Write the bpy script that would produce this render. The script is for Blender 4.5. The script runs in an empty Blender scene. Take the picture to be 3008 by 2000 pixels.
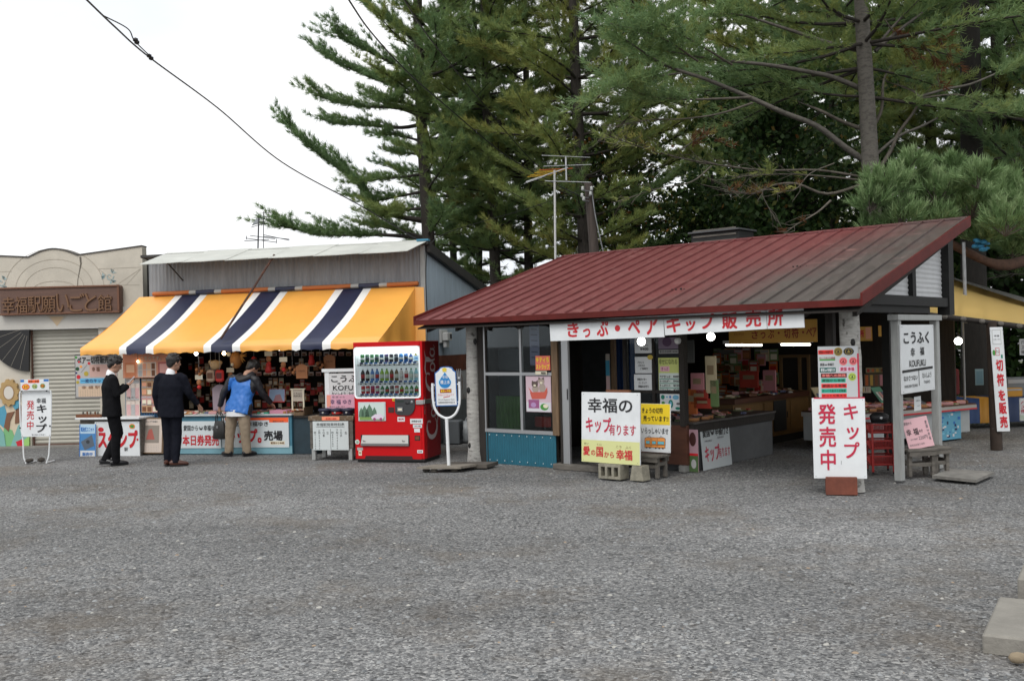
import bpy, math, random
import numpy as np
from mathutils import Matrix, Vector
R = math.radians
SC = bpy.context.scene
COL = SC.collection

# ------------------------------------------------------------------ camera
FPX, CX, CY = 2970.0, 1504.0, 1000.0          # focal length in pixels of the 3008 x 2000 frame
CAMZ, ROLL, PITCH = 1.73, 0.0245, 0.0037
_F = Vector((0, math.cos(PITCH), math.sin(PITCH)))
_U = Vector((0, -math.sin(PITCH), math.cos(PITCH)))
_R = Vector((1, 0, 0))
CR = _R * math.cos(ROLL) - _U * math.sin(ROLL)
CU = _R * math.sin(ROLL) + _U * math.cos(ROLL)
cam = bpy.data.cameras.new("camera")
camo = bpy.data.objects.new("camera", cam)
COL.objects.link(camo)
m3 = Matrix((CR, CU, -_F)).transposed()
camo.matrix_world = Matrix.Translation((0, 0, CAMZ)) @ m3.to_4x4()
cam.sensor_width = 36.0
cam.sensor_fit = 'HORIZONTAL'
cam.lens = 36.0 * FPX / 3008.0
cam.clip_start = 0.1
cam.clip_end = 2000
SC.camera = camo

# ------------------------------------------------------------------ light: bright overcast
SUN_EL, SUN_AZ = R(52), R(200)       # azimuth clockwise from +Y: behind the camera, a little to the left
world = bpy.data.worlds.new("World")
SC.world = world
world.use_nodes = True
wn, wl = world.node_tree.nodes, world.node_tree.links
wn.clear()
sky = wn.new('ShaderNodeTexSky')
sky.sky_type = 'NISHITA'
sky.sun_disc = False
sky.sun_elevation = SUN_EL
sky.sun_rotation = SUN_AZ
sky.air_density = 1.0
sky.dust_density = 4.0
hs = wn.new('ShaderNodeHueSaturation')
hs.inputs['Saturation'].default_value = 0.12
wl.new(sky.outputs[0], hs.inputs['Color'])
tc = wn.new('ShaderNodeTexCoord')
mp = wn.new('ShaderNodeMapping')
mp.inputs['Scale'].default_value = (1, 1, 2.5)
wl.new(tc.outputs['Generated'], mp.inputs['Vector'])
ns = wn.new('ShaderNodeTexNoise')
ns.inputs['Scale'].default_value = 2.2
ns.inputs['Detail'].default_value = 5
wl.new(mp.outputs[0], ns.inputs['Vector'])
cr = wn.new('ShaderNodeValToRGB')
cr.color_ramp.elements[0].position = 0.3
cr.color_ramp.elements[0].color = (8.2, 8.7, 9.3, 1)
cr.color_ramp.elements[1].position = 0.62
cr.color_ramp.elements[1].color = (11.0, 11.0, 11.0, 1)
wl.new(ns.outputs['Fac'], cr.inputs[0])
mx = wn.new('ShaderNodeMix')
mx.data_type = 'RGBA'
mx.inputs[0].default_value = 0.82             # cloud cover over the clear sky
wl.new(hs.outputs[0], mx.inputs[6])
wl.new(cr.outputs[0], mx.inputs[7])
bg = wn.new('ShaderNodeBackground')
bg.inputs['Strength'].default_value = 0.125
wl.new(mx.outputs[2], bg.inputs['Color'])
wo = wn.new('ShaderNodeOutputWorld')
wl.new(bg.outputs[0], wo.inputs[0])

sun = bpy.data.lights.new("sun", 'SUN')
sun.energy = 1.5
sun.angle = R(28)
sun.color = (1.0, 0.97, 0.92)
suno = bpy.data.objects.new("sun", sun)
COL.objects.link(suno)
sd = Vector((math.sin(SUN_AZ) * math.cos(SUN_EL), math.cos(SUN_AZ) * math.cos(SUN_EL), math.sin(SUN_EL)))
suno.rotation_euler = sd.to_track_quat('Z', 'Y').to_euler()
suno.location = sd * 60

SC.view_settings.view_transform = 'Standard'
SC.view_settings.look = 'None'
SC.view_settings.exposure = 0.0
SC.view_settings.gamma = 1.0
SC.render.engine = 'CYCLES'
SC.cycles.use_denoising = True
SC.cycles.max_bounces = 8
SC.cycles.transparent_max_bounces = 12
SC.cycles.sample_clamp_indirect = 6.0

# ------------------------------------------------------------------ projection helpers (photograph measurements -> metres)
def ray(px, py):
    return _F + CR * ((px - CX) / FPX) + CU * ((CY - py) / FPX)
def D(px, py, Y):
    d = ray(px, py)
    t = Y / d.y
    return Vector((d.x * t, Y, CAMZ + d.z * t))
def G(px, py, z=0.0):
    d = ray(px, py)
    t = (z - CAMZ) / d.z
    return Vector((d.x * t, d.y * t, z))

class Frame:
    """A measuring frame standing on the ground: x to the right along the front, y into depth, z up."""
    def __init__(s, ox, oy, deg):
        s.o = Vector((ox, oy, 0))
        s.th = R(deg)
        s.u = Vector((math.cos(s.th), -math.sin(s.th), 0))
        s.n = Vector((math.sin(s.th), math.cos(s.th), 0))
        s.rz = -s.th
    def W(s, x, y, z=0.0):
        return s.o + s.u * x + s.n * y + Vector((0, 0, z))
    def L(s, w):
        d = Vector((w[0], w[1], 0)) - s.o
        return (d.dot(s.u), d.dot(s.n), w[2])
    def hit(s, px, py, y=0.0):
        d = ray(px, py)
        c = Vector((0, 0, CAMZ))
        t = ((s.o + s.n * y) - c).dot(s.n) / d.dot(s.n)
        p = c + d * t
        return (p - s.o).dot(s.u), p.z
    def rect(s, x0, y0, x1, y1, y=0.0):
        xm, ym = (x0 + x1) / 2, (y0 + y1) / 2
        return (s.hit(x0, ym, y)[0], s.hit(xm, y1, y)[1], s.hit(x1, ym, y)[0], s.hit(xm, y0, y)[1])   # x0 z0 x1 z1
    def gnd(s, px, py, z=0.0):
        return s.L(G(px, py, z))

# ------------------------------------------------------------------ materials
_M = {}
def lin(c):
    return tuple(((v / 255) / 12.92 if v / 255 <= 0.04045 else ((v / 255 + 0.055) / 1.055) ** 2.4) for v in c)
def mat(name, col, rough=0.6, metal=0.0, noise=0.0, nscale=6.0, col2=None, bump=0.0, bscale=60.0, stretch=(1, 1, 1), spec=0.5, emit=0.0, trans=0.0):
    """procedural surface; col in linear rgb; col2 = second colour the noise mixes in"""
    if name in _M:
        return _M[name]
    m = bpy.data.materials.new(name)
    _M[name] = m
    m.use_nodes = True
    n, l = m.node_tree.nodes, m.node_tree.links
    b = n['Principled BSDF']
    b.inputs['Base Color'].default_value = (*col, 1)
    b.inputs['Roughness'].default_value = rough
    b.inputs['Metallic'].default_value = metal
    b.inputs['Specular IOR Level'].default_value = spec
    if emit:
        b.inputs['Emission Color'].default_value = (*col, 1)
        b.inputs['Emission Strength'].default_value = emit
    if noise or bump:
        t = n.new('ShaderNodeTexCoord')
        mpg = n.new('ShaderNodeMapping')
        mpg.inputs['Scale'].default_value = stretch
        l.new(t.outputs['Object'], mpg.inputs['Vector'])
    if noise:
        x = n.new('ShaderNodeTexNoise')
        x.inputs['Scale'].default_value = nscale
        x.inputs['Detail'].default_value = 6
        x.inputs['Roughness'].default_value = 0.65
        l.new(mpg.outputs[0], x.inputs['Vector'])
        rp = n.new('ShaderNodeValToRGB')
        c2 = col2 or tuple(v * (1 - noise) for v in col)
        rp.color_ramp.elements[0].position = 0.36
        rp.color_ramp.elements[0].color = (*c2, 1)
        rp.color_ramp.elements[1].position = 0.36 + 0.3 * max(0.15, 1 - noise) if col2 else 0.68
        rp.color_ramp.elements[1].color = (*col, 1)
        l.new(x.outputs['Fac'], rp.inputs[0])
        l.new(rp.outputs[0], b.inputs['Base Color'])
    if bump:
        y = n.new('ShaderNodeTexNoise')
        y.inputs['Scale'].default_value = bscale
        y.inputs['Detail'].default_value = 4
        l.new(mpg.outputs[0], y.inputs['Vector'])
        bp = n.new('ShaderNodeBump')
        bp.inputs['Strength'].default_value = bump
        bp.inputs['Distance'].default_value = 0.01
        l.new(y.outputs['Fac'], bp.inputs['Height'])
        l.new(bp.outputs[0], b.inputs['Normal'])
    return m
def S(name, r, g, bl, rough=0.6, **k):
    return mat(name, lin((r, g, bl)), rough, **k)

# ------------------------------------------------------------------ mesh builder
_TX = {}
def glyph(ch, bold):
    """flat outline of one character: verts, faces (em = 1)"""
    key = (ch, bold)
    if key in _TX:
        return _TX[key]
    cu = bpy.data.curves.new("tmp_text", 'FONT')
    cu.body = ch
    cu.size = 1.0
    cu.offset = bold
    cu.resolution_u = 3
    o = bpy.data.objects.new("tmp_text", cu)
    me = bpy.data.meshes.new_from_object(o)
    v = [tuple(p.co[:2]) for p in me.vertices]
    f = [tuple(p.vertices) for p in me.polygons]
    bpy.data.meshes.remove(me)
    bpy.data.objects.remove(o)
    bpy.data.curves.remove(cu)
    _TX[key] = (v, f)
    return v, f

class MB:
    def __init__(s):
        s.v, s.f, s.m, s.s, s.mats = [], [], [], [], []
        s.M = None
    def mi(s, mt):
        if mt not in s.mats:
            s.mats.append(mt)
        return s.mats.index(mt)
    def add(s, vs, fs, mt, smooth=False):
        k = len(s.v)
        if s.M is not None:
            vs = [tuple(s.M @ Vector(p)) for p in vs]
        s.v.extend(tuple(p) for p in vs)
        i = s.mi(mt)
        for q in fs:
            s.f.append(tuple(k + j for j in q))
            s.m.append(i)
            s.s.append(smooth)
        return s
    def box(s, x0, x1, y0, y1, z0, z1, mt, bev=0.0):
        x0, x1 = min(x0, x1), max(x0, x1)
        y0, y1 = min(y0, y1), max(y0, y1)
        z0, z1 = min(z0, z1), max(z0, z1)
        b = min(bev, (x1 - x0) * .45, (y1 - y0) * .45, (z1 - z0) * .45)
        if b <= 0:
            vs = [(x, y, z) for z in (z0, z1) for x, y in ((x0, y0), (x1, y0), (x1, y1), (x0, y1))]
            return s.add(vs, [(3, 2, 1, 0), (4, 5, 6, 7), (0, 1, 5, 4), (1, 2, 6, 5), (2, 3, 7, 6), (3, 0, 4, 7)], mt)
        rings = []
        for z, d in ((z0, b), (z0 + b, 0), (z1 - b, 0), (z1, b)):
            a0, a1, c0, c1 = x0 + d, x1 - d, y0 + d, y1 - d
            e = b * .7 if d == 0 else b * .35
            rings.append([(a0 + e, c0, z), (a1 - e, c0, z), (a1, c0 + e, z), (a1, c1 - e, z), (a1 - e, c1, z), (a0 + e, c1, z), (a0, c1 - e, z), (a0, c0 + e, z)])
        vs = [p for r in rings for p in r]
        fs = [tuple(range(7, -1, -1)), tuple(range(24, 32))]
        for k in range(3):
            for j in range(8):
                fs.append((k * 8 + j, k * 8 + (j + 1) % 8, k * 8 + 8 + (j + 1) % 8, k * 8 + 8 + j))
        return s.add(vs, fs, mt)
    def quad(s, a, b, c, d, mt):
        return s.add([a, b, c, d], [(0, 1, 2, 3)], mt)
    def tube(s, pts, rad, mt, n=8, caps=True, smooth=True):
        pts = [Vector(p) for p in pts]
        if not hasattr(rad, '__len__'):
            rad = [rad] * len(pts)
        vs, fs = [], []
        ref = None
        for i, p in enumerate(pts):
            t = (pts[min(i + 1, len(pts) - 1)] - pts[max(i - 1, 0)])
            if t.length < 1e-9:
                t = Vector((0, 0, 1))
            t.normalize()
            if ref is None:
                ref = Vector((1, 0, 0)) if abs(t.x) < 0.8 else Vector((0, 1, 0))
            a = (ref - t * ref.dot(t))
            if a.length < 1e-6:
                a = t.orthogonal()
            a.normalize()
            ref = a
            b = t.cross(a)
            rr = rad[i] if hasattr(rad[i], '__len__') else (rad[i], rad[i])
            for k in range(n):
                an = 2 * math.pi * k / n
                vs.append(tuple(p + a * (rr[0] * math.cos(an)) + b * (rr[1] * math.sin(an))))
        for i in range(len(pts) - 1):
            for k in range(n):
                fs.append((i * n + k, i * n + (k + 1) % n, (i + 1) * n + (k + 1) % n, (i + 1) * n + k))
        s.add(vs, fs, mt, smooth)
        if caps:
            s.add(vs[:n], [tuple(range(n - 1, -1, -1))], mt)
            s.add(vs[-n:], [tuple(range(n))], mt)
        return s
    def lathe(s, prof, mt, n=16, c=(0, 0, 0), smooth=True, sy=1.0):
        """prof: list of (radius, z), bottom to top"""
        vs, fs = [], []
        for r, z in prof:
            for k in range(n):
                a = 2 * math.pi * k / n
                vs.append((c[0] + r * math.cos(a), c[1] + r * sy * math.sin(a), c[2] + z))
        for i in range(len(prof) - 1):
            for k in range(n):
                fs.append((i * n + k, i * n + (k + 1) % n, (i + 1) * n + (k + 1) % n, (i + 1) * n + k))
        fs.append(tuple(range(n - 1, -1, -1)))
        fs.append(tuple((len(prof) - 1) * n + k for k in range(n)))
        return s.add(vs, fs, mt, smooth)
    def ball(s, c, r, mt, n=12, sx=1, sy=1, sz=1):
        m = n // 2
        vs = [(c[0], c[1], c[2] - r * sz)]
        for i in range(1, m):
            a = math.pi * i / m
            for k in range(n):
                b = 2 * math.pi * k / n
                vs.append((c[0] + r * sx * math.sin(a) * math.cos(b), c[1] + r * sy * math.sin(a) * math.sin(b), c[2] - r * sz * math.cos(a)))
        vs.append((c[0], c[1], c[2] + r * sz))
        fs = [(0, 1 + (k + 1) % n, 1 + k) for k in range(n)]
        for i in range(m - 2):
            for k in range(n):
                fs.append((1 + i * n + k, 1 + i * n + (k + 1) % n, 1 + (i + 1) * n + (k + 1) % n, 1 + (i + 1) * n + k))
        e = len(vs) - 1
        fs += [(e, 1 + (m - 2) * n + k, 1 + (m - 2) * n + (k + 1) % n) for k in range(n)]
        return s.add(vs, fs, mt, True)
    def prism(s, poly, y0, y1, mt):
        """poly in x,z (counter-clockwise seen from -y), extruded from y0 (front) to y1"""
        n = len(poly)
        vs = [(x, y0, z) for x, z in poly] + [(x, y1, z) for x, z in poly]
        fs = [tuple(range(n)), tuple(range(2 * n - 1, n - 1, -1))]
        fs += [(k, k + n, (k + 1) % n + n, (k + 1) % n) for k in range(n)]
        return s.add(vs, fs, mt)
    def slab(s, poly3, t, mt):
        """polygon in space thickened by the vector t"""
        n = len(poly3)
        t = Vector(t)
        vs = [tuple(Vector(p)) for p in poly3] + [tuple(Vector(p) + t) for p in poly3]
        fs = [tuple(range(n)), tuple(range(2 * n - 1, n - 1, -1))]
        fs += [(k, k + n, (k + 1) % n + n, (k + 1) % n) for k in range(n)]
        return s.add(vs, fs, mt)
    def disc(s, x, z, r, y, mt, n=20, sz=1.0):
        return s.add([(x + r * math.cos(2 * math.pi * k / n), y, z + r * sz * math.sin(2 * math.pi * k / n)) for k in range(n)], [tuple(range(n))], mt)
    def stroke(s, pts, w, y, mt):
        """a flat brush stroke in x,z with width w (number or list)"""
        n = len(pts)
        if not hasattr(w, '__len__'):
            w = [w] * n
        L_, R_ = [], []
        for i in range(n):
            a, b = pts[max(i - 1, 0)], pts[min(i + 1, n - 1)]
            dx, dz = b[0] - a[0], b[1] - a[1]
            q = math.hypot(dx, dz) or 1
            nx, nz = -dz / q * w[i] / 2, dx / q * w[i] / 2
            L_.append((pts[i][0] + nx, y, pts[i][1] + nz))
            R_.append((pts[i][0] - nx, y, pts[i][1] - nz))
        vs = L_ + R_
        return s.add(vs, [(i, n + i, n + i + 1, i + 1) for i in range(n - 1)], mt)
    def text(s, txt, x0, z0, x1, z1, y, mt, bold=0.015, vert=False, shear=0.0):
        """text laid into the rectangle, facing -y"""
        cells = []
        if vert:
            for i, ch in enumerate(txt):
                if ch != ' ':
                    cells.append((ch, 0, -1.08 * i, 1))
            if len(txt):
                total = (0, -1.08 * (len(txt) - 1), 0.92, 0.88)
        pv, pf, k = [], [], 0
        w0 = 0.0 if len(txt) > 11 else min(bold, .012)
        if vert:
            for ch, cx, cz, _ in cells:
                v, f = glyph(ch, 0.0)
                if not v:
                    continue
                mxx = (min(p[0] for p in v) + max(p[0] for p in v)) / 2
                for p in v:
                    pv.append((p[0] - mxx + 0.46 + (0.08 if ch in 'ッっゃゅょ' else 0), p[1] + cz))
                pf += [tuple(q + k for q in g) for g in f]
                k = len(pv)
        else:
            v, f = glyph(txt, 0.0)
            pv, pf = list(v), list(f)
        if not pv:
            return s
        a0, a1 = min(p[0] for p in pv), max(p[0] for p in pv)
        b0, b1 = min(p[1] for p in pv), max(p[1] for p in pv)
        e = bold * .8
        sx, sz = (x1 - x0) / max(a1 - a0 + 2 * e, 1e-6), (z1 - z0) / max(b1 - b0 + 2 * e, 1e-6)
        offs = [(0, 0)] if bold < .006 else [(-1, -1), (1, -1), (1, 1), (-1, 1)] + ([(0, 0)] if bold > .025 else [])
        for i, (ox, oz) in enumerate(offs):      # brush weight: the strokes laid over each other, a hair apart
            vs = [(x0 + (p[0] - a0 + e + ox * e) * sx + shear * (p[1] - b0) * sz, y - .00006 * i, z0 + (p[1] - b0 + e + oz * e) * sz) for p in pv]
            s.add(vs, pf, mt)
        return s
    def build(s, name, fr=None, parent=None, label=None, cat=None, group=None, kind=None, org=None):
        me = bpy.data.meshes.new(name)
        if parent is not None:
            fr, org = PIV[parent.name]
        elif org is None:
            xs, ys, zs = zip(*s.v)
            org = ((min(xs) + max(xs)) / 2, (min(ys) + max(ys)) / 2, min(zs))
        va = np.array(s.v, dtype=np.float32) - np.array(org, dtype=np.float32)
        me.from_pydata([tuple(p) for p in va.tolist()], [], s.f)
        for mt in s.mats:
            me.materials.append(mt)
        me.polygons.foreach_set('material_index', s.m)
        me.polygons.foreach_set('use_smooth', s.s)
        me.validate()
        me.update()
        o = bpy.data.objects.new(name, me)
        COL.objects.link(o)
        if parent is not None:
            o.parent = parent
        else:
            o.location = fr.W(*org) if fr else org
            o.rotation_euler = (0, 0, fr.rz if fr else 0)
        PIV[o.name] = (fr, org)
        tag(o, label, cat, group, kind)
        return o

PIV = {}
def tag(o, label=None, cat=None, group=None, kind=None):
    if label: o['label'] = label
    if cat: o['category'] = cat
    if group: o['group'] = group
    if kind: o['kind'] = kind
    return o
def thing(name, fr, org, label, cat, group=None):
    """Empty at the base of a thing; parts built in the frame's coordinates hang from it"""
    o = bpy.data.objects.new(name, None)
    COL.objects.link(o)
    o.empty_display_size = 0.2
    o.location = fr.W(*org) if fr else org
    o.rotation_euler = (0, 0, fr.rz if fr else 0)
    PIV[o.name] = (fr, tuple(org))
    return tag(o, label, cat, group)
def dup(root, loc, rz=None, label=None, group=None, scale=None):
    r = root.copy()
    COL.objects.link(r)
    r.location = loc
    if rz is not None: r.rotation_euler = (0, 0, rz)
    if scale is not None: r.scale = (scale, scale, scale) if not hasattr(scale, '__len__') else scale
    if label: r['label'] = label
    if group: r['group'] = group
    for ch in root.children:
        c = ch.copy()
        COL.objects.link(c)
        c.parent = r
        for g in ch.children:
            d = g.copy()
            COL.objects.link(d)
            d.parent = c
    return r
def smoothpath(pts, n=8):
    """Catmull-Rom through the points"""
    P = [Vector(p) for p in pts]
    P = [P[0] * 2 - P[1]] + P + [P[-1] * 2 - P[-2]]
    out = []
    for i in range(1, len(P) - 2):
        for k in range(n):
            t = k / n
            out.append(0.5 * ((2 * P[i]) + (P[i + 1] - P[i - 1]) * t + (2 * P[i - 1] - 5 * P[i] + 4 * P[i + 1] - P[i + 2]) * t * t + (3 * P[i] - P[i - 1] - 3 * P[i + 1] + P[i + 2]) * t ** 3))
    out.append(P[-2])
    return out

ID = Frame(0, 0, 0)
SH = Frame(-0.604, 15.07, 40.9)        # red-roofed ticket shop, x = 0 at the left birch post
GR = Frame(-1.475, 17.25, 13.2)        # grey corrugated shop, x = 0 at its right front corner
LB = Frame(-7.06, 19.2, 1.0)           # rendered building on the left
_v = G(1248, 1359)
VM = Frame(_v.x, _v.y, 16.5)           # vending machine, x = 0 at its right front corner
# ================================================================== ground
def node_mat(name):
    m = bpy.data.materials.new(name)
    _M[name] = m
    m.use_nodes = True
    return m, m.node_tree.nodes, m.node_tree.links, m.node_tree.nodes['Principled BSDF']
def ramp(n, pts):
    r = n.new('ShaderNodeValToRGB')
    e = r.color_ramp.elements
    while len(e) < len(pts):
        e.new(0.5)
    for k, (p, c) in enumerate(pts):
        e[k].position = p
        e[k].color = (*c, 1)
    return r
def noise(n, l, vec, scale, detail=5, rough=0.6):
    x = n.new('ShaderNodeTexNoise')
    x.inputs['Scale'].default_value = scale
    x.inputs['Detail'].default_value = detail
    x.inputs['Roughness'].default_value = rough
    l.new(vec, x.inputs['Vector'])
    return x
def mixc(n, l, fac, a, b, mode='MIX'):
    x = n.new('ShaderNodeMix')
    x.data_type = 'RGBA'
    x.blend_type = mode
    for i, v in ((0, fac), (6, a), (7, b)):
        if hasattr(v, 'is_output') or hasattr(v, 'node'):
            l.new(v, x.inputs[i])
        elif isinstance(v, (int, float)):
            x.inputs[i].default_value = v
        else:
            x.inputs[i].default_value = (*v, 1)
    return x.outputs[2]

def gravel_material():
    m, n, l, b = node_mat("gravel_ground")
    tc = n.new('ShaderNodeTexCoord')
    o = tc.outputs['Object']
    # warp so that cells are not too regular
    v1 = n.new('ShaderNodeTexVoronoi'); v1.inputs['Scale'].default_value = 85; l.new(o, v1.inputs['Vector'])
    v2 = n.new('ShaderNodeTexVoronoi'); v2.inputs['Scale'].default_value = 46; l.new(o, v2.inputs['Vector'])
    sep1 = n.new('ShaderNodeSeparateColor'); l.new(v1.outputs['Color'], sep1.inputs[0])
    sep2 = n.new('ShaderNodeSeparateColor'); l.new(v2.outputs['Color'], sep2.inputs[0])
    r1 = ramp(n, [(0.0, (0.065, 0.066, 0.067)), (0.5, (0.195, 0.197, 0.198)), (0.85, (0.31, 0.312, 0.31)), (1.0, (0.50, 0.495, 0.48))])
    l.new(sep1.outputs[0], r1.inputs[0])
    r2 = ramp(n, [(0.0, (0.07, 0.071, 0.072)), (0.55, (0.205, 0.207, 0.208)), (1.0, (0.37, 0.365, 0.355))])
    l.new(sep2.outputs[1], r2.inputs[0])
    pick = noise(n, l, o, 9, 4)
    pr = ramp(n, [(0.42, (0, 0, 0)), (0.56, (1, 1, 1))]); l.new(pick.outputs['Fac'], pr.inputs[0])
    c = mixc(n, l, pr.outputs[0], r1.outputs[0], r2.outputs[0])
    # earth showing between the stones, in uneven brown patches
    big = noise(n, l, o, 0.55, 7, 0.7)
    br = ramp(n, [(0.50, (0, 0, 0)), (0.66, (0.62, 0.62, 0.62))]); l.new(big.outputs['Fac'], br.inputs[0])
    c = mixc(n, l, br.outputs[0], c, (0.155, 0.13, 0.102))
    mid = noise(n, l, o, 2.3, 6, 0.7)
    mr = ramp(n, [(0.63, (0, 0, 0)), (0.76, (0.75, 0.75, 0.75))]); l.new(mid.outputs['Fac'], mr.inputs[0])
    c = mixc(n, l, mr.outputs[0], c, (0.13, 0.098, 0.07))
    # worn paler swathes
    mw = n.new('ShaderNodeMapping'); mw.inputs['Scale'].default_value = (0.10, 0.32, 1); l.new(o, mw.inputs[0])
    wn_ = noise(n, l, mw.outputs[0], 1.0, 4)
    wr = ramp(n, [(0.35, (0.70, 0.70, 0.70)), (0.65, (1.12, 1.12, 1.12))]); l.new(wn_.outputs['Fac'], wr.inputs[0])
    c = mixc(n, l, 1.0, c, wr.outputs[0], 'MULTIPLY')
    spk = noise(n, l, o, 38, 3, .6)
    sr = ramp(n, [(0.36, (0.74, 0.74, 0.75)), (0.52, (0.95, 0.95, 0.95)), (0.66, (1.18, 1.18, 1.17))]); l.new(spk.outputs['Fac'], sr.inputs[0])
    c = mixc(n, l, 1.0, c, sr.outputs[0], 'MULTIPLY')
    fine = noise(n, l, o, 7, 8, 0.8)
    fr_ = ramp(n, [(0.3, (0.76, 0.76, 0.76)), (0.7, (1.2, 1.2, 1.2))]); l.new(fine.outputs['Fac'], fr_.inputs[0])
    c = mixc(n, l, 1.0, c, fr_.outputs[0], 'MULTIPLY')
    l.new(c, b.inputs['Base Color'])
    b.inputs['Roughness'].default_value = 0.9
    b.inputs['Specular IOR Level'].default_value = 0.25
    add = n.new('ShaderNodeMath'); add.operation = 'MULTIPLY_ADD'
    l.new(v1.outputs['Distance'], add.inputs[0]); add.inputs[1].default_value = -0.5
    l.new(v2.outputs['Distance'], add.inputs[2])
    bp = n.new('ShaderNodeBump'); bp.inputs['Strength'].default_value = 0.9; bp.inputs['Distance'].default_value = 0.012
    bp.invert = True
    l.new(add.outputs[0], bp.inputs['Height'])
    l.new(bp.outputs[0], b.inputs['Normal'])
    return m
GRAVEL = gravel_material()
gb = MB()
nx, ny = 70, 60
xs = [-30 + 60 * i / nx for i in range(nx + 1)]
ys = [-8 + 48 * i / ny for i in range(ny + 1)]
rg = random.Random(3)
def gh(x, y):
    h = 0.018 * math.sin(x * 0.9 + y * 0.5) * math.sin(y * 0.8 - x * 0.3) - 0.018
    return min(h, -0.002) if y < 13 else -0.004
gv = [(x, y, gh(x, y) if abs(x) < 26 and -6 < y < 13 else -0.004) for y in ys for x in xs]
gf = [(j * (nx + 1) + i, j * (nx + 1) + i + 1, (j + 1) * (nx + 1) + i + 1, (j + 1) * (nx + 1) + i) for j in range(ny) for i in range(nx)]
gb.add(gv, gf, GRAVEL, True)
E = 600
for a, b_, c, d in (((-E, -E), (E, -E), (E, -8), (-E, -8)), ((-E, 40), (E, 40), (E, E), (-E, E)), ((-E, -8), (-30, -8), (-30, 40), (-E, 40)), ((30, -8), (E, -8), (E, 40), (30, 40))):
    gb.quad((*a, -.004), (*b_, -.004), (*c, -.004), (*d, -.004), GRAVEL)
gb.build("ground", None, kind='structure', org=(0, 0, 0))

# loose stones lying on the gravel: nobody could count them
def scatter_stones():
    rn = np.random.default_rng(5)
    N = 5200
    Y = 4.6 + 11 * rn.random(N) ** 1.5
    X = (rn.random(N) - .5) * 2 * (0.56 * Y + 0.5)
    r = 0.005 + 0.016 * rn.random(N) ** 3.2
    base = np.array([(1, 0, .1), (.5, .87, 0), (-.5, .8, .1), (-1, 0, 0), (-.5, -.87, .1), (.5, -.85, 0), (.35, .3, .62), (-.4, .2, .6), (.05, -.42, .58)], float)
    fs = [(0, 1, 6), (1, 2, 7, 6), (2, 3, 7), (3, 4, 8, 7), (4, 5, 8), (5, 0, 6, 8), (6, 7, 8)]
    a = rn.random(N) * 6.283
    ca, sa = np.cos(a), np.sin(a)
    B = base[None] * (1 + .35 * (rn.random((N, 9, 3)) - .5))
    el = 0.7 + .6 * rn.random(N)
    bx, by, bz = B[..., 0] * r[:, None] * el[:, None], B[..., 1] * r[:, None], B[..., 2] * r[:, None] * 0.75
    vx = bx * ca[:, None] - by * sa[:, None] + X[:, None]
    vy = bx * sa[:, None] + by * ca[:, None] + Y[:, None]
    z0 = np.array([gh(x, y) if y < 13 else -.004 for x, y in zip(X, Y)])
    vz = bz + z0[:, None] - .001
    vs = np.stack([vx, vy, vz], -1).reshape(-1, 3).tolist()
    F = [tuple(9 * i + k for k in q) for i in range(N) for q in fs]
    ms = [S("stone_grey", 140, 142, 143, .85), S("stone_pale", 165, 163, 157, .85), S("stone_dark", 92, 95, 98, .85), S("stone_tan", 150, 132, 112, .85)]
    mb = MB()
    mb.v = vs; mb.f = F
    for q in ms: mb.mi(q)
    pick = rn.choice(4, N, p=[.55, .09, .31, .05])
    mb.m = np.repeat(pick, 7).tolist()
    mb.s = [False] * len(F)
    mb.build("loose_stones", None, kind='stuff', label="small loose stones strewn over the grey gravel yard", cat="stones", org=(0, 0, 0))
scatter_stones()
# grassy strip behind the stalls
def grass_strip():
    m = mat("grass_soil", (0.05, 0.075, 0.025), .95, noise=.5, nscale=3, col2=(0.07, 0.055, 0.03), bump=.6, bscale=30)
    b = MB()
    b.quad((-20, 23.5, .002), (34, 21.5, .002), (60, 60, .002), (-30, 60, .002), m)
    b.build("grass_ground", None, kind='structure', org=(0, 0, 0))
    rn = np.random.default_rng(8)
    N = 9000
    X = 8 + 10 * rn.random(N); Y = 18.6 + 6 * rn.random(N)
    keep = (X - 8) * 0.25 + 18.9 < Y
    X, Y = X[keep], Y[keep]; N = len(X)
    h = .12 + .3 * rn.random(N); a = rn.random(N) * 6.283; w = .012
    p = np.stack([X, Y, np.zeros(N)], -1)
    dx = np.stack([np.cos(a) * w, np.sin(a) * w, np.zeros(N)], -1)
    tp = p + np.stack([np.cos(a * 3) * h * .4, np.sin(a * 3) * h * .4, h], -1)
    vs = np.stack([p - dx, p + dx, tp], 1).reshape(-1, 3).tolist()
    mb = MB(); mb.v = vs; mb.f = [(3 * i, 3 * i + 1, 3 * i + 2) for i in range(N)]
    mb.mi(mat("grass_blade", (0.085, 0.13, 0.035), .7)); mb.m = [0] * N; mb.s = [False] * N
    mb.build("grass", None, kind='stuff', label="green grass growing behind the yellow-roofed stall", cat="grass", org=(0, 0, 0))
grass_strip()

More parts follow.
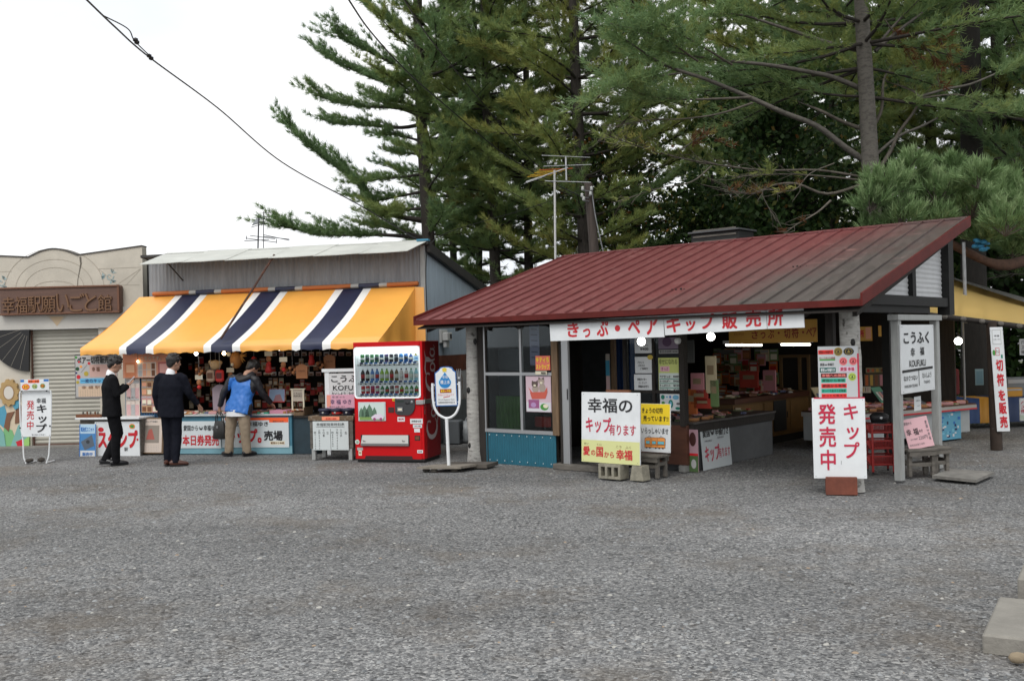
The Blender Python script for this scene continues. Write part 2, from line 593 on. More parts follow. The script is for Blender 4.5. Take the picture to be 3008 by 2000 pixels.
# ================================================================== surfaces shared by the buildings
def roof_red_material():
    m, n, l, b = node_mat("red_roof_paint")
    tc = n.new('ShaderNodeTexCoord'); o = tc.outputs['Object']
    sp = n.new('ShaderNodeSeparateXYZ'); l.new(o, sp.inputs[0])
    big = noise(n, l, o, 0.8, 6, .7)
    # bare, weathered end towards the right gable
    ma = n.new('ShaderNodeMath'); ma.operation = 'MULTIPLY_ADD'; l.new(big.outputs['Fac'], ma.inputs[0]); ma.inputs[1].default_value = 2.6; l.new(sp.outputs[0], ma.inputs[2])
    m2 = n.new('ShaderNodeMath'); m2.operation = 'MULTIPLY_ADD'; l.new(sp.outputs[1], m2.inputs[0]); m2.inputs[1].default_value = -0.45; l.new(ma.outputs[0], m2.inputs[2])
    mr = n.new('ShaderNodeMapRange'); l.new(m2.outputs[0], mr.inputs[0]); mr.inputs[1].default_value = 2.2; mr.inputs[2].default_value = 4.3
    st = n.new('ShaderNodeMapping'); st.inputs['Scale'].default_value = (5, .8, 1); l.new(o, st.inputs[0])
    fine = noise(n, l, st.outputs[0], 3, 8, .75)
    red = ramp(n, [(.30, (0.125, 0.032, 0.032)), (.55, (0.165, 0.043, 0.042)), (.75, (0.215, 0.075, 0.07))]); l.new(fine.outputs['Fac'], red.inputs[0])
    gry = ramp(n, [(.30, (0.052, 0.044, 0.040)), (.7, (0.105, 0.085, 0.075))]); l.new(fine.outputs['Fac'], gry.inputs[0])
    c = mixc(n, l, mr.outputs[0], red.outputs[0], gry.outputs[0])
    st2 = n.new('ShaderNodeMapping'); st2.inputs['Scale'].default_value = (1.2, 3.5, 1); l.new(o, st2.inputs[0])
    ch = noise(n, l, st2.outputs[0], 1.3, 5, .6)
    cr_ = ramp(n, [(.60, (0, 0, 0)), (.78, (.45, .45, .45))]); l.new(ch.outputs['Fac'], cr_.inputs[0])
    c = mixc(n, l, cr_.outputs[0], c, (0.36, 0.19, 0.17))
    l.new(c, b.inputs['Base Color'])
    rr = ramp(n, [(.3, (.34, .34, .34)), (.7, (.6, .6, .6))]); l.new(fine.outputs['Fac'], rr.inputs[0]); l.new(rr.outputs[0], b.inputs['Roughness'])
    bp = n.new('ShaderNodeBump'); bp.inputs['Strength'].default_value = .25; bp.inputs['Distance'].default_value = .01
    l.new(big.outputs['Fac'], bp.inputs['Height']); l.new(bp.outputs[0], b.inputs['Normal'])
    return m
ROOFRED = roof_red_material()
FASCIA = mat("red_fascia", (0.118, 0.013, 0.010), .6, spec=.25, noise=.35, nscale=4)
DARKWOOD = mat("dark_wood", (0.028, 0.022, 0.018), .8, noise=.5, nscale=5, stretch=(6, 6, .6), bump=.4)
BLACKWOOD = mat("black_wood", (0.010, 0.010, 0.010), .7, noise=.4, nscale=8)
GREYWOOD = mat("grey_weathered_wood", (0.165, 0.15, 0.13), .85, noise=.5, nscale=5, stretch=(1.2, 5, 5), bump=.5)
TANWOOD = mat("tan_wood", (0.20, 0.125, 0.068), .7, noise=.45, nscale=4, stretch=(6, 6, .7))
BROWNPLY = mat("brown_plywood", (0.105, 0.036, 0.018), .55, noise=.4, nscale=3, stretch=(.8, 1, 6))
ALU = mat("aluminium", (0.42, 0.43, 0.44), .38, metal=.75)
STEEL = mat("galvanised_steel", (0.36, 0.37, 0.38), .45, metal=.6, noise=.3)
WHITEP = mat("white_paint", (0.72, 0.74, 0.75), .45)
SIGNW = mat("sign_white", (0.74, 0.765, 0.78), .38, noise=.13, nscale=2.6)
POSTW = mat("grey_white_post", (0.36, 0.37, 0.36), .6, noise=.22, nscale=7, stretch=(3, 3, .6))
RED = mat("sign_red", (0.52, 0.012, 0.022), .45)
CRIM = mat("sign_crimson", (0.48, 0.012, 0.05), .45)
BLACK = mat("black_ink", (0.010, 0.010, 0.012), .5)
GREYINK = mat("grey_ink", (0.12, 0.12, 0.13), .5)
BIRCH = None
def birch_material():
    m, n, l, b = node_mat("birch_bark")
    tc = n.new('ShaderNodeTexCoord'); o = tc.outputs['Object']
    mp_ = n.new('ShaderNodeMapping'); mp_.inputs['Scale'].default_value = (2.2, 2.2, 9); l.new(o, mp_.inputs[0])
    a = noise(n, l, mp_.outputs[0], 3.2, 6, .75)
    r = ramp(n, [(.30, (0.06, 0.052, 0.046)), (.40, (0.30, 0.29, 0.27)), (.7, (0.50, 0.49, 0.46))]); l.new(a.outputs['Fac'], r.inputs[0])
    k = noise(n, l, o, 5, 3)
    kr = ramp(n, [(.62, (0, 0, 0)), (.68, (.9, .9, .9))]); l.new(k.outputs['Fac'], kr.inputs[0])
    c = mixc(n, l, kr.outputs[0], r.outputs[0], (0.05, 0.042, 0.036))
    l.new(c, b.inputs['Base Color']); b.inputs['Roughness'].default_value = .8
    bp = n.new('ShaderNodeBump'); bp.inputs['Strength'].default_value = .5; bp.inputs['Distance'].default_value = .01
    l.new(a.outputs['Fac'], bp.inputs['Height']); l.new(bp.outputs[0], b.inputs['Normal'])
    return m
BIRCH = birch_material()
def glass_material():
    m, n, l, b = node_mat("window_glass")
    tr = n.new('ShaderNodeBsdfTransparent'); tr.inputs[0].default_value = (.90, .93, .93, 1)
    gl = n.new('ShaderNodeBsdfGlossy'); gl.inputs['Roughness'].default_value = .02; gl.inputs[0].default_value = (.32, .34, .36, 1)
    fz = n.new('ShaderNodeFresnel'); fz.inputs[0].default_value = 1.45
    ms = n.new('ShaderNodeMixShader'); l.new(fz.outputs[0], ms.inputs[0]); l.new(tr.outputs[0], ms.inputs[1]); l.new(gl.outputs[0], ms.inputs[2])
    out = [q for q in n if q.type == 'OUTPUT_MATERIAL'][0]; l.new(ms.outputs[0], out.inputs[0])
    return m
GLASS = glass_material()
BULB = mat("lit_bulb", (1.0, 0.97, 0.88), .3, emit=13.0)
BULBW = mat("lit_warm_bulb", (1.0, 0.72, 0.35), .3, emit=14.0)
TUBE = mat("lit_tube", (1.0, 0.93, 0.76), .3, emit=7.0)
PLASTIC_W = mat("white_plastic", (0.6, 0.6, 0.58), .4)

def corr_wall(mb, fr_xz, y, pitch, amp, mt, axis='x'):
    """corrugated sheet standing in the x-z plane; fr_xz = (x0, x1, zb0, zb1, zt0, zt1)"""
    x0, x1, b0, b1, t0, t1 = fr_xz
    n = max(2, int(round((x1 - x0) / pitch * 4)))
    vs = []
    for i in range(n + 1):
        t = i / n
        yy = y + amp * math.sin(i * math.pi / 2)
        vs += [(x0 + (x1 - x0) * t, yy, b0 + (b1 - b0) * t), (x0 + (x1 - x0) * t, yy, t0 + (t1 - t0) * t)]
    mb.add(vs, [(2 * i, 2 * i + 2, 2 * i + 3, 2 * i + 1) for i in range(n)], mt, True)

# ================================================================== red-roofed shop
RY0, RZ0 = -0.5, 2.115
XL = SH.hit(1222, 945, RY0)[0]
XR = SH.hit(2530, 880, RY0)[0]
RYT, RSL = 3.14, 0.313
def rz(y): return RZ0 + (y - RY0) * RSL
def red_shop():
    t = thing("ticket_shop", SH, ((XL + XR) / 2, 1.5, 0), "open-fronted ticket shop with a long sloping red metal roof on birch posts", "shop")
    # roof
    r = MB()
    r.slab([(XL, RY0, rz(RY0)), (XR, RY0, rz(RY0)), (XR, RYT, rz(RYT)), (XL, RYT, rz(RYT))], (0, 0, -0.03), ROOFRED)
    n = 24
    for i in range(n + 1):
        x = XL + (XR - XL) * i / n
        w = 0.009
        if i == 0: x += .012
        if i == n: x -= .012
        r.slab([(x - w, RY0 - .006, rz(RY0) + .026), (x + w, RY0 - .006, rz(RY0) + .026), (x + w, RYT + .004, rz(RYT) + .028), (x - w, RYT + .004, rz(RYT) + .028)], (0, 0, -0.03), ROOFRED)
    r.slab([(XL - .004, RYT - .05, rz(RYT - .05) + .036), (XR + .004, RYT - .05, rz(RYT - .05) + .036), (XR + .004, RYT + .08, rz(RYT) + .03), (XL - .004, RYT + .08, rz(RYT) + .03)], (0, 0, -.03), ROOFRED)
    # lumps of needles caught on the roof
    for (px, py) in ((2000, 878), (2350, 822)):
        for k in range(7):
            yy = 0.35 if px < 2100 else 1.1
            x = SH.hit(px, py, yy)[0]
            r.ball((x + random.uniform(-.10, .10), yy + random.uniform(-.10, .10), rz(yy) + .008), random.uniform(.008, .017), DARKWOOD, 6)
    r.build("roof", parent=t)
    f = MB()
    f.box(XL, XR, RY0 - .03, RY0 - .008, rz(RY0) - .070, rz(RY0) + .004, FASCIA)
    for x, s in ((XR + .002, 1), (XL - .026, -1)):
        f.slab([(x, RY0 - .03, rz(RY0) - .070), (x + .024, RY0 - .03, rz(RY0) - .070), (x + .024, RYT + .08, rz(RYT) - .10), (x, RYT + .08, rz(RYT) - .10)], (0, 0, .135), FASCIA)
    f.build("fascia", parent=t)
    # soffit boards and rafters
    c = MB()
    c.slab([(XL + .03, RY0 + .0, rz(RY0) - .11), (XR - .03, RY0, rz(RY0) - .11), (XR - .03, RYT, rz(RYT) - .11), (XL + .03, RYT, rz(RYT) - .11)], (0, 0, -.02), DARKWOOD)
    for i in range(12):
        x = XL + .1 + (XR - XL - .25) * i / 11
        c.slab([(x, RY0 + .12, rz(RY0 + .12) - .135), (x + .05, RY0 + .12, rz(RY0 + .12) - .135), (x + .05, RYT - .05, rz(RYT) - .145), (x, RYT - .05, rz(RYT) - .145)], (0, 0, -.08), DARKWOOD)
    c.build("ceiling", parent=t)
    # lean-to behind
    b = MB()
    b.slab([(-.2, RYT - .1, 2.62), (4.9, RYT - .1, 2.62), (4.9, 6.2, 2.3), (-.2, 6.2, 2.3)], (0, 0, -.05), BLACKWOOD)
    b.build("rear_roof", parent=t)
    w = MB()
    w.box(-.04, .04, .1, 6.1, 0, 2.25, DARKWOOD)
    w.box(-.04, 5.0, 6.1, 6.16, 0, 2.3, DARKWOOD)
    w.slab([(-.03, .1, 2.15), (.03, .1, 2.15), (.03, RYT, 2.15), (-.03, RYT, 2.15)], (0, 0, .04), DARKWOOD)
    w.prism([(0, 0), (1, 0), (1, 1), (0, 1)], 0, .001, DARKWOOD) if False else None
    for yy in np.linspace(.1, RYT - .2, 8):
        w.box(-.035, .035, yy, yy + .38, 2.252, rz(yy) - .15, DARKWOOD)
    w.build("wall", parent=t)
    # posts
    def birch(x, y, r0, r1, zt, seed, lean=0.0):
        rr = random.Random(seed)
        pts, rad = [], []
        for k in range(15):
            z = zt * k / 14
            pts.append((x + lean * z + .012 * math.sin(z * 2.1 + seed), y + .008 * math.cos(z * 3 + seed), z))
            rad.append(r0 + (r1 - r0) * k / 14 + rr.uniform(-.006, .006) + (.02 if k == 0 else 0))
        q = MB(); q.tube(pts, rad, BIRCH, 14)
        for k in range(4):
            z = rr.uniform(.2, zt - .3); a = rr.uniform(3.4, 6.0)
            q.ball((x + math.cos(a) * r0 * .93 + lean * z, y + math.sin(a) * r0 * .93, z), .035, BLACKWOOD, 8, 1, .6, 1.4)
        return q.build("birch_post", parent=t)
    birch(0.02, 0.0, .106, .094, 2.09, 2)
    birch(5.78, 0.0, .118, .110, 2.09, 5)
    d = MB()
    d.box(SH.hit(1404, 1150, -.02)[0], SH.hit(1430, 1150, -.02)[0], -.02, .1, 0, 2.06, DARKWOOD, .015)
    d.build("dark_post", parent=t)
    d = MB()
    d.box(5.47, 5.56, .06, .16, .0, 2.08, DARKWOOD, .01)
    d.build("dark_post", parent=t)
    # window bay
    xa, xb = SH.hit(1432, 1300, 0)[0], SH.hit(1634, 1300, 0)[0]
    zs = SH.hit(1530, 1266, 0)[1]
    p = MB()
    corr_wall(p, (xa - .03, xb + .02, 0, 0, zs - .03, zs - .03), -.02, .045, .009, mat("teal_corrugated_sheet", (0.012, 0.125, 0.185), .45, noise=.2, nscale=3))
    p.box(xa - .02, xb + .01, .0, .04, 0, zs - .04, DARKWOOD)
    for i in range(9):
        xx = xa + (xb - xa) * (i + .5) / 9
        p.ball((xx, -.032, zs - .07), .008, WHITEP, 6); p.ball((xx, -.032, .05), .008, WHITEP, 6)
    p.build("lower_panel", parent=t)
    zt = 2.06
    zm = SH.hit(1530, 1098, 0)[1]
    xm = SH.hit(1532, 1100, 0)[0]
    wf = MB()
    wf.box(xa - .01, xb + .0, -.035, .05, zs - .03, zs + .02, ALU)
    wf.box(xa - .01, xa + .015, -.03, .04, zs + .02, zt, ALU)
    wf.box(xb - .02, xb + .0, -.03, .04, zs + .02, zt, ALU)
    wf.box(xa + .015, xb - .02, -.028, .03, zm - .022, zm + .022, ALU)
    wf.box(xm - .022, xm + .022, -.02, .025, zs + .02, zm - .022, ALU)
    wf.box(xm - .018, xm + .018, -.02, .025, zm + .022, zt, ALU)
    wf.box(xa + .015, xb - .02, -.02, .025, zt - .04, zt - .001, ALU)
    wo_ = wf.build("window", parent=t)
    g = MB()
    g.box(xa + .015, xm - .022, .0, .004, zs + .02, zm - .022, GLASS)
    g.box(xm + .022, xb - .02, .0, .004, zs + .02, zm - .022, GLASS)
    g.box(xa + .015, xm - .018, .0, .004, zm + .022, zt - .04, GLASS)
    g.box(xm + .018, xb - .02, .0, .004, zm + .022, zt - .04, GLASS)
    gp = g.build("pane", parent=wo_)
    j = MB()
    x0, x1 = SH.hit(1619, 1150, -.06)[0], SH.hit(1637, 1150, -.06)[0]
    j.box(x0 + .02, x1 + .02, -.07, -.03, zs - .03, 2.06, TANWOOD)
    x2 = SH.hit(1654, 1200, -.02)[0]
    j.box(x1 + .03, x2, -.05, .03, .06, 2.06, DARKWOOD)
    j.build("door_jamb", parent=t)
    x3 = SH.hit(1674, 1200, -.02)[0]
    dr = MB()
    dr.box(x2, x3, -.04, .0, .06, 2.05, ALU)
    dr.box(x2 - .02, x3 + .9, .012, .06, .05, .075, ALU)
    dr.box(x3 - .028, x3 - .012, -.046, -.04, .95, 1.1, BLACK)
    dr.build("door", parent=t)
    th = MB()
    xe = SH.hit(1770, 1375, -.05)[0]
    th.box(xb + .03, xe, -.13, .06, 0, .075, GREYWOOD, .006)
    th.build("threshold", parent=t)
    # glazed notice front, set back
    x4, x5 = SH.hit(1845, 1100, .55)[0], SH.hit(2017, 1100, .55)[0]
    n_ = MB()
    zq = SH.hit(1930, 1150, .55)[1]
    zc = SH.hit(1930, 1237, .55)[1]
    n_.box(x4 - .05, x4, .5, .58, 0, 2.3, DARKWOOD)
    n_.box(x5 - .075, x5, .48, .58, zc - .05, 2.35, DARKWOOD)
    xm2 = SH.hit(1921, 1100, .55)[0]
    n_.box(xm2 - .02, xm2 + .02, .53, .57, zc, 2.3, DARKWOOD)
    n_.box(x4, x5 - .075, .52, .57, zq - .02, zq + .02, DARKWOOD)
    n_.box(x4, x5 - .075, .50, .58, zc - .04, zc, DARKWOOD)
    n_.build("display_frame", parent=t)
    k = MB()
    k.box(x4, x5 + .01, .50, .56, .09, zc - .04, BROWNPLY)
    k.box(x5 - .1, x5, .46, .56, 0, .085, mat("concrete_grey", (.22, .22, .21), .9, noise=.3, nscale=8))
    k.build("lower_board", parent=t)
    gl = MB(); gl.box(x4, xm2 - .02, .553, .557, zc, 2.28, GLASS); gl.box(xm2 + .02, x5 - .075, .553, .557, zc, 2.28, GLASS)
    gl.build("display_glass", parent=t)
    # inner partition seen through the door
    q = MB()
    x6 = SH.hit(1800, 1100, .9)[0]
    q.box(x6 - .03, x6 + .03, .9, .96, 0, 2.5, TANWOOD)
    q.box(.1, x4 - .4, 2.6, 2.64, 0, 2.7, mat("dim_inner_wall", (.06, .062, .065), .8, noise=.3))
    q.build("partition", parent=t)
    # gable
    s = MB()
    m_w = mat("white_corrugated", (0.62, 0.63, 0.64), .5, noise=.1)
    for (ya, yb) in ((.95, 1.93), (2.05, 3.2)):
        nz = 64
        vs = []
        z0 = 2.21
        for i in range(nz + 1):
            z = z0 + 1.0 * i / nz
            xx = 5.76 + .006 * math.sin(i * math.pi / 2)
            ymin = max(ya, (z - RZ0 + .15) / RSL + RY0)
            if ymin > yb: break
            vs += [(xx, ymin, z), (xx, yb, z)]
        s.add(vs, [(2 * i, 2 * i + 1, 2 * i + 3, 2 * i + 2) for i in range(len(vs) // 2 - 1)], m_w, True)
    s.build("gable_panel", parent=t)
    bk = MB()
    bk.box(5.72, 5.82, 1.93, 2.05, 2.21, rz(1.93) - .13, BLACKWOOD)
    bk.box(5.70, 5.86, 3.2, 3.40, 1.98, rz(3.1) - .13, BLACKWOOD)
    bk.box(5.68, 5.84, .2, 3.2, 2.09, 2.21, BLACKWOOD)
    bk.box(5.66, 5.80, .25, 2.6, 2.0, 2.09, BLACKWOOD)
    bk.box(5.70, 5.80, .62, .74, 2.21, rz(.62) - .13, BLACKWOOD)
    bk.box(5.0, 5.11, 3.0, 3.14, 0, 2.66, BLACKWOOD)
    bk.box(.3, 5.7, 3.1, 3.2, 2.66, 2.8, BLACKWOOD)
    bk.box(.2, 5.66, .02, .1, 2.0, 2.09, BLACKWOOD)
    bk.build("gable_frame", parent=t)
    return t
red_shop()

# ================================================================== grey corrugated shop
GX0 = GR.hit(437, 800, 0)[0]
def grey_shop():
    t = thing("corrugated_shop", GR, (GX0 / 2, 2, 0), "grey corrugated metal shop building behind the striped awning", "shop")
    fm = mat("grey_corrugated_front", (0.30, 0.31, 0.325), .55, noise=.30, nscale=2.5, stretch=(4, 1, .5))
    sm = mat("pale_blue_corrugated_side", (0.40, 0.48, 0.54), .5, noise=.18, nscale=3, stretch=(1, 4, .4))
    w = MB()
    zt = 3.45
    corr_wall(w, (GX0, -.06, 2.05, 2.05, zt, zt), 0, .075, .014, fm)
    w.box(GX0 + .02, -.05, .02, .06, 2.02, zt - .02, DARKWOOD)
    w.build("front_wall", parent=t)
    s = MB()
    L_, zb = 5.2, 2.68
    n = int(L_ / .075 * 4)
    vs = []
    for i in range(n + 1):
        y = .02 + L_ * i / n
        vs += [(.0 + .014 * math.sin(i * math.pi / 2), y, 0), (.0 + .014 * math.sin(i * math.pi / 2), y, zt - (zt - zb) * i / n)]
    s.add(vs, [(2 * i, 2 * i + 2, 2 * i + 3, 2 * i + 1) for i in range(n)], sm, True)
    s.add([(GX0, .02, 0), (GX0, L_, 0), (GX0, L_, zb), (GX0, .02, zt)], [(0, 1, 2, 3)], BLACKWOOD)
    s.quad((GX0, L_, 0), (0, L_, 0), (0, L_, zb), (GX0, L_, zb), BLACKWOOD)
    s.build("side_wall", parent=t)
    c = MB()
    c.box(-.055, .03, -.03, .035, 0, zt + .0, POSTW)
    c.build("corner_post", parent=t)
    lo = MB()
    zz = GR.hit(1330, 1068, 1.5)[1]
    lo.box(.016, .03, .25, 3.4, 1.26, 1.56, mat("rust_red_board", (0.19, 0.05, 0.02), .8, noise=.5, nscale=5))
    lo.box(.016, .029, .3, 3.3, .71, 1.25, mat("peeling_white_board", (0.42, 0.42, 0.42), .8, noise=.8, nscale=3.5, stretch=(1, 2, .6), col2=(.20, .075, .03)))
    lo.box(.016, .028, .2, 3.2, .05, .70, mat("grey_steel_sheet", (.18, .20, .21), .6, noise=.3))
    lo.build("side_cladding", parent=t)
    r = MB()
    dk = mat("dark_roof_sheet", (0.05, 0.048, 0.045), .7, noise=.3)
    r.slab([(GX0 - .1, -.1, zt + .06), (.12, -.1, zt + .06), (.12, L_ + .1, zb + .04), (GX0 - .1, L_ + .1, zb + .04)], (0, 0, -.045), dk)
    r.slab([(.06, .0, zt + .01), (.12, .0, zt + .01), (.12, L_ + .1, zb - .01), (.06, L_ + .1, zb - .01)], (0, 0, -.12), dk)
    r.build("roof", parent=t)
    # pale sheet visor along the top of the front: six overlapping, slightly sagging sheets
    v = MB()
    pale = mat("pale_roof_sheet", (0.52, 0.53, 0.49), .55, noise=.18, nscale=2, stretch=(1, 3, 1))
    xa, xb = GR.hit(410, 775, -.55)[0], GR.hit(1195, 737, -.5)[0]
    za, zb_ = GR.hit(410, 776, -.55)[1], GR.hit(1195, 738, -.55)[1]
    for i in range(6):
        a, b = xa + (xb - xa) * i / 6, xa + (xb - xa) * (i + 1) / 6 + .03
        z0 = za + (zb_ - za) * i / 6 + .004 * (i % 2); z1 = za + (zb_ - za) * (i + 1) / 6 + .012
        y0 = -.02
        xs2 = .22
        v.slab([(a, -.55, z0), (a + (b - a) / 2, -.55, (z0 + z1) / 2 - .006), (b, -.55, z1), (b + xs2, y0, zt + .09 + .006 * (i % 2)), (a + xs2, y0, zt + .09 + .006 * (i % 2))], (0, 0, -.012), pale)
    v.build("visor", parent=t)
    br = MB()
    for px in (520,):
        x = GR.hit(px, 790, -.2)[0]
        br = MB(); br.tube([(x, -.5, za + .0), (x, -.01, za - .28)], .012, DARKWOOD, 6); br.build("visor_bracket", parent=t)
    # inside of the shop
    i_ = MB()
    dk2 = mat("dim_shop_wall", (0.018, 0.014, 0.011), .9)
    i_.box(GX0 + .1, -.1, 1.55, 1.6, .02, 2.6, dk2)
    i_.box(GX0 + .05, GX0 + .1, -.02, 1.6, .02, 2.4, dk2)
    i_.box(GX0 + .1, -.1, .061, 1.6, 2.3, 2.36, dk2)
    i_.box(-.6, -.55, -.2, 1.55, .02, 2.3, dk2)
    i_.build("inner_wall", parent=t)
    # blue trim board behind cap of the visor
    e = MB(); e.box(-.08, .13, -.12, -.02, zt + .065, zt + .10, mat("blue_trim", (.05, .2, .3), .6)); e.build("roof_trim", parent=t)
    return t
grey_shop()

def awning():
    OR = mat("orange_canvas", (0.90, 0.43, 0.085), .30, noise=.10, nscale=1.5, spec=.8, bump=.25, bscale=4)
    NV = mat("navy_canvas", (0.028, 0.034, 0.075), .34, noise=.25, nscale=2)
    WH = mat("white_canvas", (0.80, 0.80, 0.78), .45)
    t = thing("striped_awning", GR, (GX0 / 2, -.6, 1.8), "long orange awning with navy and white stripes sloping over the souvenir counter", "awning")
    yf = -1.29
    zx = lambda z: 200 + z / 1.8146
    edges = [65, 272, 310, 415, 455, 722, 762, 875, 917, 1193, 1238, 1355, 1400, 1655]
    xe = [GR.hit(zx(q), 1005, yf)[0] for q in edges]
    cols = [OR, WH, NV, WH, OR, WH, NV, WH, OR, WH, NV, WH, OR]
    zf = GR.hit(800, 1012, yf)[1] + .02
    zt = 2.755
    xbL, xbR = GR.hit(412, 872, 0)[0], GR.hit(1222, 846, 0)[0]
    c = MB()
    def topx(x):
        return xbL + (x - xe[0]) / (xe[-1] - xe[0]) * (xbR - xbL)
    NS = 10
    for i, mt in enumerate(cols):
        a, b = xe[i], xe[i + 1]
        n = max(2, int((b - a) / .06))
        vs = []
        for k in range(n + 1):
            x = a + (b - a) * k / n
            xt = topx(x)
            for j in range(NS + 1):
                s = j / NS
                sag = .055 * math.sin(math.pi * s) + .010 * math.sin(x * 4.1 + 1.3 * math.sin(x)) * math.sin(math.pi * s) + .006 * math.sin(x * 11 + s * 5) * s * (1 - s) * 2
                vs.append((x + (xt - x) * s, yf + (-.03 - yf) * s, zf + (zt - zf) * s - sag))
            u = x - xe[0]
            sc = .026 * abs(math.sin(u * math.pi / .235))
            vs.append((x, yf - .012, zf - .05))
            vs.append((x, yf - .004 + .008 * math.sin(u * 9), zf - .135 + sc))
        m_ = NS + 3
        fs = []
        for k in range(n):
            for j in range(NS):
                fs.append((k * m_ + j, (k + 1) * m_ + j, (k + 1) * m_ + j + 1, k * m_ + j + 1))
            fs.append((k * m_ + NS + 1, (k + 1) * m_ + NS + 1, (k + 1) * m_, k * m_))
            fs.append((k * m_ + NS + 2, (k + 1) * m_ + NS + 2, (k + 1) * m_ + NS + 1, k * m_ + NS + 1))
        c.add(vs, fs, mt, True)
    # triangular ends
    for xf, xt in ((xe[-1], xbR), (xe[0], xbL)):
        vs = []
        nn = 12
        for k in range(nn + 1):
            s = k / nn
            y = yf + (-.03 - yf) * s
            sag = .055 * math.sin(math.pi * s)
            x = xf + (xt - xf) * s + .0
            vs.append((x, y, zf + (zt - zf) * s - sag))
            vs.append((xf + (xt - xf) * s + .025 * math.sin(s * 14) * (1 - s), y, zf + .14 * math.sin(s * 2.2) * (zt - zf) * .35))
            vs.append((xf + (xt - xf) * s + .02 + .03 * math.sin(s * 17), y, zf - .06 - .02 * math.sin(s * 9)))
        fs = []
        for k in range(nn):
            for j in range(2):
                fs.append((3 * k + j, 3 * k + 3 + j, 3 * k + 4 + j, 3 * k + 1 + j))
        c.add(vs, fs, OR, True)
    xw = GR.hit(1248, 930, -.02)[0]
    c.add([(xbR - .01, -.045, zt - .005), (xw, -.04, zt - .02), (xw + .01, -.05, (zt + zf) / 2), (xw + .02, -.06, zf - .07), (xbR - .02, -.07, zf - .06)], [(0, 4, 3, 2, 1)], OR)
    c.build("canvas", parent=t)
    # roll of the same cloth along the wall
    q = MB()
    for i, mt in enumerate(cols):
        a, b = topx(xe[i]) + .30, topx(xe[i + 1]) + .30
        b = min(b, -.09)
        if a >= b: continue
        mt2 = {OR: mat("orange_canvas_worn", (.45, .13, .03), .6), WH: mat("grey_canvas_worn", (.40, .40, .38), .6), NV: NV}[mt]
        q.tube([(a, -.05, zt + .045), (b, -.05, zt + .05)], .038, mt2, 8)
    q.build("roller", parent=t)
    f = MB()
    f.tube([(xe[0] + .05, yf + .03, zf - .03), (xe[-1] - .05, yf + .03, zf - .03)], .016, STEEL, 8)
    for x in (xe[0] + .05, (xe[0] + xe[-1]) / 2, xe[-1] - .05):
        f.tube([(x, yf + .03, zf - .03), (topx(x), -.03, zf - .05)], .014, STEEL, 6)
    f.build("frame", parent=t)
    # rusty stay
    p = MB()
    a = GR.hit(648, 1000, yf - .02); b = GR.hit(806, 752, -.45)
    p.tube([(a[0], yf - .01, a[1] + .03), ((a[0] + b[0]) / 2, (yf - .45) / 2, (a[1] + b[1]) / 2 + .02), (b[0], -.45, b[1] + .02)], .020, mat("rusty_bar", (.06, .027, .018), .8, noise=.6, nscale=9, col2=(.15, .06, .03)), 6)
    p.build("stay_bar", parent=t)
    return xe, zf
AWX, AWZ = awning()

